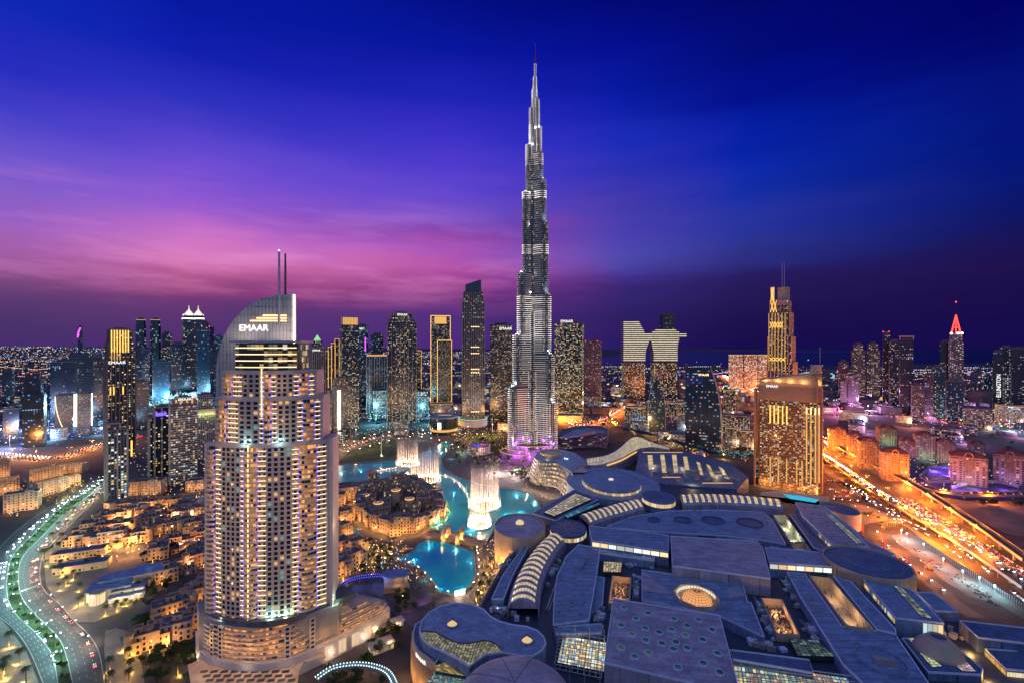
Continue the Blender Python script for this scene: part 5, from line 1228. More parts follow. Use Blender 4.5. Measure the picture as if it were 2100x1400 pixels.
# ================================================================== the skyline
rt = random.Random(77)
def fit(x0, x1, Y, a=0, k=.8):
    """centre, width, depth and heading of a box that spans those pixel columns at depth Y, turned a from facing us"""
    xc = (x0+x1)/2; th = math.atan((xc-1050)/F); Wd = (x1-x0)/F*Y*cos(th)
    w = Wd/(cos(a)+k*abs(sin(a))); d = k*w; r = -th+a
    cx, cy = XY(xc, Y), Y
    return cx, cy+d/2*cos(th), w, d, r
def face_pt(f, u, z, out=0):                # a point on the front of a fitted box, u from -.5 to .5
    cx, cy, w, d, r = f; x, y = u*w, -d/2-out; return (cx+x*cos(r)-y*sin(r), cy+x*sin(r)+y*cos(r), z)
def tower(name, label, x0, x1, ytop, Y, mat='dark', a=0, k=.8, fh=4.2, ww=3.6, lit=.3, pal=WARM, gain=.7, fn=None, sl=None, shape='rect', stages=None, crown=None, signs=(), red=(), hot=None, fill=(.6, .5), podium=None, cat='tower', z0=0, plant=True, outline=None, group=None, finmat='grey'):
    f = fit(x0, x1, Y, a, k); t = thing(name, label, cat, (f[0], f[1], 0), group); fh, ww, gain = max(fh, Y/455*1.25), max(ww, Y/455*1.3), gain*1.5
    ztop = ZY(ytop, Y); st = stages or [(0, 1, ytop)]; body, win, fi, sb = MB(), MB(), MB(), MB()
    shp = {'rect': rect, 'chamf': chamf, 'oval': oval}[shape]; prev = z0
    polys = []
    for (u0, u1, yt) in st:
        w = f[2]*(u1-u0); off = (u0+u1-1)/2*f[2]; d = f[3]*(.35+.65*(u1-u0)); zt = ZY(yt, Y)
        zb = prev if (u1-u0) < .999 and not stages_side(st) else z0
        p = ccw(shp(f[0]+off*cos(f[4]), f[1]+off*sin(f[4]), w, d, f[4])); polys.append((p, zb, zt))
        body.prism(p, zb, zt)
        facade(win, p, zb+1, zt-1.2, fh, ww, lit, pal, rt, gain, fill, .14, skip_dark=(mat in ('dark', 'dblue')), hot=hot)
        if fn: fins(fi, p, zb, zt+fn[2], fn[0], fn[1], fn[1]*1.2)
        if sl: slabs(sb, p, zb+fh, zt, fh*sl[0], sl[1], sl[2])
        prev = zt if not stages_side(st) else z0
    body.build('wall', M[mat], t)
    if win.f: stuff(win.build('window', GL, t))
    if fi.f: fi.build('fin', M[finmat], t)
    if sb.f: sb.build('floor_band', M[finmat], t)
    p, zb, zt = polys[-1]
    if plant:
        q = scale_poly(p, .55); m = MB(); m.prism(q, zt, zt+max(2, .012*Y*.4)); m.build('roof_plant', M['roofd'], t)
        m = MB(); m.band(offset(p, .3, True), zt-.3, zt+1.4, -.8, closed=True); m.build('parapet', M[finmat], t)
    if crown:
        cm, h = crown; m = MB(); q = offset(p, .4, True); m.band(q, zt-h, zt+1.6, -.6, closed=True); m.build('crown_light', M[cm], t)
    if outline:
        m = MB(); s = max(.8, Y/1000)
        for (p, zb, zt) in polys:
            for q in p: m.box(q[0], q[1], zb, s, s, zt-zb, f[4])
            m.band(offset(p, .5, True), zt-.2, zt+s, -s, closed=True)
        m.build('edge_light', M[outline], t)
    for (txt, size, u, y, mt) in signs: sign(txt, size*Y/F, face_pt(f, u, ZY(y, Y), 1.6), f[4], M[mt], t, .2)
    for (u, y) in red:
        q = face_pt(f, u, ZY(y, Y)); m = MB(); m.lathe(q[0], q[1]+2, [(.05, q[2]-.9*Y/900), (1.0*Y/900, q[2]), (.05, q[2]+.9*Y/900)], 8); m.build('beacon', M['red_l'], t)
    t['fit'] = 1; del t['fit']
    return t, f
def stages_side(st): return any(abs((u0+u1)/2-.5) > .02 for u0, u1, _ in st)
def strips(t, f, us, y0, y1, Y, mat, w=1.2, out=.9, name='light_strip'):
    m = MB()
    for u in us:
        q = face_pt(f, u, 0, out); m.box(q[0], q[1], ZY(y1, Y), w, w, ZY(y0, Y)-ZY(y1, Y), f[4])
    return m.build(name, M[mat], t)
lowhot = lambda v, u: .5+1.6*(1-v)**2

# ---- left group
t, f = tower('residential_tower', 'dark tower with gold light strips down its upper front, at the left of the skyline', 203, 268, 678, 905, 'dark', .18, .7, 4, 3.4, .26, WARM, .8, fn=(6.2, 1.5, 0), stages=[(0, 1, 735), (.06, .94, 700), (.12, .9, 676)])
strips(t, f, [-.36, -.26, -.16, -.06, .04, .14, .24], 677, 722, 905, 'gold', 1.5, 1.2); strips(t, f, [-.36, -.26, -.16, -.06], 722, 738, 905, 'gold2', 1.3, 1.2); strips(t, f, [-.4, -.28, .05], 792, 808, 905, 'gold', 1.6, 1.2); strips(t, f, [-.47, .36], 905, 938, 905, 'gold', 2.2, 1.4)
sign('EMAAR', 8.2, face_pt(f, -.17, ZY(743, 905), 2.5), f[4], M['wht'], t, .3)
tower('apartment_tower', 'narrow beige apartment tower standing before the gold striped tower', 207, 252, 874, 652, 'grey', .12, .9, 3.6, 3.2, .33, MIXP, .8, fn=(9, 1.6, 0), finmat='conc', stages=[(0, 1, 880), (.0, .62, 868)], fill=(.7, .6))
tower('office_tower', 'distant blue tower with a gold crown line, left one of a pair', 273, 295, 654, 2600, 'dblue', 0, .9, 7, 6, .10, COOL, .6, shape='chamf', crown=('gold2', 1), stages=[(0, 1, 668), (.06, .94, 656)])
tower('office_tower', 'distant blue tower with a gold crown line, right one of a pair', 302, 325, 654, 2600, 'dblue', 0, .9, 7, 6, .10, COOL, .6, shape='chamf', crown=('gold2', 1), stages=[(0, 1, 668), (.06, .94, 656)])
tower('office_tower', 'lower distant tower right of the gold crowned blue pair', 327, 348, 684, 2600, 'dblue', 0, .9, 7, 6, .25, MIXP, .5)
for nm, x0, x1, s in (('left', 368, 396, 0), ('right', 390, 414, 1)):
    t, f = tower('hotel_skyscraper', f'{"front" if not s else "rear"} one of two dark towers with white ringed spire caps', x0, x1, 652, 2300+s*120, 'dblue', .1, .9, 6.5, 6, .14, MIXP, .6, signs=())
    cx, cy = f[0], f[1]; Yq = 2300+s*120; z = ZY(652, Yq); w = f[2]
    m = MB(); m.prism(scale_poly(rect(cx, cy, w, w, f[4]), .8), z, ZY(645, Yq)); m.build('crown', M['dblue'], t)
    m = MB(); m.lathe(cx, cy, [(w*.5, ZY(647, Yq)), (w*.54, ZY(645, Yq)), (w*.3, ZY(642, Yq)), (w*.26, ZY(640, Yq)), (w*.12, ZY(636.5, Yq)), (w*.05, ZY(634, Yq)), (.8, ZY(626, Yq))], 12, c=(1.1, .98, .8)); m.build('spire_cap', GL, t)
    m = MB(); m.band(offset(rect(cx, cy, w, w*.9, f[4]), 1.5, True), ZY(654, Yq), ZY(652.6, Yq), -2, closed=True); m.build('ring_light', M['lampw'], t)
t, f = tower('office_tower', 'slab sided dark tower with red corner lights before the spire capped pair', 398, 434, 668, 1900, 'dblue', -.35, .8, 6, 5, .07, COOL, .5, stages=[(0, 1, 670), (0, .72, 662)], red=((-.15, 669), (.4, 669)))
tower('glass_tower', 'tall blue glass block with one red roof light near the left edge', 36, 88, 772, 1014, 'dblue', -.2, .8, 4.5, 4, .10, [(.1, .3, 1), (.3, .5, 1), (.3, .8, 1)], .9, red=((-.12, 766),), stages=[(0, 1, 806), (.06, .85, 780), (.12, .78, 765)])
tower('glass_tower', 'dark block with scattered white windows behind the red light tower', 95, 150, 742, 1300, 'dark', -.1, .6, 4.5, 4, .06, COOL, .5)
tower('glass_tower', 'pale banded tower left of the gold striped tower', 132, 188, 728, 1420, 'dblue', .1, .6, 5, 5, .09, COOL, .6, sl=(1, 1.3, .8), finmat='grey')
tower('glass_tower', 'narrow dark tower touching the left side of the gold striped tower', 186, 206, 731, 1350, 'dark', 0, 1, 4.5, 4, .10, WARM, .4)
for x0, x1, y, lb in ((107, 143, 811, 'banded office block edged by a curved line of light'), (151, 183, 808, 'pale framed office block with bright vertical edge lights')):
    t, f = tower('office_building', lb, x0, x1, y, 1150, 'grey', 0, .7, 4, 3.6, .5, [(1, .8, .5), (.6, .8, 1)], .3, sl=(1, .8, .5), cat='building')
    if x0 < 110: m = MB(); m.tube([face_pt(f, -.5+.46*(i/8)**2, ZY(811+68*i/8, 1150), 1.5) for i in range(9)], .8, 5); m.build('light_strip', M['warm'], t)
    else: strips(t, f, [-.62, -.5, .5], 806, 872, 1150, 'lampw', 1.2, 1)
tower('office_building', 'blue banded block at the foot of the gold striped tower, right side', 270, 300, 783, 1220, 'dblue', .2, .8, 4.5, 4, .12, COOL, .5, sl=(1, .9, .6), cat='building')
for i, (x0, x1, y, Y, lb) in enumerate(((275, 302, 716, 1900, 'dark distant block under the gold crowned pair'), (306, 342, 742, 1800, 'low blue distant block with few windows'), (345, 374, 705, 2050, 'dark slanting distant block left of the spire capped pair'),
        (0, 34, 838, 1060, 'low dark office block at the left edge'), (436, 455, 690, 2200, 'dim tower almost hidden behind the sail of the white hotel'), (60, 98, 800, 1500, 'dark mid rise between the red light tower and the curved light block'), (0, 26, 762, 1700, 'dim blue block behind the left edge blocks'))):
    tower('office_tower', lb, x0, x1, y, Y, 'dblue', .1*(i % 3-1), .7, 5, 4.5, .14, COOL, .5)
t, f = tower('apartment_tower', 'slim concrete ribbed apartment tower with blue lights under its roof', 297, 340, 836, 786, 'dark', .15, .7, 3.8, 3.4, .3, WARM, .7, fn=(8, 1.5, 0), finmat='conc', stages=[(0, .3, 856), (.26, 1, 836)], red=((-.3, 833),))
strips(t, f, [-.14, .0, .14, .3], 846, 852, 786, 'blue_l', 3, 1.0)
t, f = tower('apartment_tower', 'broad beige apartment tower with a stepped roof and small white roof sign', 337, 396, 830, 731, 'grey', .1, .7, 3.6, 3, .4, MIXP, .85, sl=(1, .9, .9), finmat='stone2', stages=[(0, 1, 830), (.06, .94, 820), (.2, .8, 815)], fill=(.7, .6))
sign('EMAAR', 5.5, face_pt(f, .02, ZY(818, 731), 2), f[4], M['wht'], t, .3); strips(t, f, [-.3, -.1, .1, .3], 818, 824, 731, 'gold2', 2, 1.6)
t, f = tower('apartment_tower', 'beige gridded apartment tower with a green lit crown behind the hotel tower', 393, 438, 849, 905, 'conc', .1, .7, 3.8, 3.2, .18, WARM, .6, stages=[(0, 1, 849), (.1, .8, 809)], fill=(.5, .6))
m = MB(); m.prism(rect(f[0], f[1], f[2]*1.02, f[3]*1.02, f[4]), ZY(849, 905), ZY(838, 905)); m.build('crown', M['stone2'], t)
for u in (-.3, 0, .3): lamp(face_pt(f, u, ZY(849.5, 905), 5), (.8, 1, .4), 2400, .4, parent=t, name='crown_lamp')
t, f = tower('distant_tower', 'far off curved tower edged with magenta light on the left horizon', 158, 168, 672, 5200, 'dblue', 0, .6, 12, 10, .1, COOL, .4)
m = MB(); m.tube([face_pt(f, -.5+.6*(i/5)**2*.9, ZY(692-20*i/5, 5200), 2) for i in range(6)], 7, 5); m.build('light_strip', M['pink_l'], t)

# ---- between the two leading towers
t, f = tower('office_tower', 'distant tower with a green lit pyramid cap behind the hotel tower', 635, 658, 698, 2400, 'dblue', 0, 1, 6, 5, .25, MIXP, .5, plant=False)
m = MB(); m.frustum(scale_poly(rect(f[0], f[1], f[2], f[3], f[4]), .7), ZY(698, 2400), scale_poly(rect(f[0], f[1], f[2], f[3], f[4]), .02), ZY(686, 2400), c=(.3, .8, .35)); m.build('pyramid_cap', GL, t)
t, f = tower('apartment_tower', 'ribbed concrete tower with a white roof sign directly right of the hotel tower', 630, 663, 713, 1000, 'dark', .3, .8, 4, 3.2, .12, WARM, .5, fn=(4.5, 1.2, 0), finmat='conc'); sign('EMAAR', 5, face_pt(f, -.2, ZY(718, 1000), 1.5), f[4], M['wht'], t, .3)
t, f = tower('stepped_tower', 'dark tower rising in gold edged steps to the right', 655, 692, 690, 1320, 'dark', 0, .6, 4.2, 3.6, .2, WARM, .5, stages=[(0, .22, 733), (.2, .4, 720), (.38, .58, 712), (.56, .78, 704), (.76, 1, 695)], outline='gold2', plant=False)
t, f = tower('residential_tower', 'dark tower under a solid gold glowing crown', 692, 732, 667, 1220, 'dark', .15, .8, 4, 3.2, .42, MIXP, .6, hot=lowhot, sl=(1, .5, .4), finmat='iron')
m = MB(); q = rect(f[0], f[1], f[2]*.86, f[3]*.86, f[4]); m.prism(q, ZY(667, 1220), ZY(651, 1220)); m.build('crown', M['gold2'], t); m = MB(); fins(m, q, ZY(667, 1220), ZY(650, 1220), 4, .9, .9); m.build('crown_rib', M['tan'], t)
t, f = tower('office_tower', 'blue tower with pale roof letters and a vertical violet sign', 729, 753, 668, 1700, 'dblue', -.3, .8, 5, 4.5, .22, COOL, .5); sign('MAC', 11, face_pt(f, 0, ZY(674, 1700), 2), f[4], M['wht'], t, .3)
m = MB(); m.box(*face_pt(f, .44, ZY(720, 1700), 2), 3, 1, 52, f[4]); m.build('vertical_sign', M['pink_l'], t)
tower('office_tower', 'distant dark hexagonal tower between the roof letter tower and the broad dark tower', 757, 783, 686, 2200, 'dblue', 0, .9, 6, 5, .2, COOL, .5, shape='chamf')
tower('residential_tower', 'blue lit tower with white vertical ribs and a gold roof edge', 748, 790, 728, 1480, 'dblue', 0, .7, 4.2, 4, .45, [(.3, .75, 1), (.45, .85, 1), (.2, .5, .9)], .42, hot=lowhot, fn=(8, 1.6, 0), finmat='steel', crown=('gold2', 3))
t, f = tower('residential_tower', 'broad dark tower with shoulders, thin pale ribs and a white roof sign', 788, 850, 658, 1310, 'dark', .05, .7, 3.8, 2.8, .42, WARM+[(1, .6, .45)], .62, stages=[(0, 1, 662), (.06, .94, 655), (.13, .84, 643)], fn=(11, .9, 0), hot=lambda v, u: .35+1.5*(1-v)**3*(1-abs(u-.5))+(1 if .3 < u < .75 and .45 < v < .95 else 0)*.6, finmat='conc')
sign('EMAAR', 9, face_pt(f, .0, ZY(645.5, 1310), 2.5), f[4], M['wht'], t, .3)
tower('slender_tower', 'slender dark tower outlined in gold light beside the broad dark tower', 850, 863, 719, 1500, 'dark', 0, .8, 4.2, 4, .25, WARM, .5, outline='gold2', plant=False)
tower('office_building', 'short cyan lit block at the right foot of the broad dark tower', 850, 878, 806, 1380, 'dblue', .1, .8, 4, 3, .85, [(.3, .85, 1), (.5, .95, 1), (.7, 1, 1)], .8, cat='building', stages=[(0, 1, 812), (.1, .9, 802)])
tower('office_building', 'short cyan lit block at the left foot of the broad dark tower', 762, 789, 800, 1400, 'dblue', 0, .8, 4, 3, .85, [(.3, .85, 1), (.5, .95, 1), (.7, 1, 1)], .8, cat='building')
t, f = tower('gold_frame_tower', 'tower framed all round in gold light with a lower gold framed front block', 882, 922, 648, 1660, 'dark', 0, .5, 4.2, 3, .5, [(1, .85, .6), (1, .75, .4)], .45, outline='gold', plant=False)
m = MB(); m.box(*face_pt(f, 0, ZY(664, 1660), .5)[:2], ZY(664, 1660), f[2]*.6, 1, 26, f[4]); m.build('crown', M['gold2'], t)
g2 = rect(*face_pt(f, .2, 0, 14)[:2], f[2]*.72, 24, f[4]); m = MB(); m.prism(g2, 0, ZY(698, 1640)); w_ = MB(); facade(w_, g2, 2, ZY(700, 1640), 4.2, 3, .6, WARM, rt, .45, skip_dark=True); o = m.build('front_block', M['dark'], t); stuff(w_.build('front_window', GL, o))
m = MB()
for q in g2: m.box(q[0], q[1], 0, 1.5, 1.5, ZY(698, 1640), f[4])
m.band(offset(g2, .5, True), ZY(698, 1640)-.5, ZY(698, 1640)+1.2, -1.5, closed=True); m.build('edge_light', M['gold'], o)
t, f = tower('residential_tower', 'tall slim ribbed tower with a slanted dark glass top, left of the tallest tower', 945, 992, 616, 1270, 'dark', .05, .8, 4, 3.4, .2, WARM, .6, stages=[(0, 1, 616), (.06, .94, 598)], fn=(5.2, 1.0, 0), finmat='conc', plant=False, hot=lambda v, u: .4+(1.4 if v < .45 else 0)*(1 if .2 < u < .8 else .3))
q = rect(f[0], f[1], f[2]*.72, f[3]*.72, f[4]); zz = [ZY(583, 1270), ZY(572, 1270), ZY(572, 1270), ZY(583, 1270)]; m = MB(); m.idx([(*p, ZY(598, 1270)) for p in q]+[(*p, z) for p, z in zip(q, zz)], [(0, 1, 5, 4), (1, 2, 6, 5), (2, 3, 7, 6), (3, 0, 4, 7), (4, 5, 6, 7)]); m.build('crown', M['dblue'], t)
m = MB()
for y in (671, 712, 725, 757, 764, 844): 
    for u in (-.08, .02, .12, .22): m.box(*face_pt(f, u, 0, 1.6)[:2], ZY(y, 1270), 4, .6, 2.2, f[4])
m.build('balcony_light', M['warm'], t)
pdm = thing('round_podium', 'round colonnaded podium lit warm under the slim ribbed tower', 'building', (f[0], f[1]-30, 0)); m = MB(); m.lathe(f[0], f[1]-8, [(40, 0), (40, 19), (41, 19), (41, 21), (36, 21.5)], 40); m.build('wall', M['tan'], pdm)
m = MB()
for k in range(40):
    a = pi+pi*k/39; m.box(f[0]+40.6*cos(a), f[1]-8+40.6*sin(a), 2, 1, 1, 15, a, 0, (1, .5, .15) if k < 14 else (.5, .35, .4))
m.build('lit_column', GL, pdm); m = MB(); m.lathe(f[0], f[1]-8, [(41.2, 20.2), (41.4, 20.8), (41.2, 21.3)], 40, c=(.3, .9, .6)); m.build('rim_light', GL, pdm)
t, f = tower('office_tower', 'dark slab tower woven with warm windows under large roof letters, left of the tallest tower', 1005, 1050, 666, 1330, 'dark', 0, .6, 3.7, 3.4, .36, WARM, .55, sl=(1, .6, .5), finmat='iron', fill=(.75, .5)); sign('EMAAR', 11.5, face_pt(f, .2, ZY(674, 1330), 1.5), f[4], M['wht'], t, .3)
t, f = tower('apartment_tower', 'stepped apartment tower with a tall pale green lit stair front', 676, 709, 783, 1185, 'grey', .2, .8, 3.8, 3.2, .25, WARM, .6, stages=[(0, 1, 790), (.1, .85, 776)], sl=(1, .7, .7), finmat='conc'); strips(t, f, [-.12], 800, 884, 1185, 'lampw', 5, 1.1)
t.children[0].name = t.children[0].name
tower('apartment_tower', 'dim apartment tower in the gap right of the hotel tower', 661, 678, 800, 1100, 'dark', .1, .9, 3.8, 3.2, .3, WARM, .6)
# the opera hall
op = thing('opera_house', 'dark glass opera house shaped like a boat hull with an amber lit lower ring', 'opera house', (*G(908, 890), 0)); ox2, oy2 = XY(907, 1150), 1180
m = MB(); m.frustum(oval(ox2, oy2, 66, 80, 0, 36), 0, oval(ox2, oy2, 74, 92, 0, 36), 42); m.build('wall', M['dblue'], op); m = MB(); m.prism(oval(ox2, oy2, 78, 96, 0, 36), 42, 44.5, bottom=True); m.build('roof', M['bluem'], op)
m = MB(); m.lathe(ox2, oy2, [(35.6, 8), (36.2, 14)], 36, c=(1, .45, .1), ey=1.22); m.f.pop(); m.m.pop(); m.c.pop(); m.build('ring_light', GL, op); m = MB(); m.band(oval(ox2, oy2, 62, 78, 0, 30), 44.5, 46, .5, closed=True); m.build('roof_rail', M['conc'], op)
m = MB(); m.box(ox2-5, oy2-46, 16, 7, 1.5, 16); m.build('lit_screen', M['lampw'], op); m = MB(); m.box(ox2+2, oy2, 45, 34, 2.2, 1); m.build('roof_light', M['gold2'], op)

# ---- right of the tallest tower
t, f = tower('office_tower', 'dark slab tower with letters standing above its roof, right of the tallest tower', 1139, 1200, 663, 1400, 'dark', -.16, .55, 3.9, 3.2, .5, WARM+[(.8, 1, .6)], .7, fill=(.7, .5)); sign('EMAAR', 12, face_pt(f, -.05, ZY(659, 1400), -1), f[4], M['wht'], t, .3)
t, f = tower('office_tower', 'dull red brown tower with red corner lights on its roof', 1201, 1236, 700, 1720, 'grey', -.1, .7, 5, 4.5, .2, ROSE, .4, red=((-.45, 699), (.3, 699), (.48, 700)))
tower('office_building', 'low office block with cyan windows below the red cornered tower', 1192, 1233, 812, 1680, 'grey', 0, .5, 4, 3.5, .5, COOL, .5, cat='building')
# twin towers joined by a sky bridge
YB = 1760; sk = thing('linked_twin_towers', 'pair of white banded towers joined high up by a cantilevered bridge', 'towers', (XY(1335, YB), YB, 0)); m, w_, bnd, lp_ = MB(), MB(), MB(), MB()
def pxr(x0, x1, d=44): return [(XY(x0, YB), YB), (XY(x1, YB), YB), (XY(x1, YB), YB+d), (XY(x0, YB), YB+d)]
for x0, x1 in ((1280, 1323), (1341, 1389)):
    m.prism(pxr(x0, x1), 0, ZY(742, YB)); facade(w_, pxr(x0, x1), 3, ZY(744, YB), 5.2, 5, .5, WARM+MIXP, rt, .9, skip_dark=True)
lv = []
y = 741
while y > 660:
    if y > 718: segs = [(1279, 1323+max(0, (730-y)*.15)), (1341-max(0, (730-y)*.15), 1389)]
    elif y > 703: segs = [(1279, 1325+(718-y)*.35), (1339-(718-y)*.2, 1389+(718-y)*.1)]
    elif y > 692: segs = [(1279, 1392)]
    elif y > 686: segs = [(1279, 1407)]
    elif y > 680: segs = [(1279, 1322+(686-y)*-.5), (1338, 1392)]
    else: segs = [(1279, 1309+(y-661)*.55)]+([(1344, 1386)] if y > 677 else [])
    for a, b_ in segs: lv.append((a, b_, y))
    y -= 4.1
for a, b_, y in lv:
    z = ZY(y, YB); m.prism(pxr(a, b_), z, z+7.8, bottom=True); q = pxr(a-.5, b_+.5, 45); q = [(p[0], p[1]-1.2) for p in q]; bnd.prism(q, z+3.6, z+6.4, bottom=True)
    L = q[1][0]-q[0][0]; k = max(1, int(L/6))
    for i in range(k):
        g_ = .85+.3*rt.random(); u0, u1 = q[0][0]+L*(i+.02)/k, q[0][0]+L*(i+.98)/k; lp_.face([(u0, q[0][1]-.15, z+3.6), (u1, q[0][1]-.15, z+3.6), (u1, q[0][1]-.15, z+6.3), (u0, q[0][1]-.15, z+6.3)], 0, (g_, g_*.88, g_*.62))
m.build('wall', M['dark'], sk); stuff(w_.build('window', GL, sk)); bnd.build('floor_band', M['steel'], sk); stuff(lp_.build('band_light', GL, sk))
m = MB(); m.box(XY(1330, YB), YB+10, ZY(683, YB), 18, 8, 2); m.build('roof_garden', M['leaf'], sk)
tower('office_tower', 'plain black tower rising behind the right half of the linked towers', 1357, 1388, 645, 2100, 'dark', 0, .8, 6, 5, .04, COOL, .4, shape='chamf')
# pointed arch tower
def arch_tower(label, x0, x1, ytop, ybase, lean, mat, edge, em, crown_sign=None, name='arch_tower', cold=True, depth=.55):
    Y = GY(ybase); f = fit(x0, x1, Y, 0, depth); t = thing(name, label, 'tower', (f[0], f[1], 0)); n = 14; Ht = ZY(ytop, Y); prof = []
    for i in range(n+1):
        v = i/n; hw = .5*(1-max(0, (v-.35)/.65)**2.2); l = -hw if lean != 'L' else -.5+max(0, (v-.93))*1.2; r = hw; prof.append((l, r, v*Ht))
    if lean == 'L': prof = [(-.5, .5-.30*(z/Ht)**3.2, z) for l, r, z in prof]
    m, w_, e_ = MB(), MB(), MB()
    def pt(u, s, z): q = face_pt(f, u, z); c = (f[0]-q[0], f[1]-q[1]); L = sqrt(c[0]**2+c[1]**2); return (q[0]+c[0]/L*s, q[1]+c[1]/L*s, z)
    D = f[3]
    cx_, cy_ = -sin(f[4]), cos(f[4])
    def fp(u, z, back=0, out=0): q = face_pt(f, u, z, out); return (q[0]+cx_*back, q[1]+cy_*back, z)
    for (l0, r0, z0), (l1, r1, z1) in zip(prof, prof[1:]):
        m.idx([fp(l0, z0), fp(r0, z0), fp(r1, z1), fp(l1, z1), fp(l0, z0, D), fp(r0, z0, D), fp(r1, z1, D), fp(l1, z1, D)], [(0, 1, 2, 3), (1, 5, 6, 2), (5, 4, 7, 6), (4, 0, 3, 7)])
        fl = max(1, int((z1-z0)/4.2))
        for j in range(fl):
            za = z0+(z1-z0)*j/fl; t_ = j/fl; l, r = l0+(l1-l0)*t_, r0+(r1-r0)*t_; k = max(1, int((r-l)*f[2]/3.4))
            for i in range(k):
                if rt.random() < .20: c = (COOL if rt.random() < .6 and cold else WARM)[int(rt.random()*5)]; g_ = .2+.55*rt.random(); a, b_ = l+(r-l)*(i+.1)/k, l+(r-l)*(i+.9)/k; w_.face([fp(a, za+.8, 0, .2), fp(b_, za+.8, 0, .2), fp(b_, za+3.2, 0, .2), fp(a, za+3.2, 0, .2)], 0, tuple(v*g_ for v in c))
    for i in range(1, 9):
        u = -.5+i/9; zs = [z for l, r, z in prof if l < u < r]; 
        if zs: q = face_pt(f, u, 0, .2); e_.box(q[0], q[1], 1, .3, .5, max(zs)-1, f[4])
    m.build('wall', M[mat], t); stuff(w_.build('window', GL, t)); e_.build('mullion', M['iron'], t)
    m = MB()
    for s in (1,) if lean == 'L' else (0, 1):
        for a, b_ in zip(prof, prof[1:]): 
            p0, p1 = fp(a[s], a[2], 0, 1.0), fp(b_[s], b_[2], 0, 1.0); ex = 3.2 if lean == 'L' else 1.0
            q0, q1 = fp(a[s]+(ex/f[2] if s else -ex/f[2]), a[2], 0, 1.0), fp(b_[s]+(ex/f[2] if s else -ex/f[2]), b_[2], 0, 1.0)
            B = [(p[0]+cx_*D*.9, p[1]+cy_*D*.9, p[2]) for p in (p0, q0, q1, p1)]
            m.idx([p0, q0, q1, p1]+B, [(0, 1, 2, 3), (1, 5, 6, 2), (0, 3, 7, 4), (1, 0, 4, 5), (2, 6, 7, 3)] if s else [(1, 0, 3, 2), (5, 1, 2, 6), (3, 0, 4, 7), (0, 1, 5, 4), (6, 2, 3, 7)])
    m.build('edge_frame', M[edge], t)
    if em:
        for z in (6, 40, 75): q = fp(.56, z, 0, 8); lamp(q, (.75, 1, .5), 2600, .4, parent=t, name='edge_lamp')
    return t, f, Y
at, af, aY = arch_tower('pointed arch shaped glass tower with thin lit edges before the linked towers', 1332, 1367, 770, 886, 'C', 'dblue', 'steel', False)
ct, cf, cY = arch_tower('curved glass tower with a pale green lit edge blade and orange roof sign', 1412, 1486, 756, 925, 'L', 'dblue', 'conc', True, name='curved_tower')
sign('EMAAR', 6.4, face_pt(cf, .02, ZY(768, cY), 1.2), cf[4], M['warm'], ct, .3)
m = MB()
for i in range(14): q = face_pt(cf, -.46+i*.034, 0, .5); m.box(q[0], q[1], ZY(790-i*.5, cY), .22, .3, 16, cf[4])
m.build('crown_light', M['blue_d'], ct)
for x0, x1, lb in ((1497, 1527, 'left of three pale lit slab blocks beyond the curved glass tower'), (1529, 1556, 'middle of three pale lit slab blocks beyond the curved glass tower'), (1558, 1592, 'right of three pale lit slab blocks, partly behind the gold crowned spire tower')):
    tower('apartment_block', lb, x0, x1, 728, 2330, 'stone2', 0, .5, 4.4, 5, .62, [(1, .85, .55), (1, .95, .75)], .8, crown=('gold2', 2), sl=(1, .8, .5), finmat='stone2', plant=False, cat='apartments')
# broad gold striped hotel on the right
M['trunk2'] = M_('bronze_stone', (.27, .19, .13), .7, .15, .2); YA = GY(1003); ad = thing('gold_striped_hotel', 'broad brown hotel tower with gold vertical light strips and a slanted glowing crown', 'tower', (XY(1627, YA), YA, 0)); f = fit(1560, 1695, YA, -.09, .26)
zt = ZY(822, YA); q = rect(*f[:4], f[4]); m = MB(); m.prism(q, 0, zt); m.build('wall', M['brown'], ad)
w_ = MB(); b_ = MB(); m = MB()
fh = zt/50
for k in range(50):
    z = k*fh
    for i in range(30):
        u = -.47+.94*(i+.5)/30; c = (0, 0, .002)
        if rt.random() < .4: g_ = .3+.9*rt.random()**2; c = tuple(v*g_ for v in (WARM if rt.random() < .9 else COOL)[int(rt.random()*5)])
        a, b2 = face_pt(f, u-.0125, z, .15), face_pt(f, u+.0125, z, .15); w_.face([(a[0], a[1], z+.6), (b2[0], b2[1], z+.6), (b2[0], b2[1], z+fh-.5), (a[0], a[1], z+fh-.5)], 0, c)
    if k % 1 == 0:
        for u in (-.5+.06, ): pass
for i in range(31): p = face_pt(f, -.47+.94*i/30, 0, .35); m.box(p[0], p[1], 0, .7, .9, zt, f[4])
for k in range(50):
    for (u0, u1) in ((-.485, -.30), (-.10, .12)): p = face_pt(f, (u0+u1)/2, 0, 1.0); m.box(p[0], p[1], k*fh, (u1-u0)*f[2], 1.6, .9, f[4])
stuff(w_.build('window', GL, ad)); m.build('balcony_grid', M['brown'], ad)
for s in (-1, 1): mm = MB(); p = face_pt(f, s*.492, 0, .6); mm.box(p[0], p[1]+f[3]*.4, 0, 2.2, f[3]*1.04, ZY(760 if s > 0 else 800, YA), f[4]); mm.build('end_wall', M['trunk2'], ad)
strips(ad, f, [-.30, -.235, -.17, -.10, -.035], 832, 870, YA, 'gold', 1.5, 1.3); strips(ad, f, [.27, .335, .40, .455], 832, 980, YA, 'gold2', 1.5, 1.3); strips(ad, f, [-.30, -.17, -.035, .12, .2, .33], 940, 990, YA, 'gold2', 1.3, 1.3); strips(ad, f, [.27, .335, .40, .455], 832, 845, YA, 'warm', 1.5, 1.5)
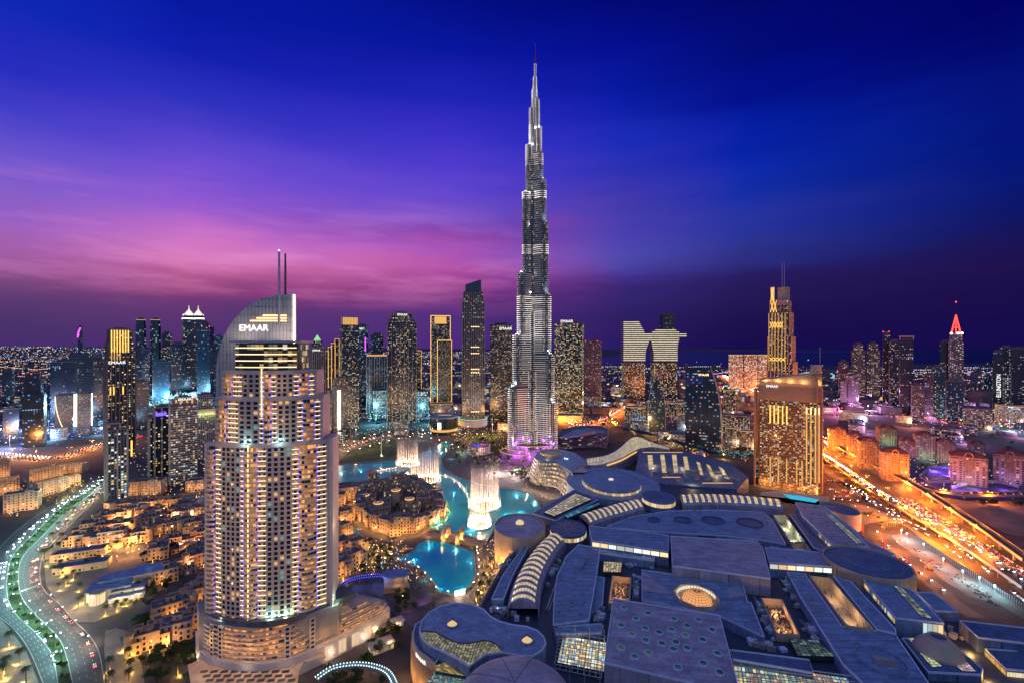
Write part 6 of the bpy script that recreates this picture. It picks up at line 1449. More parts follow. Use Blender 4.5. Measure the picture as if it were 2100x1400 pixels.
m = MB(); Q = [face_pt(f, -.5, 0, .8), face_pt(f, .5, 0, .8)]; bk2 = [(Q[1][0]-sin(f[4])*(f[3]*.9), Q[1][1]+cos(f[4])*(f[3]*.9)), (Q[0][0]-sin(f[4])*(f[3]*.9), Q[0][1]+cos(f[4])*(f[3]*.9))]
cp4 = [Q[0][:2], Q[1][:2], bk2[0], bk2[1]]; m.prism(cp4, zt, ZY(792, YA)); m.build('crown_wall', M['trunk2'], ad)
m = MB(); zl, zr = ZY(778, YA), ZY(762, YA); q3 = scale_poly(cp4, .97); z3_ = [ZY(786, YA), ZY(792, YA)-0, zr, zl]; m.idx([(*p, ZY(792, YA)-.1) for p in q3]+[(q3[0][0], q3[0][1], ZY(782, YA)), (q3[1][0], q3[1][1], ZY(790, YA)+2), (*q3[2], zr), (*q3[3], zl)], [(0, 1, 5, 4), (1, 2, 6, 5), (2, 3, 7, 6), (3, 0, 4, 7), (4, 5, 6, 7)]); m.build('slanted_roof', M['stone'], ad)
for u in (-.4, -.2, 0, .2, .42): p = face_pt(f, u, 0, -2); lamp((p[0], p[1]-4, ZY(785, YA)+5), (1, .5, .12), 5000, .4, parent=ad, name='crown_lamp')
sign('EMAAR', 5.2, face_pt(f, -.27, ZY(787, YA)-4.5, 2), f[4], M['wht'], ad, .3)
m = MB(); p = face_pt(f, .40, 0, -14); m.box(p[0], p[1], ZY(765, YA), 14, 12, ZY(747, YA)-ZY(765, YA), f[4]); m.tube([(p[0]+6, p[1], ZY(747, YA)), (p[0]+6, p[1], ZY(712, YA))], .4, 6); m.build('roof_plant', M['conc'], ad)
for i, (u, y) in enumerate([(-.4, 996), (-.2, 996), (0, 996), (.2, 996), (.4, 996)]): p = face_pt(f, u, 6, 8); lamp(p, (1, .42, .08), 14000, .4, parent=ad, name='uplight')
for z in (40, 80, 120):
    for u in (-.25, .25): p = face_pt(f, u, z, 22); lamp(p, (1, .42, .1), 15000, .5, parent=ad, name='wall_wash')
pw = sheet('hotel_pool', GP([(1605, 1012), (1640, 1016), (1680, 1024), (1672, 1030), (1620, 1022)], 18), 18.2, emit('glowing_pool_water', (.05, .55, .85), .9))  # pool light painted as emission of the water sheet
m = MB(); m.prism(ccw(GP([(1560, 1008), (1600, 1006), (1700, 1018), (1700, 1034), (1640, 1034), (1560, 1022)], 18)), 0, 18); tag(m.build('pool_terrace', M['tan'], None, (0, 0, 0)), 'low terrace with a bright pool at the foot of the gold striped hotel', 'terrace')
# gold laced spire tower
YS2 = 1330; t, f = tower('spire_tower', 'stepped tower laced with gold diagonals and topped by two thin masts', 1582, 1645, 690, YS2, 'dark', -.2, .8, 4.2, 4, .25, WARM, .6, stages=[(0, 1, 742), (.03, .93, 690), (.06, .86, 640), (.1, .78, 616)], fn=(9, 1.3, 0), finmat='tan', plant=False)
m = MB(); m.lathe(*face_pt(f, .06, 0, -f[3]*.5)[:2], [(f[2]*.24, ZY(616, YS2)), (f[2]*.24, ZY(588, YS2))], 20); m.build('crown', M['conc'], t)
m = MB(); p = face_pt(f, .12, 0, .5); m.box(p[0], p[1]+6, ZY(626, YS2), f[2]*.44, 12, 15, f[4]); m.build('sign_wall', M['conc'], t); sign('EMAAR', 7, face_pt(f, .14, ZY(618.5, YS2), 1.2), f[4], M['wht'], t, .3)
m = MB()
for y0, y1, us in ((660, 672, (-.38, -.28, -.18, -.08, .02, .12)), (615, 640, (-.36, -.24, -.12)), (590, 615, (-.34, -.24)), (733, 740, (-.4, -.25, -.1, .05, .2))):
    for a, b_ in zip(us, us[1:]):
        m.tube([face_pt(f, a, ZY(y0, YS2), 1.6), face_pt(f, b_, ZY(y1, YS2), 1.6)], .8, 4); m.tube([face_pt(f, b_, ZY(y0, YS2), 1.6), face_pt(f, a, ZY(y1, YS2), 1.6)], .8, 4)
m.build('lattice_light', M['gold'], t); strips(t, f, [-.42, -.3, -.18, -.06, .08, .2], 642, 760, YS2, 'gold2', 1.1, 1.6)
m = MB(); p = face_pt(f, -.28, 0, .4); m.box(p[0], p[1], ZY(616, YS2), 9, 3, ZY(588, YS2)-ZY(616, YS2), f[4]); m.build('lit_corner', M['gold2'], t)
for u in (0, .09): m = MB(); p = face_pt(f, u, 0, -f[3]*.5); m.tube([(p[0], p[1], ZY(590, YS2)), (p[0], p[1], ZY(534, YS2))], .9, 6, r2=.5); m.build('mast', M['steel'], t)

# ---- far right group
RT = [
 ('arched_tower', 'violet lit tower block with a tall arched opening in its middle', 1728, 1769, 775, 1600, 'grey', .3, ROSE, dict(shape='rect', stages=[(0, .36, 782), (.3, .7, 770), (.64, 1, 782)])),
 ('office_tower', 'stepped dark tower with a teal roof light, left of a pair of rounded tops', 1750, 1778, 712, 2000, 'grey', .45, WARM, dict(stages=[(0, 1, 718), (.15, .85, 706)], fn=(7, 1.2, 0))),
 ('office_tower', 'stepped dark tower, right of a pair of rounded tops', 1780, 1809, 712, 2000, 'grey', .45, WARM, dict(stages=[(0, 1, 718), (.15, .85, 705)], fn=(7, 1.2, 0))),
 ('office_tower', 'very narrow dark tower with two red roof lights', 1812, 1828, 684, 1750, 'dark', .15, ROSE, dict(red=((-.4, 680), (.4, 680)))),
 ('office_tower', 'rose lit mid height tower between the red roof light tower and the black frame tower', 1826, 1850, 700, 1700, 'dark', .3, ROSE, dict()),
 ('office_tower', 'black tower with an open roof frame and red lights', 1848, 1878, 696, 1500, 'dark', .06, ROSE, dict(red=((0, 690), (0, 702)))),
 ('office_tower', 'rose banded tower below right of the black frame tower', 1872, 1898, 790, 1350, 'grey', .5, ROSE, dict(sl=(1, .8, .5))),
 ('office_tower', 'grey ribbed slab tower with dark windows, third from the red pyramid tower', 1898, 1916, 768, 1400, 'grey', .2, ROSE, dict(fn=(6, 1, 0))),
 ('office_tower', 'blue dark tower with white lit windows left of the red pyramid tower', 1915, 1944, 752, 1420, 'dblue', .35, COOL+WARM, dict()),
 ('office_tower', 'tall black slab directly behind the left side of the red pyramid tower', 1931, 1958, 701, 1700, 'dark', .06, WARM, dict()),
 ('office_tower', 'glass tower with red reflections under the red pyramid tower', 1944, 1982, 782, 1330, 'dblue', .3, ROSE, dict()),
 ('apartment_tower', 'amber lit low twin block right of the red pyramid tower', 1984, 2016, 790, 1900, 'grey', .45, WARM, dict()),
 ('office_tower', 'cold lit mid rise left of the vertical letter tower', 2020, 2040, 772, 1800, 'dblue', .4, COOL, dict()),
 ('office_tower', 'dark tower carrying tall vertical white letters at the right edge', 2038, 2058, 722, 1500, 'dark', .05, COOL, dict()),
 ('office_tower', 'white striped tower right of the vertical letter tower', 2054, 2082, 712, 1520, 'dblue', .4, [(.9, .9, 1)], dict(sl=(1, .9, .5))),
 ('office_tower', 'dark tower cut by the right edge of the view', 2078, 2125, 715, 1450, 'dark', .15, [(.8, .3, .9), (.5, .5, 1), (1, .8, .6)], dict()),
 ('office_tower', 'dim violet block behind the arched tower', 1722, 1744, 742, 2100, 'grey', .3, ROSE, dict()),
]
for nm, lb, x0, x1, y, Y, mt, lit, pal, kw in RT:
    t, f = tower(nm, lb, x0, x1, y, Y, mt, .12, .7, 4.5, 3.8, lit, pal, .55, hot=lambda v, u: .5+1.2*(1-v)**2, **kw)
    if 'vertical white letters' in lb:
        o = sign('ELLINGTON', 14, face_pt(f, .15, ZY(790, Y), 1.5), f[4], M['wht'], t, .3); o.rotation_euler = (pi/2, -pi/2, f[4])
    if 'open roof frame' in lb:
        m = MB(); z = ZY(696, Y); zt2 = ZY(691, Y)
        for u in (-.5, .5): p = face_pt(f, u, 0); m.box(p[0], p[1], z, 2.5, 2.5, zt2-z, f[4])
        p = face_pt(f, 0, 0); m.box(p[0], p[1], zt2, f[2]*1.1, 3, 4, f[4]); m.build('roof_frame', M['conc'], t)
    if nm == 'arched_tower':
        m = MB(); p = face_pt(f, 0, 0, .6); w2 = f[2]*.22
        m.face([face_pt(f, -.12, 3, .6), face_pt(f, .12, 3, .6), face_pt(f, .12, ZY(790, Y), .6), face_pt(f, 0, ZY(778, Y), .6), face_pt(f, -.12, ZY(790, Y), .6)]); m.build('arch_opening', M['iron'], t)
        lamp(face_pt(f, 0, 30, 30), (.8, .3, 1), 60000, 1, parent=t, name='uplight')
YR = 1650; t, f = tower('red_pyramid_tower', 'tower crowned by a glowing red open pyramid with white lights at its foot', 1951, 1983, 688, YR, 'grey', .1, .9, 4.5, 4, .35, ROSE, .6, plant=False, stages=[(0, 1, 700), (.08, .92, 682)])
m = MB(); q = scale_poly(rect(f[0], f[1], f[2], f[3], f[4]), .62); ap = (f[0], f[1], ZY(645, YR))
for i in range(4):
    m.tube([(*q[i], ZY(682, YR)), ap], 1.5, 5); m.tube([(*lerp(q[i], q[(i+1) % 4], .5), ZY(682, YR)), lerp((*lerp(q[i], q[(i+1) % 4], .5), ZY(682, YR)), ap, .96)], .9, 5); a, b_ = lerp((*q[i], ZY(682, YR)), ap, .3), lerp((*q[(i+1) % 4], ZY(682, YR)), ap, .3); m.tube([a, b_], .8, 5)
m.build('red_pyramid', M['redline'], t)
m = MB(); m.tube([ap, (f[0], f[1], ZY(619, YR))], .5, 5); m.build('mast', M['iron'], t); m = MB(); m.lathe(f[0], f[1], [(.1, ZY(620, YR)), (2.4, ZY(618.5, YR)), (.1, ZY(617, YR))], 8); m.build('beacon', M['red_l'], t)
m = MB(); [m.box(*face_pt(f, u, 0, 1)[:2], ZY(685, YR), 5, 2, 6, f[4]) for u in (-.38, .1, .38)]; m.build('crown_light', M['lampw'], t)

# ---- arched residential blocks below them
def resi(label, x0, x1, ytop, ybase, a, c, pw, wallm='resi'):
    Y = GY(ybase); f = fit(x0, x1, Y, a, .8); t = thing('residential_block', label, 'apartments', (f[0], f[1], 0), 'arched residential blocks by the highway'); zt = ZY(ytop, Y)*.8
    m, w_, r_, b_ = MB(), MB(), MB(), MB(); p = rect(*f[:4], f[4]); m.prism(p, 0, zt)
    for u, wd, dp in ((-.3, .3, 3), (.3, .3, 3)): q = face_pt(f, u, 0, dp/2); m.box(q[0], q[1], 0, f[2]*wd, dp, zt-3, f[4])
    facade(w_, p, 1, zt-1, 3.5, 3.6, .28, WARM+[(.7, .9, 1)], rt, .8, (.42, .5)); 
    for u in (-.3, .3):
        for k in range(int((zt-4)/3.5)):
            for s in (-.08, .08):
                A, B = face_pt(f, u+s-.035, 0, 3.2), face_pt(f, u+s+.035, 0, 3.2); on = rt.random() < .3; g_ = .8*rt.random(); w_.face([(A[0], A[1], k*3.5+1.2), (B[0], B[1], k*3.5+1.2), (B[0], B[1], k*3.5+3.2), (A[0], A[1], k*3.5+3.2)], 0, (g_, g_*.65, g_*.3) if on else (0, 0, .002))
    for k in range(1, int(zt/3.5)): q = face_pt(f, 0, 0, .9); b_.box(q[0], q[1], k*3.5, f[2]*.26, 1.8, 1.0, f[4])
    r_.frustum(offset(p, .8, True), zt, scale_poly(p, .45), zt+6.5); m.band(offset(p, .5, True), zt-.8, zt+.1, -1, closed=True)
    m.build('wall', M[wallm], t); stuff(w_.build('window', GL, t)); b_.build('balcony', M[wallm], t); r_.build('roof', M['red'], t)
    m = MB()
    for i in range(9):
        a0, a1 = pi*i/9, pi*(i+1)/9
        for rr_ in (0,): m.tube([face_pt(f, .12*cos(a0), zt-1+f[2]*.2*sin(a0), 1.4), face_pt(f, .12*cos(a1), zt-1+f[2]*.2*sin(a1), 1.4)], .9, 5)
    m.build('roof_arch', M[wallm], t)
    lamp(face_pt(f, 0, 9, 15), c, pw*(.35 if c == OR else .8), .6, parent=t, name='uplight')
    return t
OR, GRN, VIO, WW = (1, .42, .12), (.5, 1, .7), (.6, .35, 1), (1, .8, .55)
for args in (('red roofed arched block nearest the gold striped hotel', 1703, 1742, 868, 924, .2, OR, 9000), ('second red roofed block along the highway from the gold striped hotel', 1741, 1778, 880, 940, .2, OR, 9000), ('third red roofed block along the highway, half behind the second', 1764, 1812, 890, 962, .2, OR, 9000),
  ('red roofed block washed in green light behind the third highway block', 1803, 1848, 868, 912, .2, GRN, 16000), ('tall red roofed block standing nearest the elevated railway', 1812, 1876, 914, 985, .15, OR, 9000), ('green lit white block with balconies in the second row', 1880, 1928, 880, 942, .15, GRN, 14000),
  ('narrow red roofed block touching the green lit white block', 1925, 1968, 896, 948, .15, WW, 9000), ('largest beige block with blue white roof lights, near the flyover', 1957, 2042, 922, 993, .1, WW, 9000, 'resi'), ('violet lit block right of the largest beige block', 2048, 2120, 918, 990, .05, VIO, 12000), ('small rear block left of the green lit white block', 1848, 1882, 895, 936, .15, VIO, 9000),
  ('rear block above the largest beige block', 1990, 2030, 900, 950, .1, VIO, 7000)): resi(*args)
# violet lit stepped terrace in front of them
vt = thing('violet_terrace', 'low stepped terrace glowing blue and violet before the residential blocks', 'terrace', (*G(1925, 975), 0)); m = MB(); m.prism(ccw(GP([(1885, 972), (1905, 955), (1955, 952), (1958, 985), (1900, 985)], 4)), 0, 4); m.prism(ccw(GP([(1900, 968), (1912, 958), (1950, 956), (1952, 976), (1910, 978)], 8)), 4, 8); m.build('terrace', M['paving'], vt)
for px, py in ((1890, 980), (1915, 965), (1935, 955), (1945, 975)): lamp((*G(px, py, 8), 13), (.16, .08, 1), 40000, .5, parent=vt, name='blue_lamp')
arc_ = thing('curved_light_wall', 'low curved wall traced in blue light beside the flyover', 'wall', (*G(2030, 995), 0)); c = even(catmull(GP([(1950, 1002), (1975, 995), (2010, 990), (2045, 990), (2090, 1000)]), 6), 20); m = MB(); m.band(c, 0, 5, 1); m.build('wall', M['conc'], arc_); m = MB(); m.band(offset(c, -.4), 3.2, 4.6, .3); m.build('light_strip', M['blue_l'], arc_)
for px in (1965, 2000, 2060): lamp((*G(px, 1003), 7), (.3, .12, 1), 24000, .5, parent=arc_, name='blue_lamp')
# ================================================================== low sandstone quarters
rv = random.Random(9)
def block(m, w_, r_, cx, cy, wd, dp, h, r, lit=.2, pal=WARM, gain=.8, z0=0, arch=True, ww=3.4, fh=3.4, par=.9):
    """one sandstone volume with parapet, small windows, flat dark roof"""
    p = rect(cx, cy, wd, dp, r); m.prism(p, z0, h); m.band(offset(p, .02, True), h, h+par, -.45, closed=True)
    r_.face([(*q, h+.12) for q in scale_poly(p, .94)])
    n = len(p)
    for i in range(n):
        a, b = p[i], p[(i+1) % n]; ex, ey = b[0]-a[0], b[1]-a[1]; L = sqrt(ex*ex+ey*ey); nx, ny = ey/L, -ex/L
        D = sqrt(cx*cx+cy*cy)
        if -(nx*cx+ny*cy)/D < -.2: continue
        nc = max(1, int(L/ww)); nf = max(1, int((h-z0)/fh))
        for f in range(nf):
            for k in range(nc):
                if rv.random() < .12: continue
                u = (k+.5)/nc; hw = .7+.25*(f == 0); zb = z0+f*(h-z0)/nf+.8; zt = zb+1.8+.4*(f == 0); o = .06
                c = (0, 0, .002)
                if rv.random() < lit: g_ = gain*(.3+rv.random()**2); c = tuple(v*g_ for v in pal[int(rv.random()*len(pal))])
                P = lambda s, z: (a[0]+ex*u+ex/L*s+nx*o, a[1]+ey*u+ey/L*s+ny*o, z)
                pts = [P(-hw, zb), P(hw, zb), P(hw, zt)]+([P(0, zt+.6)] if arch else [])+[P(-hw, zt)]
                w_.face(pts, 0, c)
def finish(t, m, w_, r_, wall, extra=None, roof='roofd'):
    m.build('wall', M[wall], t); r_.build('roof', M[roof], t)
    if w_.f: stuff(w_.build('window', GL, t))
def villa(x, y, r, s, seed, label, group, lit=.16, lampp=0, wall=None, floors=3):
    rr = random.Random(seed); global rv; rv = rr
    t = thing('sandstone_house', label, 'house', (x, y, 0), group); m, w_, r_ = MB(), MB(), MB(); cr, sr = cos(r), sin(r)
    L = lambda u, v: (x+u*cr-v*sr, y+u*sr+v*cr)
    W_, D_ = s*(.9+.3*rr.random()), s*(.75+.3*rr.random()); H_ = 3.5*floors+rr.random()*1.5
    block(m, w_, r_, x, y, W_, D_, H_, r, lit)
    sd = 1 if rr.random() < .5 else -1
    block(m, w_, r_, *L(sd*W_*.62, -D_*.12), W_*.4, D_*.7, H_-3.4-rr.random()*2, r, lit)
    block(m, w_, r_, *L(-sd*W_*.3, -D_*.52), W_*.45, D_*.35, H_-3.2, r, lit)
    block(m, w_, r_, *L(rr.uniform(-.25, .25)*W_, D_*.15), W_*.32, D_*.4, H_+3, r, lit)
    if rr.random() < .45:
        q = L(-sd*W_*.48, -D_*.45); m.lathe(*q, [(s*.17, 0), (s*.17, H_+2), (s*.19, H_+2), (s*.19, H_+3), (s*.15, H_+3), (s*.15, H_+2.2)], 14)
        for k in range(8): a = pi/4*k; m.box(q[0]+s*.17*cos(a), q[1]+s*.17*sin(a), H_+3, .8, .8, .8, a)
    finish(t, m, w_, r_, wall or rr.choice(['stone', 'stone', 'stone2', 'stone3']))
    m = MB()
    for i in range(rr.randint(4, 9)): q = L(rr.uniform(-.4, .4)*W_, rr.uniform(-.35, .35)*D_); m.box(q[0], q[1], H_+.15, 1+rr.random()*1.4, .9+rr.random()*.8, .7+rr.random()*.7, r)
    stuff(m.build('roof_unit', M['conc'], t))
    if lampp:
        q = L(sd*W_*.2, -D_*.95); lamp((*q, 3.4), (1, .45, .12), lampp*2.2, .3, parent=t, name='wall_lamp'); m = MB(); m.tube([(*q, 0), (*q, 3)], .07, 5); m.lathe(q[0], q[1], [(.08, 3), (.25, 3.1), (.05, 3.5)], 6); m.build('garden_lamp', M['sod'], t)
    return t
ORD = ['first', 'second', 'third', 'fourth', 'fifth', 'sixth', 'seventh', 'eighth', 'ninth', 'tenth']
ROWS = [
 ('in the row nearest the hotel podium', [(298, 1325), (330, 1304), (365, 1300), (398, 1278)], 17, .25, 800),
 ('in the row one behind the hotel podium, going up', [(342, 1262), (372, 1246), (402, 1228), (424, 1212)], 18, .2, 600),
 ('in the row beside the dark trees', [(340, 1186), (372, 1172), (402, 1156), (424, 1140)], 18, .3, 500),
 ('in the short row above the dark trees', [(326, 1138), (352, 1120), (392, 1122), (420, 1104)], 19, .2, 700),
 ('in the row behind the orange lit square', [(170, 1112), (200, 1112), (232, 1112), (262, 1112), (292, 1104)], 20, .1, 1500),
 ('in the middle row of the old quarter', [(190, 1086), (216, 1090), (246, 1086), (276, 1082), (306, 1080), (336, 1088), (366, 1082), (394, 1084), (418, 1074)], 20, .15, 600),
 ('in the upper row of the old quarter', [(222, 1068), (252, 1064), (282, 1060), (314, 1060), (346, 1062), (378, 1060), (410, 1054)], 21, .1, 600),
 ('in the rearmost row below the apartment towers', [(252, 1046), (286, 1042), (318, 1040), (352, 1038), (384, 1044)], 21, .15, 500),
]
sd_ = 100
for nm, pts, s, dr, lp in ROWS:
    for i, (px, py) in enumerate(pts):
        sd_ += 1; x, y = G(px, py); villa(x, y, .35+rv.uniform(-.15, .15)+dr, s, sd_, f'{ORD[i]} sandstone house from the boulevard {nm}', 'sandstone houses of the old quarter', .18, lp*3.2 if i % 2 == 0 or lp > 900 else lp*1.6, floors=2+(sd_*7 % 5 > 0)+(sd_*3 % 7 == 0))
ROWS2 = [('right of the hotel tower, counting up from its podium', [(694, 1176), (722, 1160), (696, 1134), (728, 1132), (700, 1100), (706, 1068)], 16, .9)]
for nm, pts, s, dr in ROWS2:
    for i, (px, py) in enumerate(pts):
        sd_ += 1; x, y = G(px, py); villa(x, y, dr+rv.uniform(-.2, .2), s, sd_, f'{ORD[i]} sandstone house {nm}', 'sandstone houses right of the hotel tower', .25, 3600, floors=4)
# long pale apartment blocks on the far left, with lamp lit roof edges
def longblock(label, x0, y0, x1, y1, depth, h, wall='stone2', name='apartment_block', light=True, lit=.12):
    global rv; rv = random.Random(int(x0*7+y0))
    a, b = G(x0, y0), G(x1, y1); L = sqrt((a[0]-b[0])**2+(a[1]-b[1])**2); r = atan2(b[1]-a[1], b[0]-a[0]); cx, cy = (a[0]+b[0])/2-sin(r)*depth/2, (a[1]+b[1])/2+cos(r)*depth/2
    t = thing(name, label, 'apartments', (cx, cy, 0), 'pale apartment blocks left of the boulevard'); m, w_, r_ = MB(), MB(), MB()
    block(m, w_, r_, cx, cy, L, depth, h, r, lit, arch=False, ww=4)
    n = max(2, int(L/16))
    for i in range(n):
        u = (i+.5)/n-.5; q = (cx+u*L*cos(r)+sin(r)*depth*.5, cy+u*L*sin(r)-cos(r)*depth*.5); block(m, w_, r_, *q, L/n*.5, 4, h+2*(i % 2), r, lit, arch=False)
    finish(t, m, w_, r_, wall)
    if light:
        m = MB(); p0 = (cx-.45*L*cos(r)+sin(r)*depth*.1, cy-.45*L*sin(r)-cos(r)*depth*.1); p1 = (cx+.45*L*cos(r)+sin(r)*depth*.1, cy+.45*L*sin(r)-cos(r)*depth*.1)
        for i in range(8): q = lerp(p0, p1, (i+.5)/8); m.box(q[0], q[1], h+.2, L*.07, .8, .7, r)
        m.build('roof_lamp', M['gold2'], t)
        for u in (-.3, .1, .4): lamp((cx+u*L*cos(r), cy+u*L*sin(r), h+3.4), (1, .5, .15), 1800, .4, parent=t, name='roof_light')
    for u in (-.4, 0, .4): lamp((cx+u*L*cos(r)+sin(r)*(depth*.5+9), cy+u*L*sin(r)-cos(r)*(depth*.5+9), 7), (1, .48, .16), 3600, .5, parent=t, name='wall_lamp')
    return t
for args in (('nearest pale apartment block left of the boulevard', 6, 1052, 78, 1042, 16, 24), ('second pale apartment block left of the boulevard, behind the nearest', -20, 1018, 40, 1008, 18, 22), ('pale apartment block facing the boulevard with arches and a lit roof edge', 78, 1020, 140, 1002, 18, 20),
             ('low pale block behind the lit roof edge block', 60, 990, 130, 976, 20, 18), ('violet shaded block at the left edge beyond the nearest', -30, 985, 20, 978, 24, 30), ('rear pale block just before the orange highway', 96, 972, 168, 968, 20, 14), ('small pale block nearest the green road bend', 130, 1000, 166, 992, 16, 15),
             ('long white apartment block below the slim ribbed towers', 262, 1016, 330, 1012, 18, 20), ('pale apartment block between the beige tower and the canal', 380, 1008, 436, 1004, 18, 16), ('low lit block below the narrow beige tower', 212, 1046, 262, 1040, 16, 9)):
    longblock(*args, light=args[2] < 1030 and args[1] < 200)
rv = random.Random(71); i_ = 0
for nm, pts, s, dr, lp in ROWS:
    for (px, py), (qx, qy) in zip(pts, pts[1:]):
        x, y = G((px+qx)/2+rv.uniform(-3, 3), (py+qy)/2+rv.uniform(6, 9)); t = thing('lane_lamp', 'amber wall lantern on a post in the lanes of the old quarter', 'street lamp', (x, y, 0), 'lanterns of the old quarter lanes'); m = MB(); m.tube([(x, y, 0), (x, y, 7.4)], .1, 5); m.build('pole', M['iron'], t); m = MB(); m.lathe(x, y, [(.1, 7.3), (.35, 7.5), (.1, 8.1)], 8); m.build('lamp_head', M['sod'], t); lamp((x, y, 8.6), (1, .46, .15), 5600, .3, parent=t)
# flat market sheds by the orange square and the corner restaurant
for lb, px, py, w, d, h in (('flat dark roofed shop hall left of the orange lit square, nearer one', 170, 1165, 42, 14, 6), ('flat dark roofed shop hall left of the orange lit square, farther one', 165, 1140, 44, 14, 7)):
    x, y = G(px, py); t = thing('shop_hall', lb, 'building', (x, y, 0)); m, w_, r_ = MB(), MB(), MB(); rv = random.Random(px); block(m, w_, r_, x, y, w, d, h, .42, .4, arch=False, ww=3); finish(t, m, w_, r_, 'stone', roof='bluem2')
    lamp((x-6, y-13, 4), (1, .5, .15), 1500, .4, parent=t, name='wall_lamp')
for px, py in ((240, 1150), (262, 1142), (285, 1135), (300, 1122), (225, 1132), (210, 1150)): 
    x, y = G(px, py); t = thing('square_lamp', 'amber lamp standing on the orange lit square of the old quarter', 'street lamp', (x, y, 0), 'lamps of the orange square'); m = MB(); m.tube([(x, y, 0), (x, y, 5)], .12, 6); m.build('pole', M['iron'], t); m = MB(); m.lathe(x, y, [(.1, 4.9), (.5, 5.2), (.4, 5.7), (.05, 5.9)], 8); m.build('lamp_head', M['sod'], t); lamp((x, y, 6.4), (1, .42, .1), 6000, .4, parent=t)
sheet('market_square', GP([(195, 1165), (215, 1125), (315, 1112), (322, 1128), (280, 1150), (235, 1172)]), .05, M['paving'])
X, Y_ = G(228, 1228); re = thing('corner_restaurant', 'modern corner restaurant with blue lit flat roofs, glazed rotunda and glowing terrace', 'restaurant', (X, Y_, 0)); rr_ = .52
def RL(u, v): return (X+u*cos(rr_)-v*sin(rr_), Y_+u*sin(rr_)+v*cos(rr_))
m, g_, rf2 = MB(), MB(), MB()
for u, v, w, d, h, wl in ((-2, 10, 30, 18, 9, 0), (12, 2, 22, 10, 7, 1), (12, -6, 24, 7, 4.2, 1), (24, 22, 22, 20, 12, 0), (0, 22, 24, 14, 11, 0)):
    p = rect(*RL(u, v), w, d, rr_); m.prism(p, 0, h); rf2.prism(rect(*RL(u, v), w+1.6, d+1.6, rr_), h, h+.7, bottom=True)
    if wl or u == -2: facade(g_, p, .4, h-.4, h-.8, 2, .95, [(1, .72, .36), (1, .8, .5)], rv, 1.1, (.9, .85))
m.build('wall', M['stone2'], re); stuff(g_.build('window', GL, re)); rf2.build('roof', M['bluem'], re)
m = MB(); q = RL(-9, -2); m.lathe(*q, [(5, 0), (5, 9.5), (5.4, 9.5), (5.4, 10.3)], 20); m.build('rotunda', M['stone2'], re)
m = MB()
for k in range(9): a = rr_-pi*.95+pi*.9*k/8; m.box(q[0]+5.1*cos(a), q[1]+5.1*sin(a), .5, .8, 1.3, 8.2, a, 0, (1, .75, .42))
m.build('rotunda_window', GL, re)
m = MB(); [m.box(*RL(2+k*3.2, -13), .2, 1.6, .9, 1.0, rr_) for k in range(8)]; stuff(m.build('terrace_table', M['stone2'], re))
m = MB(); [m.lathe(*RL(6+k*4.6, -16.5), [(1.2, 0), (1.7, 1), (1.2, 2.2), (.1, 2.7)], 8) for k in range(5)]; m.build('shrub', M['leaf'], re)
for u, v, z in ((-14, -10, 6), (6, -14, 5), (20, -14, 5), (-18, 6, 6)): lamp((*RL(u, v), z), (1, .74, .42), 3200, .4, parent=re, name='terrace_lamp')
for u, v in ((-2, 8), (12, 2), (24, 22)): lamp((*RL(u, v), 16), (.5, .65, 1), 150, .4, parent=re, name='roof_lamp')

# ---- hotel round a courtyard on the lake promontory
isl = thing('courtyard_hotel', 'large amber lit sandstone hotel built round a tree filled courtyard beside the fountain lake', 'hotel', (*G(815, 1045), 0))
ring = [(736, 1064), (762, 1084), (800, 1099), (842, 1094), (874, 1082), (903, 1063), (913, 1046), (900, 1026), (872, 1008), (838, 998), (802, 996), (768, 1002), (742, 1020), (726, 1042)]
rp_ = GP(ring); cx0 = sum(p[0] for p in rp_)/14; cy0 = sum(p[1] for p in rp_)/14
for i in range(14):
    rv = random.Random(400+i); a, b = rp_[i], rp_[(i+1) % 14]; L = sqrt((a[0]-b[0])**2+(a[1]-b[1])**2); r = atan2(b[1]-a[1], b[0]-a[0]); dp = 13
    nx, ny = sin(r), -cos(r); cx, cy = (a[0]+b[0])/2-nx*dp/2, (a[1]+b[1])/2-ny*dp/2
    m, w_, r_ = MB(), MB(), MB(); h = 12+rv.random()*9; jt = rv.uniform(-3, 4); block(m, w_, r_, cx+nx*jt, cy+ny*jt, L*(.8+.25*rv.random()), dp, h, r+rv.uniform(-.18, .18), .30, WARM, .8, ww=3.6, fh=3.6); block(m, w_, r_, cx-nx*4, cy-ny*4, L*1.05, dp*.6, max(8, h-5), r, .3, WARM, .8, ww=3.6, fh=3.6)
    for k in range(2): u = (rv.random()-.5)*.7; block(m, w_, r_, cx+u*L*cos(r)+nx*dp*.4, cy+u*L*sin(r)+ny*dp*.4, 8, 7, h+(-4 if k else 3), r, .3, WARM, .8)
    o = m.build('wing', M['stone'], isl); stuff(w_.build('wing_window', GL, o)); r_.build('wing_roof', M['roofd'], o)
    m = MB()
    for k in range(10): u, v = rv.uniform(-.45, .45), rv.uniform(-.3, .3); m.box(cx+u*L*cos(r)-v*dp*sin(r), cy+u*L*sin(r)+v*dp*cos(r), h+.13, 1.4, 1.1, 1, r)
    m.build('roof_unit', M['conc'], o)
    for s in (.2, .5, .8):
        q = lerp(a, b, s); q = (q[0]+nx*5.5, q[1]+ny*5.5); lamp((*q, 4), (1, .46, .12), 3600, .35, parent=isl, name='wall_lamp')
rv = random.Random(77)
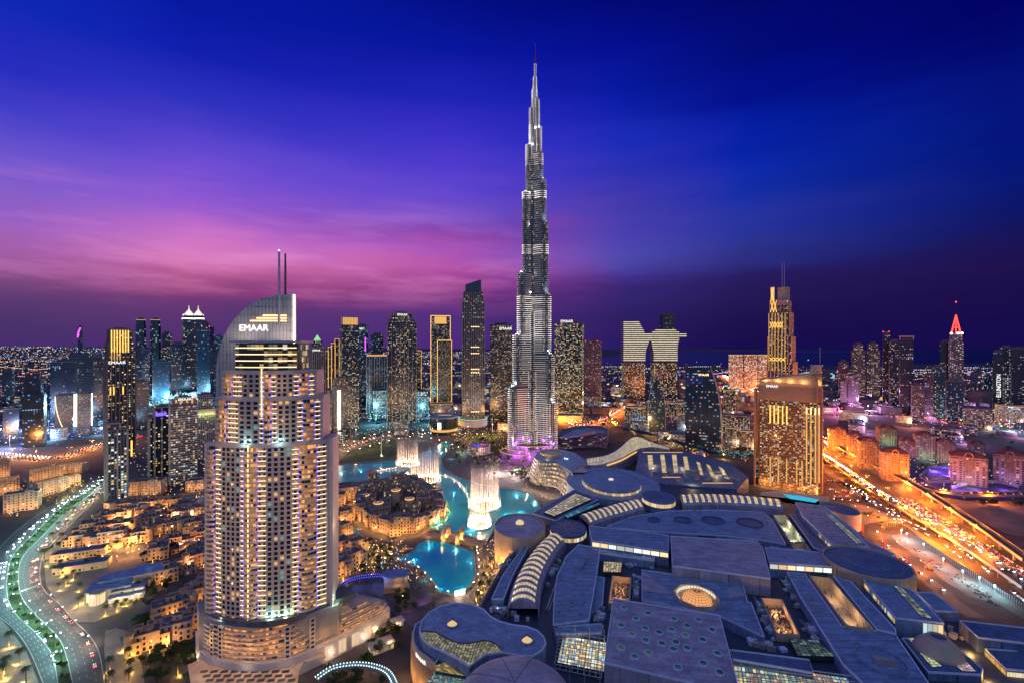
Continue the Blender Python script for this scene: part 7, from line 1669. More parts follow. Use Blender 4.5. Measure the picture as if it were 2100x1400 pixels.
for px, py, w, d, h, r in ((752, 1040, 24, 14, 15, .4), (778, 1062, 26, 14, 16, .5), (806, 1028, 26, 13, 17, .2), (842, 1052, 22, 14, 15, -.3), (790, 1046, 14, 20, 13, .3), (868, 1040, 18, 14, 16, .1), (826, 1078, 24, 12, 14, -.1)):
    m, w_, r_ = MB(), MB(), MB(); block(m, w_, r_, *G(px, py), w, d, h, r, .3, WARM, .8); block(m, w_, r_, *G(px+6, py+3), w*.5, d*.7, h-4, r, .3); o = m.build('inner_wing', M['stone'], isl); stuff(w_.build('wing_window', GL, o)); r_.build('wing_roof', M['roofd'], o)
for px, py, h in ((748, 1042, 18.5), (776, 1060, 19), (812, 1034, 20.5), (840, 1050, 18.5)):
    x, y = G(px, py); m = MB(); m.lathe(x, y, [(5.2, 0), (5.2, h), (5.8, h), (5.8, h+1), (5.0, h+1), (5.0, h+.2)], 18); o = m.build('round_tower', M['stone2'], isl); m = MB(); m.lathe(x, y, [(5.0, h+.3), (4, h+.9), (2, h+1.5), (.1, h+1.7)], 18); m.build('tower_roof', M['stone2'], o)
    m = MB(); m.band(oval(x, y, 11.9, 11.9, 0, 18), h+.2, h+.9, .3, closed=True); m.build('tower_light', M['gold'], o); lamp((x, y-1, h+4), (1, .6, .25), 260, .3, parent=isl, name='tower_lamp')
rv = random.Random(55); m, w_, r_ = MB(), MB(), MB(); ih = thing('lakeside_hotel', 'sandstone hotel wing with a gabled end tower on the lake shore', 'hotel', (*G(728, 1020), 0))
for px, py, w, d, h, r in ((706, 1024, 46, 14, 19, .35), (744, 1012, 30, 13, 17, .5), (764, 1002, 14, 12, 26, .5), (696, 1034, 16, 16, 16, .2)): block(m, w_, r_, *G(px, py), w, d, h, r, .35, WARM, .8)
finish(ih, m, w_, r_, 'stone'); x, y = G(764, 1002); m = MB(); m.frustum(rect(x, y, 17, 15, .5), 26.9, rect(x, y, 3, 12, .5), 31); m.build('gable_roof', M['stone3'], ih)
for px, py in ((690, 1044), (712, 1036), (735, 1026), (760, 1014), (772, 1006)): lamp((*G(px, py), 5), (1, .46, .12), 6000, .4, parent=ih, name='wall_lamp')
# gate bridge between lake and pond
br = thing('gate_bridge', 'amber lit stone bridge with four gate towers between the lake and the pond', 'bridge', (*G(925, 1100), 0)); A, B = G(868, 1098), G(992, 1118)
c = even([A, lerp(A, B, .33), lerp(A, B, .66), B], 14); m = MB(); zz = [1.2+2.6*sin(pi*i/13) for i in range(14)]
for s, o_ in ((-6, 1), (6, -1)):
    pl = offset(c, s)
    for i in range(13): m.idx([(*pl[i], .2), (*pl[i+1], .2), (*pl[i+1], zz[i+1]+1.1), (*pl[i], zz[i]+1.1)], [(0, 1, 2, 3), (3, 2, 1, 0)])
m.ribbon([(*p, z) for p, z in zip(offset(c, -6), zz)], [(*p, z) for p, z in zip(offset(c, 6), zz)]); m.build('deck', M['stone'], br)
for k in (5, 8):
    for s in (-6.2, 6.2):
        x, y = offset(c, s)[k]; m = MB(); m.box(x, y, 0, 5, 4.4, 11, .2); m.box(x, y, 11, 5.8, 5.2, .8, .2); m.box(x, y, 11.8, 4, 3.6, 2.4, .2); m.frustum(rect(x, y, 4.4, 4, .2), 14.2, rect(x, y, .4, .4, .2), 15.4); m.build('gate_tower', M['stone'], br)
        lamp((x-1, y-5, 5), (1, .5, .14), 2600, .3, parent=br, name='wall_lamp')
for k in (2, 11): lamp((*offset(c, 9)[k], 3), (1, .55, .2), 900, .3, parent=br, name='wall_lamp')
# open air stage pavilion, blue canopy, kiosk and moored boat by the pond
x, y = G(812, 1200); st = thing('stage_pavilion', 'rounded pale blue roofed pavilion with a lit terrace by the pond', 'pavilion', (x, y, 0)); m = MB(); pr = oval(x-3, y+4, 24, 17, .1, 24)[3:22]+[(x+12, y-4), (x+13, y+6)]
m.prism(ccw(oval(x-1, y+3, 26, 18, .1, 24)), 9, 10.2, bottom=True); m.build('roof', M['bluem'], st); m = MB(); m.prism(oval(x-1, y+3, 22, 14, .1, 24), 0, 9); m.build('wall', M['stone2'], st); m = MB(); m.box(x+3, y-9, 0, 22, 7, 5, .1); m.build('terrace', M['stone'], st)
lamp((x-12, y-8, 8), (.3, .4, 1), 1600, .4, parent=st, name='blue_lamp'); lamp((x+4, y-9, 8.5), (1, .6, .25), 600, .3, parent=st, name='terrace_lamp')
cn = thing('blue_canopy', 'long curved canopy dotted with blue lights beside the hotel podium', 'canopy', (*G(735, 1190), 0)); c = even(catmull(GP([(684, 1214), (706, 1194), (735, 1184), (772, 1180), (800, 1182)], 5), 6), 30); m = MB()
m.ribbon([(*p, 5) for p in offset(c, -4)], [(*p, 6.2) for p in c]); m.ribbon([(*p, 6.2) for p in c], [(*p, 5) for p in offset(c, 4)]); m.build('roof', M['dblue'], cn); m = MB()
for i, p in enumerate(offset(c, 2.5)): m.box(p[0], p[1], 5.5, .5, .5, .5); q = c[i]; m.box(q[0], q[1], 6.3, .5, .5, .5)
m.build('light_dots', M['blue_l'], cn); m = MB(); [m.box(*offset(c, s)[i], 0, .4, .4, 5) for i in range(0, 30, 5) for s in (-3.8, 3.8)]; m.build('post', M['iron'], cn)
for i in (4, 14, 24): lamp((*offset(c, 7)[i], 4), (.1, .2, 1), 1500, .4, parent=cn, name='blue_lamp')
x, y = G(943, 1222); k_ = thing('lit_kiosk', 'bright white screen on legs at the near rim of the pond', 'screen', (x, y, 0)); m = MB(); m.box(x, y, 1.2, 9, .6, 4.2, .35); m.build('screen', M['lampw'], k_); m = MB(); [m.box(x+u*cos(.35), y+u*sin(.35), 0, .4, .4, 1.2) for u in (-3.5, 3.5)]; m.build('leg', M['iron'], k_); lamp((x-1, y-4, 4), (1, .62, .3), 1500, .4, parent=k_)
lamp((x+1, y+3, 4), (1, .62, .3), 500, .4, parent=k_)
def boat(label, px, py, s, lit=True, r=.5):
    x, y = G(px, py); t = thing('wooden_boat', label, 'boat', (x, y, .3)); m = MB(); n = 9; ring_ = []
    for k, (sc2, z) in enumerate(((.6, .3), (.95, 1.2), (1, 1.9))): 
        P = []
        for i in range(16):
            a = 2*pi*i/16; u = cos(a)*s*(1 if cos(a) > 0 else .85); v = sin(a)*s*.27*(1-.5*max(0, cos(a))**3); P.append((x+(u*cos(r)-v*sin(r))*sc2, y+(u*sin(r)+v*cos(r))*sc2, z+(.9*max(0, cos(a))**4 if k else 0)))
        ring_.append(P)
    for A_, B_ in zip(ring_, ring_[1:]): m.idx(A_+B_, [(i, (i+1) % 16, 16+(i+1) % 16, 16+i) for i in range(16)])
    m.face(ring_[1]); m.build('hull', M['trunk'], t); m = MB(); m.box(x, y, 3.6, s*1.1, s*.4, .25, r); [m.box(x+u*s*.5*cos(r)-v*s*.18*sin(r), y+u*s*.5*sin(r)+v*s*.18*cos(r), 1.4, .2, .2, 2.2, r) for u in (-1, 1) for v in (-1, 1)]; m.build('awning', M['stone2'], t)
    m = MB(); m.tube([(x+s*.95*cos(r)*(i/6-.5)*2, y+s*.95*sin(r)*(i/6-.5)*2, 3.2+3*(i == 3)) for i in range(7)], .12, 4); m.build('fairy_lights', M['gold'], t); lamp((x, y-.6, 2.9), (1, .55, .2), 350, .2, parent=t)
boat('large dhow strung with amber lights moored at the left of the pond', 832, 1132, 8); boat('small wooden boat on the lake beside the courtyard hotel, farther one', 909, 1030, 4.5, r=-1.0); boat('small wooden boat on the lake beside the courtyard hotel, nearer one', 918, 1050, 4.5, r=-.9)
# amphitheatre steps by the mall
stp = thing('amphitheatre_steps', 'violet lit curved steps descending to the pond below the wavy roof', 'steps', (*G(850, 1250), 0)); m = MB()
for k in range(8):
    c = even(catmull([G(812+k*5, 1262-k*3.5), G(850+k*3, 1250-k*4), (G(885, 1236-k*3))], 5), 14); m.band(c, 0, 2.6-k*.3, 2.2)
m.build('step', M['plaza'], stp)
for px, py in ((840, 1262), (870, 1240)): lamp((*G(px, py), 6), (.6, .35, 1), 900, .4, parent=stp, name='violet_lamp')
# tube footbridge to the metro
tb = thing('tube_footbridge', 'long enclosed footbridge speckled with teal lights crossing before the arch towers', 'footbridge', (*G(1400, 915), 0))
tc_ = even(catmull(GP([(1252, 842), (1248, 853), (1262, 868), (1280, 878), (1330, 888), (1385, 905), (1430, 918), (1470, 928), (1520, 931), (1552, 929)], 10), 6), 70)
m = MB(); m.tube([(*p, 11) for p in tc_], 4.2, 8); m.build('tube', M['dblue'], tb); m = MB(); rq = random.Random(4)
for p, q in zip(tc_, tc_[1:]):
    for j in range(14): u = rq.random(); a = lerp(p, q, u); an = rq.uniform(-.9, 1.2); m.box(a[0]+.2, a[1]-4.25*cos(an), 11+4.25*sin(an), .9, .3, .6, 0, 0, rq.choice([(.1, .7, .6), (.3, .9, .8), (.1, .4, .5), (.5, .8, .9)]))
stuff(m.build('tube_lights', GL, tb)); m = MB(); [m.lathe(*p, [(1.1, 0), (1.1, 7)], 8) for p in tc_[3::7]]; m.build('pillar', M['conc'], tb)
x, y = G(1438, 935, 8); m = MB(); m.lathe(x, y, [(7, 0), (7.5, 8), (6.5, 15), (3.5, 19), (.2, 20.5)], 16, ey=1.4); m.build('end_pavilion', M['steel'], tb)
for i in range(6, 66, 7): p = tc_[i]; lamp((p[0], p[1]-7, 5), (1, .5, .14), 16000, .5, parent=tb, name='street_light')
# the Ferris of small city blocks between the towers
rs = random.Random(123)
MID = [(1285, 1328, 835, 868, 'dark colonnaded office block left of the pointed arch tower', 'dark'), (1296, 1332, 868, 884, 'low block with white frames under the pointed arch tower', 'grey'), (1372, 1411, 826, 856, 'block with a gold edged blue roof between the two glass arch towers', 'dark'), (1392, 1412, 848, 880, 'smaller gold edged block left of the curved glass tower', 'grey'),
       (1380, 1442, 892, 912, 'long low block with white frames before the curved glass tower', 'grey'), (1490, 1545, 852, 890, 'gold roofed block right of the curved glass tower', 'dark'), (1492, 1522, 878, 912, 'banded lit block right of the curved glass tower', 'grey'), (1522, 1556, 884, 920, 'dim long block between the curved tower and the gold striped hotel', 'grey'),
       (1487, 1512, 800, 850, 'slim office block behind the curved glass tower', 'dark'), (1256, 1280, 795, 812, 'small white glowing showroom left of the linked towers', 'white'), (880, 926, 828, 846, 'podium with cyan windows below the gold framed tower', 'grey'), (1020, 1048, 868, 884, 'low amber lit block left of the tallest tower', 'stone'), (1146, 1196, 852, 866, 'low amber lit podium under the tower right of the tallest', 'stone'),
       (1985, 2045, 838, 880, 'dim low block with orange roof lights at the right', 'grey'), (2050, 2110, 832, 865, 'pale blue lit low block at the right edge', 'grey'), (1730, 1790, 846, 862, 'white boat shaped hall with violet lights below the arched tower', 'white'), (1842, 1876, 852, 866, 'green lit low hall below the black frame tower', 'stone2'), (1550, 1560, 940, 990, 'narrow service block left of the gold striped hotel', 'grey')]
for x0, x1, yt, yb, lb, mt in MID:
    Yq = GY(yb); f = fit(x0, x1, Yq, 0, .7); h = max(6, ZY(yt, Yq)); t = thing('low_building', lb, 'building', (f[0], f[1], 0)); p = rect(*f[:4], f[4]); m = MB(); m.prism(p, 0, h); m.build('wall', M[mt], t); w_ = MB(); facade(w_, p, 1, h-1, 4, 3.6, .55, MIXP if mt != 'stone' else WARM, rs, .7, (.7, .5)); stuff(w_.build('window', GL, t))
    m = MB(); m.band(offset(p, .6, True), h-.4, h+.7, -.8, closed=True); m.build('roof_edge', M['gold2' if rs.random() < .6 else 'conc'], t); m = MB(); m.prism(scale_poly(p, .8), h, h+.9); m.build('roof', M['bluem2'], t)
    if mt in ('dark', 'grey'): m = MB(); fins(m, p, 0, h*.8, 7, .8, .8); m.build('frame', M['conc'], t)
    lamp((f[0], f[1]-f[3]*.6-8, 7), rs.choice([(1, .55, .2), (1, .6, .3), (.5, .8, 1)]), 26000, .6, parent=t, name='street_light')
# ================================================================== fountains
jm = bpy.data.materials.new('fountain_water'); jm.use_nodes = True; t_ = NT(jm.node_tree)
o_ = t_.n('ShaderNodeOutputMaterial'); d_ = t_.n('ShaderNodeBsdfDiffuse'); d_.inputs[0].default_value = (.9, .88, .86, 1); tl = t_.n('ShaderNodeBsdfTranslucent'); tl.inputs[0].default_value = (.9, .88, .86, 1); tp_ = t_.n('ShaderNodeBsdfTransparent')
mx = t_.n('ShaderNodeMixShader'); mx.inputs[0].default_value = .5; t_.l(d_.outputs[0], mx.inputs[1]); t_.l(tl.outputs[0], mx.inputs[2])
co = t_.n('ShaderNodeTexCoord'); mpn = t_.n('ShaderNodeMapping'); mpn.inputs['Scale'].default_value = (1.6, 1.6, .12); nn = t_.n('ShaderNodeTexNoise'); nn.inputs['Scale'].default_value = 1; nn.inputs['Detail'].default_value = 4; t_.l(co.outputs['Object'], mpn.inputs[0]); t_.l(mpn.outputs[0], nn.inputs['Vector'])
sz = t_.n('ShaderNodeSeparateXYZ'); t_.l(co.outputs['Generated'], sz.inputs[0])
al = t_.math('MULTIPLY', t_.math('MULTIPLY', t_.ramp(nn.outputs[0], [(.3, (.2,)*3), (.7, (1,)*3)]), t_.ramp(sz.outputs[2], [(0, (1,)*3), (.45, (.55,)*3), (1, (.08,)*3)])), .62)
mx2 = t_.n('ShaderNodeMixShader'); t_.l(al, mx2.inputs[0]); t_.l(tp_.outputs[0], mx2.inputs[1]); t_.l(mx.outputs[0], mx2.inputs[2]); t_.l(mx2.outputs[0], o_.inputs[0])
vm = jm.copy(); vm.name = 'water_veil'; vm.node_tree.nodes[al.node.name].inputs[1].default_value = .07; vm.node_tree.nodes[mpn.name].inputs['Scale'].default_value = (2.2, 2.2, .03)
rf_ = random.Random(2)
def jet(m, x, y, h, r0, r1, n=5): m.tube([(x, y, .3), (x, y, h*.35), (x+rf_.uniform(-.4, .4), y, h*.75), (x+rf_.uniform(-.8, .8), y, h)], r0, n, r2=r1)
FL = (1, .6, .3)
def fountain(label, px, py, rpx, h, njets, low, power, name='ring_fountain'):
    x, y = G(px, py); r = rpx/F*GY(py); t = thing(name, label, 'fountain', (x, y, .2), 'jets of the dancing fountain')
    m = MB()
    for k in range(90):
        a = 2*pi*k/90; hh = low*(.6+.6*rf_.random()); m.tube([(x+r*cos(a), y+r*sin(a), .25), (x+r*.99*cos(a), y+r*.99*sin(a), hh*.5), (x+r*.96*cos(a), y+r*.96*sin(a), hh)], .55, 4, r2=.12)
    stuff(m.build('low_spray', jm, t))
    m = MB(); m.lathe(x, y, [(r+1.1, .2), (r+.8, 1.3), (r, 2.0), (r-.8, 1.3), (r-1.1, .2)], 48); m.build('foam_ring', M['foam'], t)
    for k in range(njets):
        a = 2*pi*(k+.3*rf_.random())/njets; q = .82; m = MB(); jet(m, x+r*q*cos(a), y+r*q*sin(a), h*(.55+.5*rf_.random()), 1.15, .3, 7); m.build('jet', jm, t)
    for q_ in (.98, .72):
        m = MB(); m.lathe(x, y, [(r*q_, .4), (r*q_, h*.25), (r*q_*1.01, h*.5), (r*q_*1.02, h*.85)], 40); m.f.pop(); m.m.pop(); m.c.pop(); m.build('spray_veil', vm, t, smooth=True)
    for k in range(8):
        a = 2*pi*(k+.5)/8; lamp((x+r*.75*cos(a), y+r*.75*sin(a), 2.2), FL, power, .5, parent=t, name='water_lamp')
    for z in (h*.3, h*.6): lamp((x, y, z), FL, power*1.1, 1, parent=t, name='water_lamp')
M['foam'] = M_('white_foam', (.8, .8, .8), .7, .1)
fountain('farthest ring of tall fountain jets, near the lawn', 836, 952, 24, 60, 26, 9, 18000)
fountain('broad ring of tall fountain jets, second from the lawn', 871, 985, 33, 62, 30, 11, 22000)
fountain('large near ring of the tallest fountain jets', 994, 1038, 33, 68, 32, 14, 24000)
fountain('nearest small ring of low fountain jets', 983, 1078, 24, 26, 24, 11, 20000)
def arcf(label, pts, h, pw):
    c = even(catmull(GP(pts), 6), 60); t = thing('fountain_line', label, 'fountain', (*c[30], .2), 'jets of the dancing fountain'); m = MB()
    for p in c: hh = h*(.6+.6*rf_.random()); m.tube([(*p, .25), (p[0], p[1], hh*.6), (p[0]+rf_.uniform(-.3, .3), p[1], hh)], .5, 4, r2=.12)
    stuff(m.build('low_spray', jm, t)); m = MB(); m.tube([(*p, .5) for p in c], .9, 6); m.build('foam_line', M['foam'], t)
    for i in range(4, 60, 9): lamp((*c[i], 2.4), FL, pw, .4, parent=t, name='water_lamp')
arcf('curved line of low jets joining the large near ring to the broad ring', [(904, 974), (925, 980), (942, 992), (956, 1010), (962, 1030), (962, 1042)], 6, 2600)
arcf('faint line of jets running left from the farthest ring', [(772, 967), (792, 963), (812, 960)], 5, 700)
tall = thing('fountain_line', 'row of tall thin jets behind the large near ring', 'fountain', (*G(1000, 1010), .2), 'jets of the dancing fountain')
for k in range(7): x, y = G(957+k*11, 1012+6*sin(k), 0); m = MB(); jet(m, x, y, 26+14*rf_.random(), .7, .12); m.build('jet', jm, tall)

# ================================================================== planting
rl = random.Random(8)
def leafball(m, x, y, z, r, n, s, sq=.8):
    for i in range(n):
        a, b, q = rl.uniform(0, 2*pi), rl.uniform(-1, 1), rl.random()**.4*r; st = sqrt(1-b*b); px, py, pz = x+q*st*cos(a), y+q*st*sin(a), z+q*b*sq
        u = Vector((rl.uniform(-1, 1), rl.uniform(-1, 1), rl.uniform(-1, 1))).normalized(); v = u.orthogonal().normalized(); k = s*(.6+.8*rl.random()); P = Vector((px, py, pz))
        m.face([tuple(P+u*k), tuple(P+v*k*.6), tuple(P-u*k), tuple(P-v*k*.6)])
def make_tree(h, r, nm='round_tree', ct='tree'):
    t = thing(nm, 'x', ct, (0, 0, 0)); m = MB(); m.tube([(0, 0, 0), (.1, 0, h*.3), (.2, .1, h*.6)], .28, 6, r2=.14)
    for k in range(4): a = k*1.6+rl.random(); m.tube([(.1, 0, h*.4), (r*.5*cos(a), r*.5*sin(a), h*.72)], .12, 4, r2=.05)
    m.build('trunk', M['trunk'], t); m = MB()
    for k in range(9): a, q = rl.uniform(0, 2*pi), rl.random()**.5*r*.62; leafball(m, q*cos(a), q*sin(a), h*(.5+.36*rl.random()), r*(.34+.2*rl.random()), 46, .5)
    m.build('crown', M['leaf'], t); return t
def make_palm(h, light=0):
    t = thing('palm_tree', 'x', 'palm tree', (0, 0, 0)); m = MB(); m.tube([(0, 0, 0), (.12, 0, h*.4), (.05, .08, h*.8), (0, 0, h)], .34, 7, r2=.24); m.lathe(0, 0, [(.26, h-.9), (.5, h-.4), (.3, h)], 8); m.build('trunk', M['trunk'], t); m = MB()
    for k in range(30):
        a = k*2.4; up = .9-1.25*(k/30); L = 2.6+.6*rl.random(); pr = []
        for i in range(6):
            s = i/5; pr.append((L*s*cos(a)*(.75+.25*cos(up)), L*s*sin(a)*(.75+.25*cos(up)), h+L*(up*s-.85*s*s)))
        for i in range(5):
            w0, w1 = .42*sin(pi*min(.95, .12+i/5.6)), .42*sin(pi*min(.97, .12+(i+1)/5.6)); n_ = (-sin(a), cos(a)); p, q = pr[i], pr[i+1]
            for sg in (-1, 1): m.face([p, q, (q[0]+n_[0]*w1*sg, q[1]+n_[1]*w1*sg, q[2]-.22), (p[0]+n_[0]*w0*sg, p[1]+n_[1]*w0*sg, p[2]-.22)])
    m.build('crown', M['palm'], t)
    if light: lamp((.9, -1.3, .6), (1, .68, .12), light*2.4, .15, parent=t, name='uplight'); lamp((-.9, -1.2, 2.5), (1, .6, .12), light*1.4, .15, parent=t, name='uplight')
    return t
def spots(pts, z=0, s0=.8, s1=1.2): return [(*G(px, py, 0), z, rl.uniform(0, 6.28), rl.uniform(s0, s1)) for px, py in pts]
def scat(poly, n, s0=.8, s1=1.3):
    q = GP(poly); xs, ys = [p[0] for p in q], [p[1] for p in q]; out = []
    def inside(x, y):
        c = False
        for (x1, y1), (x2, y2) in zip(q, q[1:]+q[:1]):
            if (y1 > y) != (y2 > y) and x < (x2-x1)*(y-y1)/(y2-y1)+x1: c = not c
        return c
    g_ = 0
    while len(out) < n and g_ < n*60:
        g_ += 1; x, y = rl.uniform(min(xs), max(xs)), rl.uniform(min(ys), max(ys))
        if inside(x, y): out.append((x, y, 0, rl.uniform(0, 6.28), rl.uniform(s0, s1)))
    return out
pb = z2([(270, 285), (370, 225), (405, 205), (440, 180), (470, 150), (505, 130), (535, 110)])
place(make_palm(9, 650), spots(pb), 'palm tree with a yellow lit trunk left of the curving boulevard', 'palms left of the boulevard')
pb = z2([(290, 590), (385, 540), (370, 600), (395, 650), (400, 700), (335, 470), (400, 470), (380, 390), (435, 380), (420, 330), (450, 310), (480, 300), (520, 240), (560, 250), (590, 220), (615, 215), (640, 190), (510, 900), (540, 880), (470, 270)])
place(make_palm(9, 600), spots(pb), 'palm tree with a yellow lit trunk right of the curving boulevard', 'palms right of the boulevard')
pb = z2([(60, 1165), (130, 1275), (170, 1395), (15, 1380), (40, 1330)])
place(make_palm(10, 900), spots(pb, 0, 1, 1.15), 'tall palm lit from below on the paved plaza in the near left corner', 'palms on the near left plaza')
pb = z2([(815, 1185), (835, 1260), (850, 1340), (840, 1400), (715, 1330), (720, 1420), (1160, 1350)])
place(make_palm(10, 700), spots(pb, 0, .9, 1.1), 'palm lit yellow on the pavement between the junction and the hotel canopy', 'palms on the junction pavement')
place(make_palm(8, 500), spots([(992, 1195), (998, 1178), (1008, 1160), (1014, 1145), (986, 1212), (980, 1230), (1003, 1210)]), 'palm with a lit trunk on the boardwalk right of the pond', 'palms on the pond boardwalk')
place(make_palm(8, 420), spots([(748, 1128), (758, 1120), (770, 1135), (782, 1130), (792, 1142), (765, 1150), (745, 1150), (800, 1128), (808, 1118), (735, 1140)]), 'palm with a lit trunk in the garden left of the pond', 'palms in the pond garden')
place(make_palm(8), spots([(1075, 985), (1084, 990), (1068, 978), (1058, 972), (1092, 998), (1110, 1004), (1122, 1008)]), 'palm on the lake shore below the terraced pavilion', 'palms below the terraced pavilion')
tree = lambda: make_tree(7.5, 4.2)
place(tree(), scat([(300, 1190), (340, 1165), (345, 1200), (330, 1240), (305, 1255), (296, 1225)], 14)+scat([(295, 1350), (400, 1330), (400, 1400), (280, 1400)], 22)+scat([(275, 1278), (300, 1265), (300, 1300), (280, 1310)], 6), 'dark leafy tree in the grove between the side road and the sandstone houses', 'trees of the side road grove')
place(tree(), scat([(280, 1150), (322, 1125), (420, 1110), (424, 1125), (330, 1160)], 10)+scat([(200, 1098), (420, 1066), (424, 1072), (210, 1106)], 16, .6, .9), 'dark leafy tree among the sandstone houses of the old quarter', 'trees of the old quarter')
place(tree(), scat([(760, 1045), (800, 1020), (850, 1025), (860, 1045), (815, 1062)], 20, .6, .9), 'leafy tree in the courtyard of the amber lit hotel', 'trees in the hotel courtyard')
place(tree(), scat([(690, 1200), (740, 1120), (800, 1120), (820, 1150), (790, 1175), (700, 1190)], 24, .6, 1)+scat([(815, 1240), (840, 1215), (862, 1245), (845, 1260)], 5), 'leafy tree in the lamp lit garden left of the pond', 'trees in the pond garden')
place(tree(), scat([(930, 935), (960, 905), (1000, 915), (1040, 950), (1060, 975), (1000, 968), (950, 955)], 22, .8, 1.2)+scat([(960, 880), (1040, 885), (1040, 900), (970, 900)], 12, .8, 1.2), 'leafy tree in the park between the lake and the tallest tower', 'trees in the lake park')
place(tree(), scat([(690, 915), (760, 890), (800, 880), (800, 890), (700, 925)], 8, 1, 1.4), 'leafy tree beside the far promenade above the lawn', 'trees above the lawn')
place(tree(), scat([(1140, 858), (1240, 862), (1250, 880), (1150, 872)], 8, 1, 1.5)+scat([(1500, 920), (1556, 920), (1556, 935), (1510, 930)], 8, .9, 1.2), 'leafy tree beside the orange lit road beyond the tallest tower', 'trees by the far orange road')
place(tree(), scat([(1880, 945), (1960, 950), (2090, 900), (2100, 915), (1960, 968), (1890, 965)], 12, .9, 1.4)+scat([(2000, 1030), (2100, 1032), (2100, 1040), (2010, 1038)], 6, .8, 1.2), 'leafy tree among the arched residential blocks', 'trees by the residential blocks')
place(tree(), scat([(230, 1002), (300, 985), (300, 1000), (240, 1015)], 10, .9, 1.3)+scat([(1760, 1035), (1800, 1055), (1812, 1078), (1770, 1056)], 8, .5, .8), 'leafy tree in a road side bed', 'road side trees')
place(make_tree(2, 1.4, 'clipped_shrub', 'shrub'), [(p[0], p[1], .18, rl.uniform(0, 6), rl.uniform(.7, 1.2)) for i, p in enumerate(lane(Li, Ri, .3)+lane(Li, Ri, .7)) if i % 2 == 0], 'low clipped shrub on the boulevard median', 'shrubs on the boulevard median')
place(make_palm(9, 520), spots(z2([(300, 640), (345, 690), (330, 560), (430, 560), (455, 640), (480, 720), (520, 800), (430, 760), (560, 640), (640, 620), (900, 800), (820, 900), (760, 930), (690, 960), (380, 800), (600, 480), (700, 540), (760, 520), (860, 540)]), 0, .7, 1), 'palm lit from below on the paving round the corner restaurant', 'palms round the corner restaurant')
place(tree(), scat([(1000, 975), (1090, 985), (1120, 1005), (1150, 1005), (1150, 985), (1080, 960)], 34, .7, 1.1)+scat([(920, 940), (935, 905), (960, 915), (945, 955)], 14, .7, 1.1), 'leafy tree on the lake shore beside the terraced pavilion', 'trees on the pavilion shore')
place(tree(), scat([(690, 1290), (760, 1290), (830, 1262), (840, 1300), (810, 1400), (660, 1410), (640, 1400), (690, 1350)], 26, .7, 1.1)+scat([(795, 1215), (815, 1210), (830, 1260), (805, 1262)], 6, .7, 1), 'leafy tree between the hotel podium and the wavy mall roof', 'trees below the hotel podium')
for i, (px, py, w, d, h, lb) in enumerate(((782, 1330, 16, 9, 4.5, 'white roofed gate lodge between the podium and the wavy mall roof'), (800, 1286, 20, 6, 4, 'narrow flat canopy beside the curved hotel podium'))):
    x, y = G(px, py); t = thing('lodge', lb, 'building', (x, y, 0)); m = MB(); m.prism(rect(x, y, w, d, .6), 0, h); m.build('wall', M['stone2'], t); m = MB(); m.prism(rect(x, y, w+2, d+2, .6), h, h+.6, bottom=True); m.build('roof', M['conc'], t); w_ = MB(); facade(w_, rect(x, y, w, d, .6), .4, h-.3, h-.9, 2, .8, WARM, rl, .8, (.8, .8)); w_.build('window', GL, t)
for px, py in ((700, 1330), (735, 1300), (770, 1305), (800, 1330), (815, 1290), (760, 1385), (700, 1385), (826, 1232)): x, y = G(px, py); t = thing('garden_lamp', 'warm lamp on a post below the curved hotel podium', 'street lamp', (x, y, 0), 'lamps below the hotel podium'); m = MB(); m.tube([(x, y, 0), (x, y, 4.6)], .09, 5); m.build('pole', M['iron'], t); m = MB(); m.lathe(x, y, [(.1, 4.6), (.4, 4.8), (.1, 5.3)], 8); m.build('lamp_head', M['lampw'], t); lamp((x, y, 5.8), (1, .55, .2), 1900, .3, parent=t)
lp = thing('lake_pavilion', 'white ribbed lakeside pavilion with blue screens and green lit court', 'pavilion', (*G(975, 930), 0)); x, y = G(982, 928)
m = MB(); m.frustum(oval(x, y, 46, 34, .3, 28), 0, oval(x+2, y+2, 38, 26, .3, 28), 16); m.build('wall', M['grey'], lp); m = MB(); [m.band(oval(x, y, 48-k*2.6, 36-k*2.6, .3, 28), k*4, k*4+1.1, .5, closed=True) for k in range(4)]; m.build('floor_band', M['white'], lp)
m = MB(); [m.box(x+23*cos(a), y+17*sin(a), 0, 1, 1, 19-4*abs(sin(a*2)), a) for a in [pi+pi*k/16 for k in range(17)]]; m.build('rib', M['white'], lp); m = MB(); m.prism(oval(x-6, y+3, 16, 11, .3, 16), 16.1, 16.9, c=(.03, .08, 1.2)); m.prism(oval(x+9, y+6, 12, 9, .3, 16), 16.1, 16.9, c=(.7, .06, .8)); m.build('screen', GL, lp)
m = MB(); fw_ = MB(); facade(fw_, oval(x, y, 46.4, 34.4, .3, 28), 1, 15, 4, 3, .6, WARM, rl, .9); stuff(fw_.build('window', GL, lp))
for u, v, c, p in ((-34, -6, (.4, 1, .65), 9000), (-30, 8, (.7, 1, .8), 7000), (6, -26, (1, .6, .25), 7000), (-4, 4, (.15, .2, 1), 3000), (10, 6, (.9, .15, .9), 3000)): lamp((x+u, y+v, 9 if abs(u) > 12 or v < -9 else 22), c, p, .4, parent=lp, name='court_lamp')
place(tree(), scat([(930, 900), (1040, 895), (1140, 960), (1150, 975), (1080, 978), (1000, 962), (945, 940)], 34, .7, 1.3), 'leafy tree in the dark park below the tallest tower', 'trees below the tallest tower')
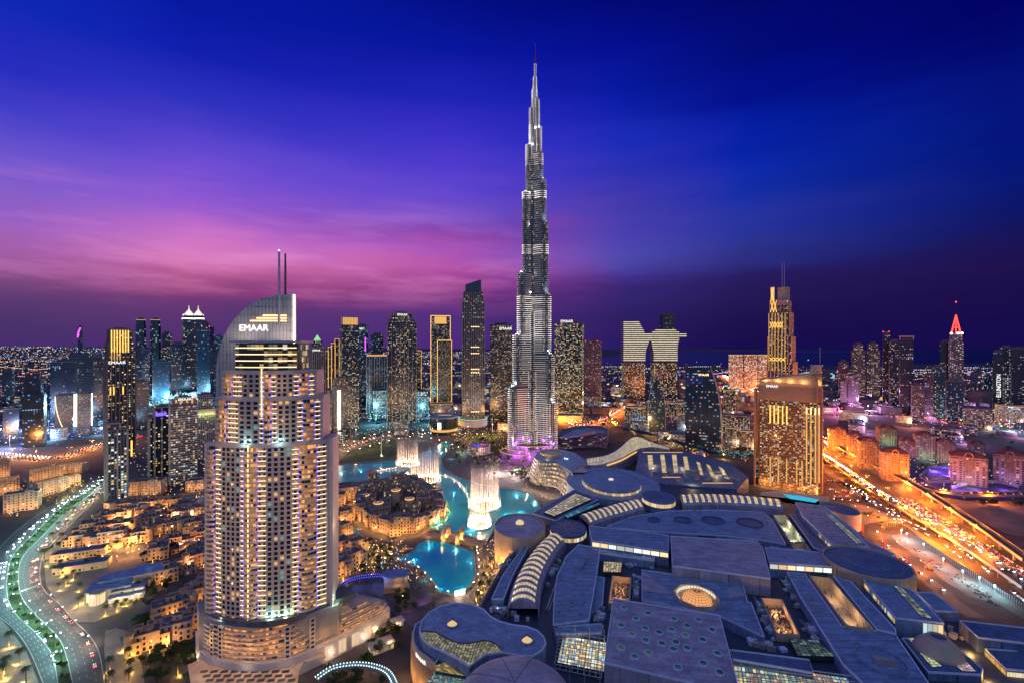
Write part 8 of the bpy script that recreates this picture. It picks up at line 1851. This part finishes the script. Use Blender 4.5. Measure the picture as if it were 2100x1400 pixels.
fp_ = thing('flagpole', 'tall lit flagpole standing on the lawn by the lake', 'flagpole', (*G(782, 934), 0)); x, y = G(782, 934); m = MB(); m.tube([(x, y, 0), (x, y, 42)], .7, 8, r2=.4); m.build('pole', M['white'], fp_); m = MB(); m.lathe(x, y, [(2.4, 0), (2.2, 1.2), (.4, 1.4)], 12); m.build('base', M['stone2'], fp_); lamp((x+1, y-3.5, 2), (.6, 1, .7), 2600, .3, parent=fp_); lamp((x, y-4, 22), (.7, 1, .8), 1500, .3, parent=fp_)

# ================================================================== people, as one crowd
m = MB()
def person(m, x, y, h):
    w = .24; m.lathe(x, y, [(w*.8, .05), (w, h*.45), (w*1.15, h*.78), (w*.4, h*.84), (w*.55, h*.9), (w*.5, h*.97), (.03, h)], 5, c=rl.choice([(.1, .06, .04), (.0, .0, .01), (.02, .03, .06), (.25, .16, .1)]))
for poly, n in (([(975, 1128), (1005, 1110), (1030, 1140), (1000, 1230), (975, 1240), (985, 1180)], 420), ([(868, 1094), (992, 1112), (990, 1122), (866, 1102)], 150), ([(925, 900), (950, 895), (1060, 960), (1150, 1000), (1160, 1030), (1118, 1050), (1090, 1008), (1000, 992), (940, 972)], 420), ([(770, 1140), (850, 1155), (880, 1190), (860, 1215), (800, 1165)], 260), ([(840, 1240), (900, 1225), (930, 1240), (880, 1290)], 120), ([(880, 1075), (912, 1055), (925, 1062), (900, 1085)], 80), ([(690, 928), (800, 900), (805, 905), (700, 938)], 120)):
    for x, y, *_ in scat(poly, n): person(m, x, y, 1.55+.3*rl.random())
o = m.build('crowd', glassy('glowing_clothing', (.12, .09, .09), .8, .5)); stuff(o); tag(o, 'dense evening crowd on the promenades round the lake and pond', 'crowd')  # clothing colours emit faintly, a painted glow on the crowd
cl = MB()
for poly, n in (([(975, 1128), (1012, 1110), (1035, 1140), (1000, 1250), (970, 1260), (985, 1180)], 90), ([(700, 1190), (745, 1110), (830, 1115), (870, 1190), (830, 1210), (760, 1180)], 150), ([(930, 900), (1000, 900), (1150, 990), (1160, 1040), (1000, 985)], 120), ([(1000, 960), (1100, 960), (1100, 985), (1050, 990)], 50), ([(870, 870), (1040, 880), (1040, 905), (900, 900)], 170), ([(690, 900), (800, 870), (870, 880), (860, 898), (700, 925)], 150), ([(1140, 850), (1250, 858), (1250, 890), (1150, 880)], 150), ([(1290, 878), (1420, 905), (1540, 935), (1540, 950), (1400, 925)], 150), ([(1480, 860), (1556, 870), (1556, 930), (1500, 920)], 90), ([(1700, 925), (1900, 1000), (2100, 1000), (2100, 960), (1900, 950), (1760, 900)], 200), ([(0, 1000), (150, 985), (190, 985), (20, 1070)], 90), ([(200, 1000), (430, 1000), (430, 1090), (210, 1100)], 170), ([(690, 1080), (740, 1070), (740, 1180), (690, 1190)], 60), ([(1230, 830), (1420, 830), (1420, 880), (1300, 870)], 190), ([(240, 900), (440, 900), (440, 1000), (260, 990)], 140)):
    for x, y, *_ in scat(poly, n):
        s = .35+y/2600; q = rl.random(); c = (1, .5, .14) if q < .62 else ((1, .8, .5) if q < .85 else ((.3, .7, 1) if q < .95 else (1, .15, .1))); g_ = 1.2+2.5*rl.random(); z = 2.5+3*rl.random(); cl.box(x, y, z, s, s, s, 0, 0, tuple(v*g_ for v in c), True)
o = cl.build('garden_lights', GL); stuff(o); tag(o, 'countless small amber garden and shop lights between the buildings', 'lights')

# ================================================================== cars
def make_car(bm):
    t = thing('car', 'x', 'car', (0, 0, 0)); m = MB(); pf_ = [(-2.2, .35), (-2.25, .8), (-1.7, 1.0), (-1.2, 1.42), (.5, 1.42), (1.15, .98), (2.1, .82), (2.25, .4)]; n = len(pf_)
    for s in (-1, 1): m.face([(x, s*.88*(.9 if z > 1.2 else 1), z) for x, z in (pf_ if s < 0 else pf_[::-1])])
    for (x0, z0), (x1, z1) in zip(pf_, pf_[1:]+pf_[:1]): k0, k1 = (.79 if z0 > 1.2 else .88), (.79 if z1 > 1.2 else .88); m.face([(x0, k0, z0), (x1, k1, z1), (x1, -k1, z1), (x0, -k0, z0)])
    m.build('body', bm, t); m = MB(); m.idx([(-1.5, -.82, 1.08), (.75, -.82, 1.1), (.42, -.81, 1.38), (-1.15, -.81, 1.38), (-1.5, .82, 1.08), (.75, .82, 1.1), (.42, .81, 1.38), (-1.15, .81, 1.38)], [(0, 1, 2, 3), (5, 4, 7, 6)]); m.face([(.56, -.7, 1.44), (1.1, -.75, 1.04), (1.1, .75, 1.04), (.56, .7, 1.44)]); m.build('glazing', M['dark'], t)
    lamp((2.6, 0, .75), (.9, .96, 1), 700, .25, spot=1.5, rot=(0, -1.25, 0), parent=t, name='headlamp_beam')
    for s in (-1, 1):
        m = MB(); m.box(2.22, s*.6, .55, .16, .42, .22); m.build('headlight', M['head'], t); m = MB(); m.box(-2.25, s*.6, .62, .14, .42, .22); m.build('tail_light', M['tail'], t)
        for x in (-1.35, 1.35): m = MB(); m.tube([(x, s*.9, .33), (x, s*.7, .33)], .33, 10); m.build('wheel', M['rubber'], t)
    return t
BEAM = True
CW, CB, CG = make_car(M['carw']), make_car(M['carb']), make_car(M['carr']); CARS = [CW, CB, CG, CW]
for c in (CW, CB, CG): c['first'] = 1
ncar = 0; far = MB(); BIG = 1.0
def put(x, y, z, r, label, group):
    global ncar; p = rl.choice(CARS); cnm = {CW: 'white', CB: 'black', CG: 'grey'}[p]; lb = label.replace('car', cnm+' car', 1)
    if p.get('first'): p.location = (x, y, z); p.rotation_euler = (0, 0, r); p['label'] = lb; p['group'] = group; del p['first']
    else: c = dup(p, (x, y, z), r, 1, lb); c['group'] = group
    ncar += 1
def lanes(pl, offs, gap, dirn, z, label, group, lo=900, p=.8, cap=60):
    k = 0
    for o_ in offs:
        for (x, y, _, r, _s) in along(offset(pl, o_), gap):
            if rl.random() > p or k >= cap: continue
            pxx = 1050+x/y*F
            if y < 200 or not -20 < pxx < 2120 or YH+F*(H-z)/y < lo: continue
            j = rl.uniform(-.3, .3)*gap; put(x+cos(r)*j, y+sin(r)*j, z, r if dirn > 0 else r+pi, label, group); k += 1
# jammed road: all tails towards us
lanes(flat_c, (-16, -12, -8, -4, 0, 4, 8, 12), 8.5, -1, .036, 'car with red tail lights queuing on the jammed ground level highway', 'cars in the highway jam', 1020, p=.85, cap=140)
lanes(lane(Lo, Li, .5), (-4.5, -1.5, 1.5, 4.5), 15, 1, .036, 'car with white headlights on the left carriageway of the boulevard', 'cars on the left carriageway', p=.75, cap=48)
lanes(lane(Ri, Ro, .5), (-4.5, -1.5, 1.5, 4.5), 20, -1, .036, 'car with red tail lights on the right carriageway of the boulevard', 'cars on the right carriageway', p=.7, cap=36)
lanes(hw_c, (-5, -2, 2, 5), 15, 1, 9.02, 'car with bright headlights on the elevated highway', 'cars on the elevated highway', 975, p=.7, cap=46)
lanes(loop_c, (-3, 3), 15, 1, .05, 'car with headlights on the slip road loop', 'cars on the slip road', 1000, p=.75, cap=26)
lanes(service, (-5, 5), 7, 1, .03, 'car parked on the service road beside the fenced building site', 'cars parked by the building site', p=.6, cap=20)
# distant traffic too far to tell apart
for pl, z, offs, gp_ in ((hw_c[:50], 9.1, (-5, -2, 2, 5), 9), (flat_c[:46], .1, (-16, -12, -8, 6, 10, 14, 18), 9), (metro_c[:1], 11, (0,), 50), (R1, .1, (-14, -9, -4, 4, 9, 14), 11), (R4, .1, (-24, -18, -12, -6, 6, 12, 18, 24), 14), (R5, .1, (-8, -3, 3, 8), 14), (R6, .1, (-20, -12, -5, 5, 12, 20), 14), (fly_c, 8.1, (-3, 3), 12), (R3, .1, (-3, 3), 15), (loop2, .1, (-2, 2), 10)):
    for o_ in offs:
        for (x, y, _, r, _s) in along(offset(pl, o_), gp_):
            if rl.random() > .75 or y < 200: continue
            far.box(x, y, z+.3, 4.4, 1.8, .8, r, 0, (0, 0, .003)); far.box(x-.3*cos(r), y-.3*sin(r), z+1.1, 2.4, 1.6, .5, r, 0, (0, 0, .003))
            sg = 1 if o_ < 0 else -1; c = (14, 14, 13) if o_ < 0 else (10, .5, .3); k_ = max(1, y/700)
            far.box(x+2.3*cos(r)*sg, y+2.3*sin(r)*sg, z+.6, .3*k_, 1.5*k_**.5, .35*k_, r, 0, c)
o = far.build('distant_traffic', GL); stuff(o); tag(o, 'distant stream of cars on the far roads, too many to count', 'traffic')
for px, py in z3([(160, 640), (200, 660), (250, 650), (300, 670), (220, 690), (270, 690), (180, 690)]): put(*G(px, py), .06, rl.uniform(0, 3), 'car parked in the lot beside the gold striped hotel', 'cars in the hotel car park')

# ================================================================== building site and road furniture on the right
fc = even(catmull(GP(z3([(560, 905), (640, 905), (700, 930), (760, 985), (900, 1085), (1100, 1215), (1300, 1345), (1560, 1520)])), 5), 80); fe = thing('site_fence', 'long dark panel fence on posts along the teal lit building site', 'fence', (*fc[40], 0)); m = MB(); m.band(fc, .4, 4.6, .15); m.build('panel', M['iron'], fe); m = MB(); [m.box(p[0], p[1], 0, .4, .4, 5.2) for p in fc[::1]]; m.build('post', M['steel'], fe)
for px, py in z3([(700, 1010), (820, 1090), (960, 1200), (1100, 1290), (1220, 1340), (660, 985), (1330, 1400)]):
    x, y = G(px, py); t = thing('floodlight_mast', 'cold white floodlight mast inside the fenced building site', 'floodlight', (x, y, 0), 'floodlights of the building site'); m = MB(); m.tube([(x, y, 0), (x, y, 9)], .15, 6); m.build('mast', M['steel'], t); m = MB(); m.box(x, y, 9, 1.4, .5, .8); m.build('lamp_head', M['cold'], t); lamp((x, y-.8, 8.4), (.42, .85, 1), 15000, .4, parent=t)
rs2 = random.Random(66); m = MB()
for i in range(60):
    u = rs2.random(); q = z3([(640+u*700, 975+u*440+rs2.uniform(10, 70))])[0]; x, y = G(*q); m.lathe(x, y, [(1.4*rs2.random()+.6, 0), (.6, .8*rs2.random()+.3), (.05, 1.2)], 6)
o = m.build('rubble', M['sand']); stuff(o); tag(o, 'heaps of pale rubble strewn over the building site', 'rubble')
x, y = G(*z3([(870, 1215)])[0]); ex = thing('excavator', 'small orange excavator inside the building site', 'excavator', (x, y, 0)); om = M_('orange_paint', (.6, .2, .03), .5, .1); m = MB(); m.box(x, y, .9, 3.4, 2.4, 1.4); m.box(x+.4, y, 2.3, 1.6, 1.5, 1.3); m.build('cab', om, ex)
for s in (-1, 1): m = MB(); m.box(x, y+s*1.1, 0, 3.8, .6, .9); m.build('track', M['rubber'], ex)
m = MB(); m.tube([(x-1, y, 2), (x-3.4, y, 4.6), (x-5.6, y, 2.6), (x-5.9, y, .6)], .28, 6); m.build('boom', om, ex)
x, y = G(2066, 1186); gt = thing('gantry_sign', 'green road sign on a gantry over the jammed highway', 'road sign', (x, y, 0)); gs = M_('sign_green', (.01, .22, .16), .5, 0); m = MB(); m.box(x, y, 7, 13, .3, 3.4, -.15); m.build('panel', gs, gt); m = MB(); [m.box(x+u, y+.5, 0, .4, .4, 7.4) for u in (-9, 9)]; m.box(x, y+.5, 6.8, 19, .35, .35); m.build('frame', M['steel'], gt)
m = MB(); [m.box(x-4.5+i*3, y-.2+(4.5-i*3)*.15, 9-.9*(i % 2), 2.2, .05, .4, -.15) for i in range(4)]; m.build('arrow_marks', M['lampw'], gt); lamp((x, y-5, 6), (.6, 1, .85), 500, .3, parent=gt)
for k, (px, py, z0) in enumerate(((1717, 1068, 0), (1762, 1100, 0), (1806, 1136, 0))):
    x, y = G(px+52, py+22, 0); t = thing('entrance_banner', ('red', 'second red', 'third red')[k]+' advertising pillar beside the mall forecourt road', 'pillar', (x, y, 0)); m = MB(); m.box(x, y, 0, 2.4, 1, 8); m.box(x, y, 8, 2.8, 1.3, .4); m.build('pillar', M_('red_panel', (.5, .03, .03), .5, 0), t); lamp((x-2, y-4, 4), (1, .5, .4), 380, .3, parent=t)
for px, py in z3([(330, 790), (420, 800), (500, 830), (420, 860), (560, 850)]): x, y = G(px, py); t = thing('forecourt_lamp', 'warm lamp on the mall forecourt by the slip road', 'street lamp', (x, y, 0), 'lamps of the forecourt'); m = MB(); m.tube([(x, y, 0), (x, y, 6)], .1, 5); m.build('pole', M['iron'], t); m = MB(); m.lathe(x, y, [(.1, 6), (.5, 6.2), (.1, 6.7)], 8); m.build('lamp_head', M['lampw'], t); lamp((x, y, 7), (1, .72, .42), 1500, .4, parent=t)

# ================================================================== the city out to the horizon
rc_ = random.Random(31); SEA = lambda x, y: x > 560 and y > 4600+max(0, (x-5200))*.2-(400 if 1500 < x < 4000 else 0)
fb2 = MB(); fr2 = MB()
for i in range(3400):
    y = 1500+8500*rc_.random()**1.5; px = rc_.uniform(-60, 2160); x = XY(px, y)
    if SEA(x, y): continue
    if i < 260: continue
    w, d, h = 14+rc_.random()*50, 14+rc_.random()*40, 5+22*rc_.random()**2+(50 if rc_.random() < .02 else 0); r = rc_.uniform(-.5, .5); fb2.box(x, y, 0, w, d, h, r)
    if rc_.random() < .7:
        n = rc_.randint(1, 6); p = rect(x, y, w, d, r); q = rc_.choice(WARM+COOL+ROSE); g_ = .3+.7*rc_.random()
        for k in range(n):
            u = rc_.random()*.7; zb = rc_.random()*h*.7+1; hh = min(4, h*.25)*(1+y/4000); a, b = lerp(p[0], p[1], u), lerp(p[0], p[1], u+.25); fr2.face([(a[0], a[1]-.3, zb), (b[0], b[1]-.3, zb), (b[0], b[1]-.3, zb+hh), (a[0], a[1]-.3, zb+hh)], 0, tuple(v*g_ for v in q))
o = fb2.build('far_city', M['grey']); stuff(o); tag(o, 'countless low buildings spreading to the horizon', 'city'); o2 = fr2.build('far_window', GL, o); stuff(o2)
lg = MB()
PAL_L = [(1, .5, .16)]*5+[(1, .75, .45)]*3+[(.5, .8, 1)]*4+[(.25, .55, 1)]*3+[(1, .95, .9)]*2
PAL_R = [(1, .5, .2)]*5+[(1, .8, .55)]*3+[(.75, .3, 1)]*3+[(1, .25, .5)]*2+[(.5, .75, 1)]*3+[(1, .1, .1)]
for i in range(12000):
    y = 1250+13500*rc_.random()**1.35; px = rc_.uniform(-40, 2140); x = XY(px, y)
    if SEA(x, y) and not (rc_.random() < .03 and y < 7000): continue
    s = y/820*(.5+.5*rc_.random()); q = (PAL_R if px > 1120 else PAL_L)[int(rc_.random()*17)]; g_ = .5+3.2*rc_.random()**3; lg.box(x, y, 3+rc_.random()*14+(max(0, y-9000)*.03*min(1, max(0, 500-px)/400)), s, s*.5, s*.8, 0, 0, tuple(v*g_ for v in q))
# strings of lights along far roads, and brighter yards
for y0, px0, px1, c, n in ((4300, -40, 420, (1, .5, .14), 150), (3300, -40, 200, (1, .45, .12), 90), (2500, 0, 380, (1, .5, .2), 70), (6000, 0, 430, (1, .6, .3), 90), (5200, 620, 1040, (1, .6, .25), 90), (3400, 820, 1010, (1, .7, .4), 60), (3600, 1390, 1560, (.8, .4, 1), 90), (2900, 1700, 2140, (1, .4, .35), 120), (4200, 1750, 2140, (.6, .6, 1), 100), (3500, 1640, 2140, (1, .6, .25), 110), (4400, 1200, 1480, (1, .8, .6), 70)):
    for k in range(n): px = px0+(px1-px0)*(k+.5*rc_.random())/n; y = y0*(1+.05*sin(k*.13)); s = y/900; lg.box(XY(px, y), y, 10, s, s, s*.8, 0, 0, tuple(v*(1+1.8*rc_.random()) for v in c))
for px, y, n, c in ((345, 1900, 120, (.35, .9, 1)), (320, 1700, 70, (.4, .95, 1)), (20, 1050, 26, (.8, .9, 1)), (395, 1500, 60, (.4, .8, 1)), (150, 1080, 40, (.3, .3, 1)), (770, 1380, 40, (.3, .9, 1)), (120, 1250, 40, (.2, .7, 1)), (1262, 2200, 30, (1, .1, .1)), (1755, 1750, 40, (1, .35, .6)), (1700, 1500, 40, (1, .3, .5)), (2000, 1500, 60, (1, .5, .2)), (2030, 1250, 60, (1, .6, .3)), (1900, 1300, 40, (1, .2, .2)), (1540, 2200, 60, (1, .5, .2)), (1440, 2600, 50, (.9, .4, 1))):
    for k in range(n): s = y/650*(.5+rc_.random()); lg.box(XY(px+rc_.gauss(0, 24), y), y+rc_.gauss(0, 60), 4+rc_.random()*16, s, s, s*.8, 0, 0, tuple(v*(.8+3*rc_.random()**2) for v in c))
o = lg.build('far_city_lights', GL); stuff(o); tag(o, 'countless coloured city lights scattered out to the horizon', 'lights')
# nearest of the far buildings, one by one
for i in range(110):
    y = 1050+1500*rc_.random(); px = rc_.choice([rc_.uniform(-20, 440), rc_.uniform(690, 1010), rc_.uniform(1200, 1560), rc_.uniform(1700, 2120)]); x = XY(px, y); h = 8+22*rc_.random(); w, d = 20+rc_.random()*34, 18+rc_.random()*24; r = -atan2(x, y)+rc_.uniform(-.3, .3)
    if any(abs(px-(R4[k][0]/R4[k][1]*F+1050)) < 40 and abs(y-R4[k][1]) < 120 for k in range(0, 60, 4)) or any(abs(y-q[1]) < 50 and abs(x-q[0]) < 60 for R_ in (R1, R5, R6, R1b) for q in R_[::3]): continue
    side = 'blue lit left district' if px < 450 else ('district behind the dancing fountain' if px < 1100 else ('district round the linked towers' if px < 1600 else 'violet lit right district'))
    t = thing('city_block', f'small flat roofed city block in the {side}', 'building', (x, y, 0), f'city blocks of the {side}'); p = rect(x, y, w, d, r); m = MB(); m.prism(p, 0, h); m.build('wall', M[rc_.choice(['grey', 'dark', 'conc'])], t); w_ = MB(); facade(w_, p, 1, h, 4, 4, .45, COOL if px < 450 else (MIXP if px < 1600 else ROSE), rc_, .8, (.7, .5)); 
    if w_.f: stuff(w_.build('window', GL, t))
    if i % 2 == 0: lamp((x, y-d*.5-16, 14), {'b': (.3, .65, 1), 'd': (1, .6, .28), 'v': (.9, .4, .8)}[side[0]], 80000, 1, parent=t, name='street_light')
for px, y, c, p in ((345, 1800, (.25, .8, 1), 260000), (300, 1600, (.25, .8, 1), 160000), (400, 1450, (.3, .7, 1), 120000), (100, 1200, (.2, .4, 1), 120000), (20, 1000, (.3, .5, 1), 160000), (180, 1250, (.2, .6, 1), 120000), (770, 1300, (.2, .8, 1), 90000), (880, 1300, (.2, .8, 1), 60000), (1720, 1450, (1, .25, .5), 160000), (1780, 1500, (.9, .4, .9), 160000), (1870, 1250, (1, .3, .2), 90000), (2000, 1350, (1, .5, .2), 120000), (2070, 1200, (.4, .7, 1), 90000), (1480, 1750, (1, .45, .1), 160000), (1330, 1150, (1, .55, .2), 40000), (1460, 1100, (1, .55, .2), 40000), (1010, 1150, (1, .5, .15), 50000), (960, 1120, (1, .5, .15), 30000), (730, 1080, (1, .5, .15), 30000), (690, 1000, (1, .55, .2), 20000)):
    x = XY(px, y); t = thing('light_mast', 'tall lamp mast among the far streets', 'lamp mast', (x, y, 0), 'lamp masts of the far streets'); m = MB(); m.tube([(x, y, 0), (x, y, 26)], .5, 5); m.build('mast', M['steel'], t); m = MB(); m.lathe(x, y, [(.4, 26), (1.8, 26.6), (.2, 27.6)], 8, c=tuple(v*4 for v in c)); m.build('lamp_head', GL, t); lamp((x, y-3, 30), c, p*3.4, 1.2, parent=t)
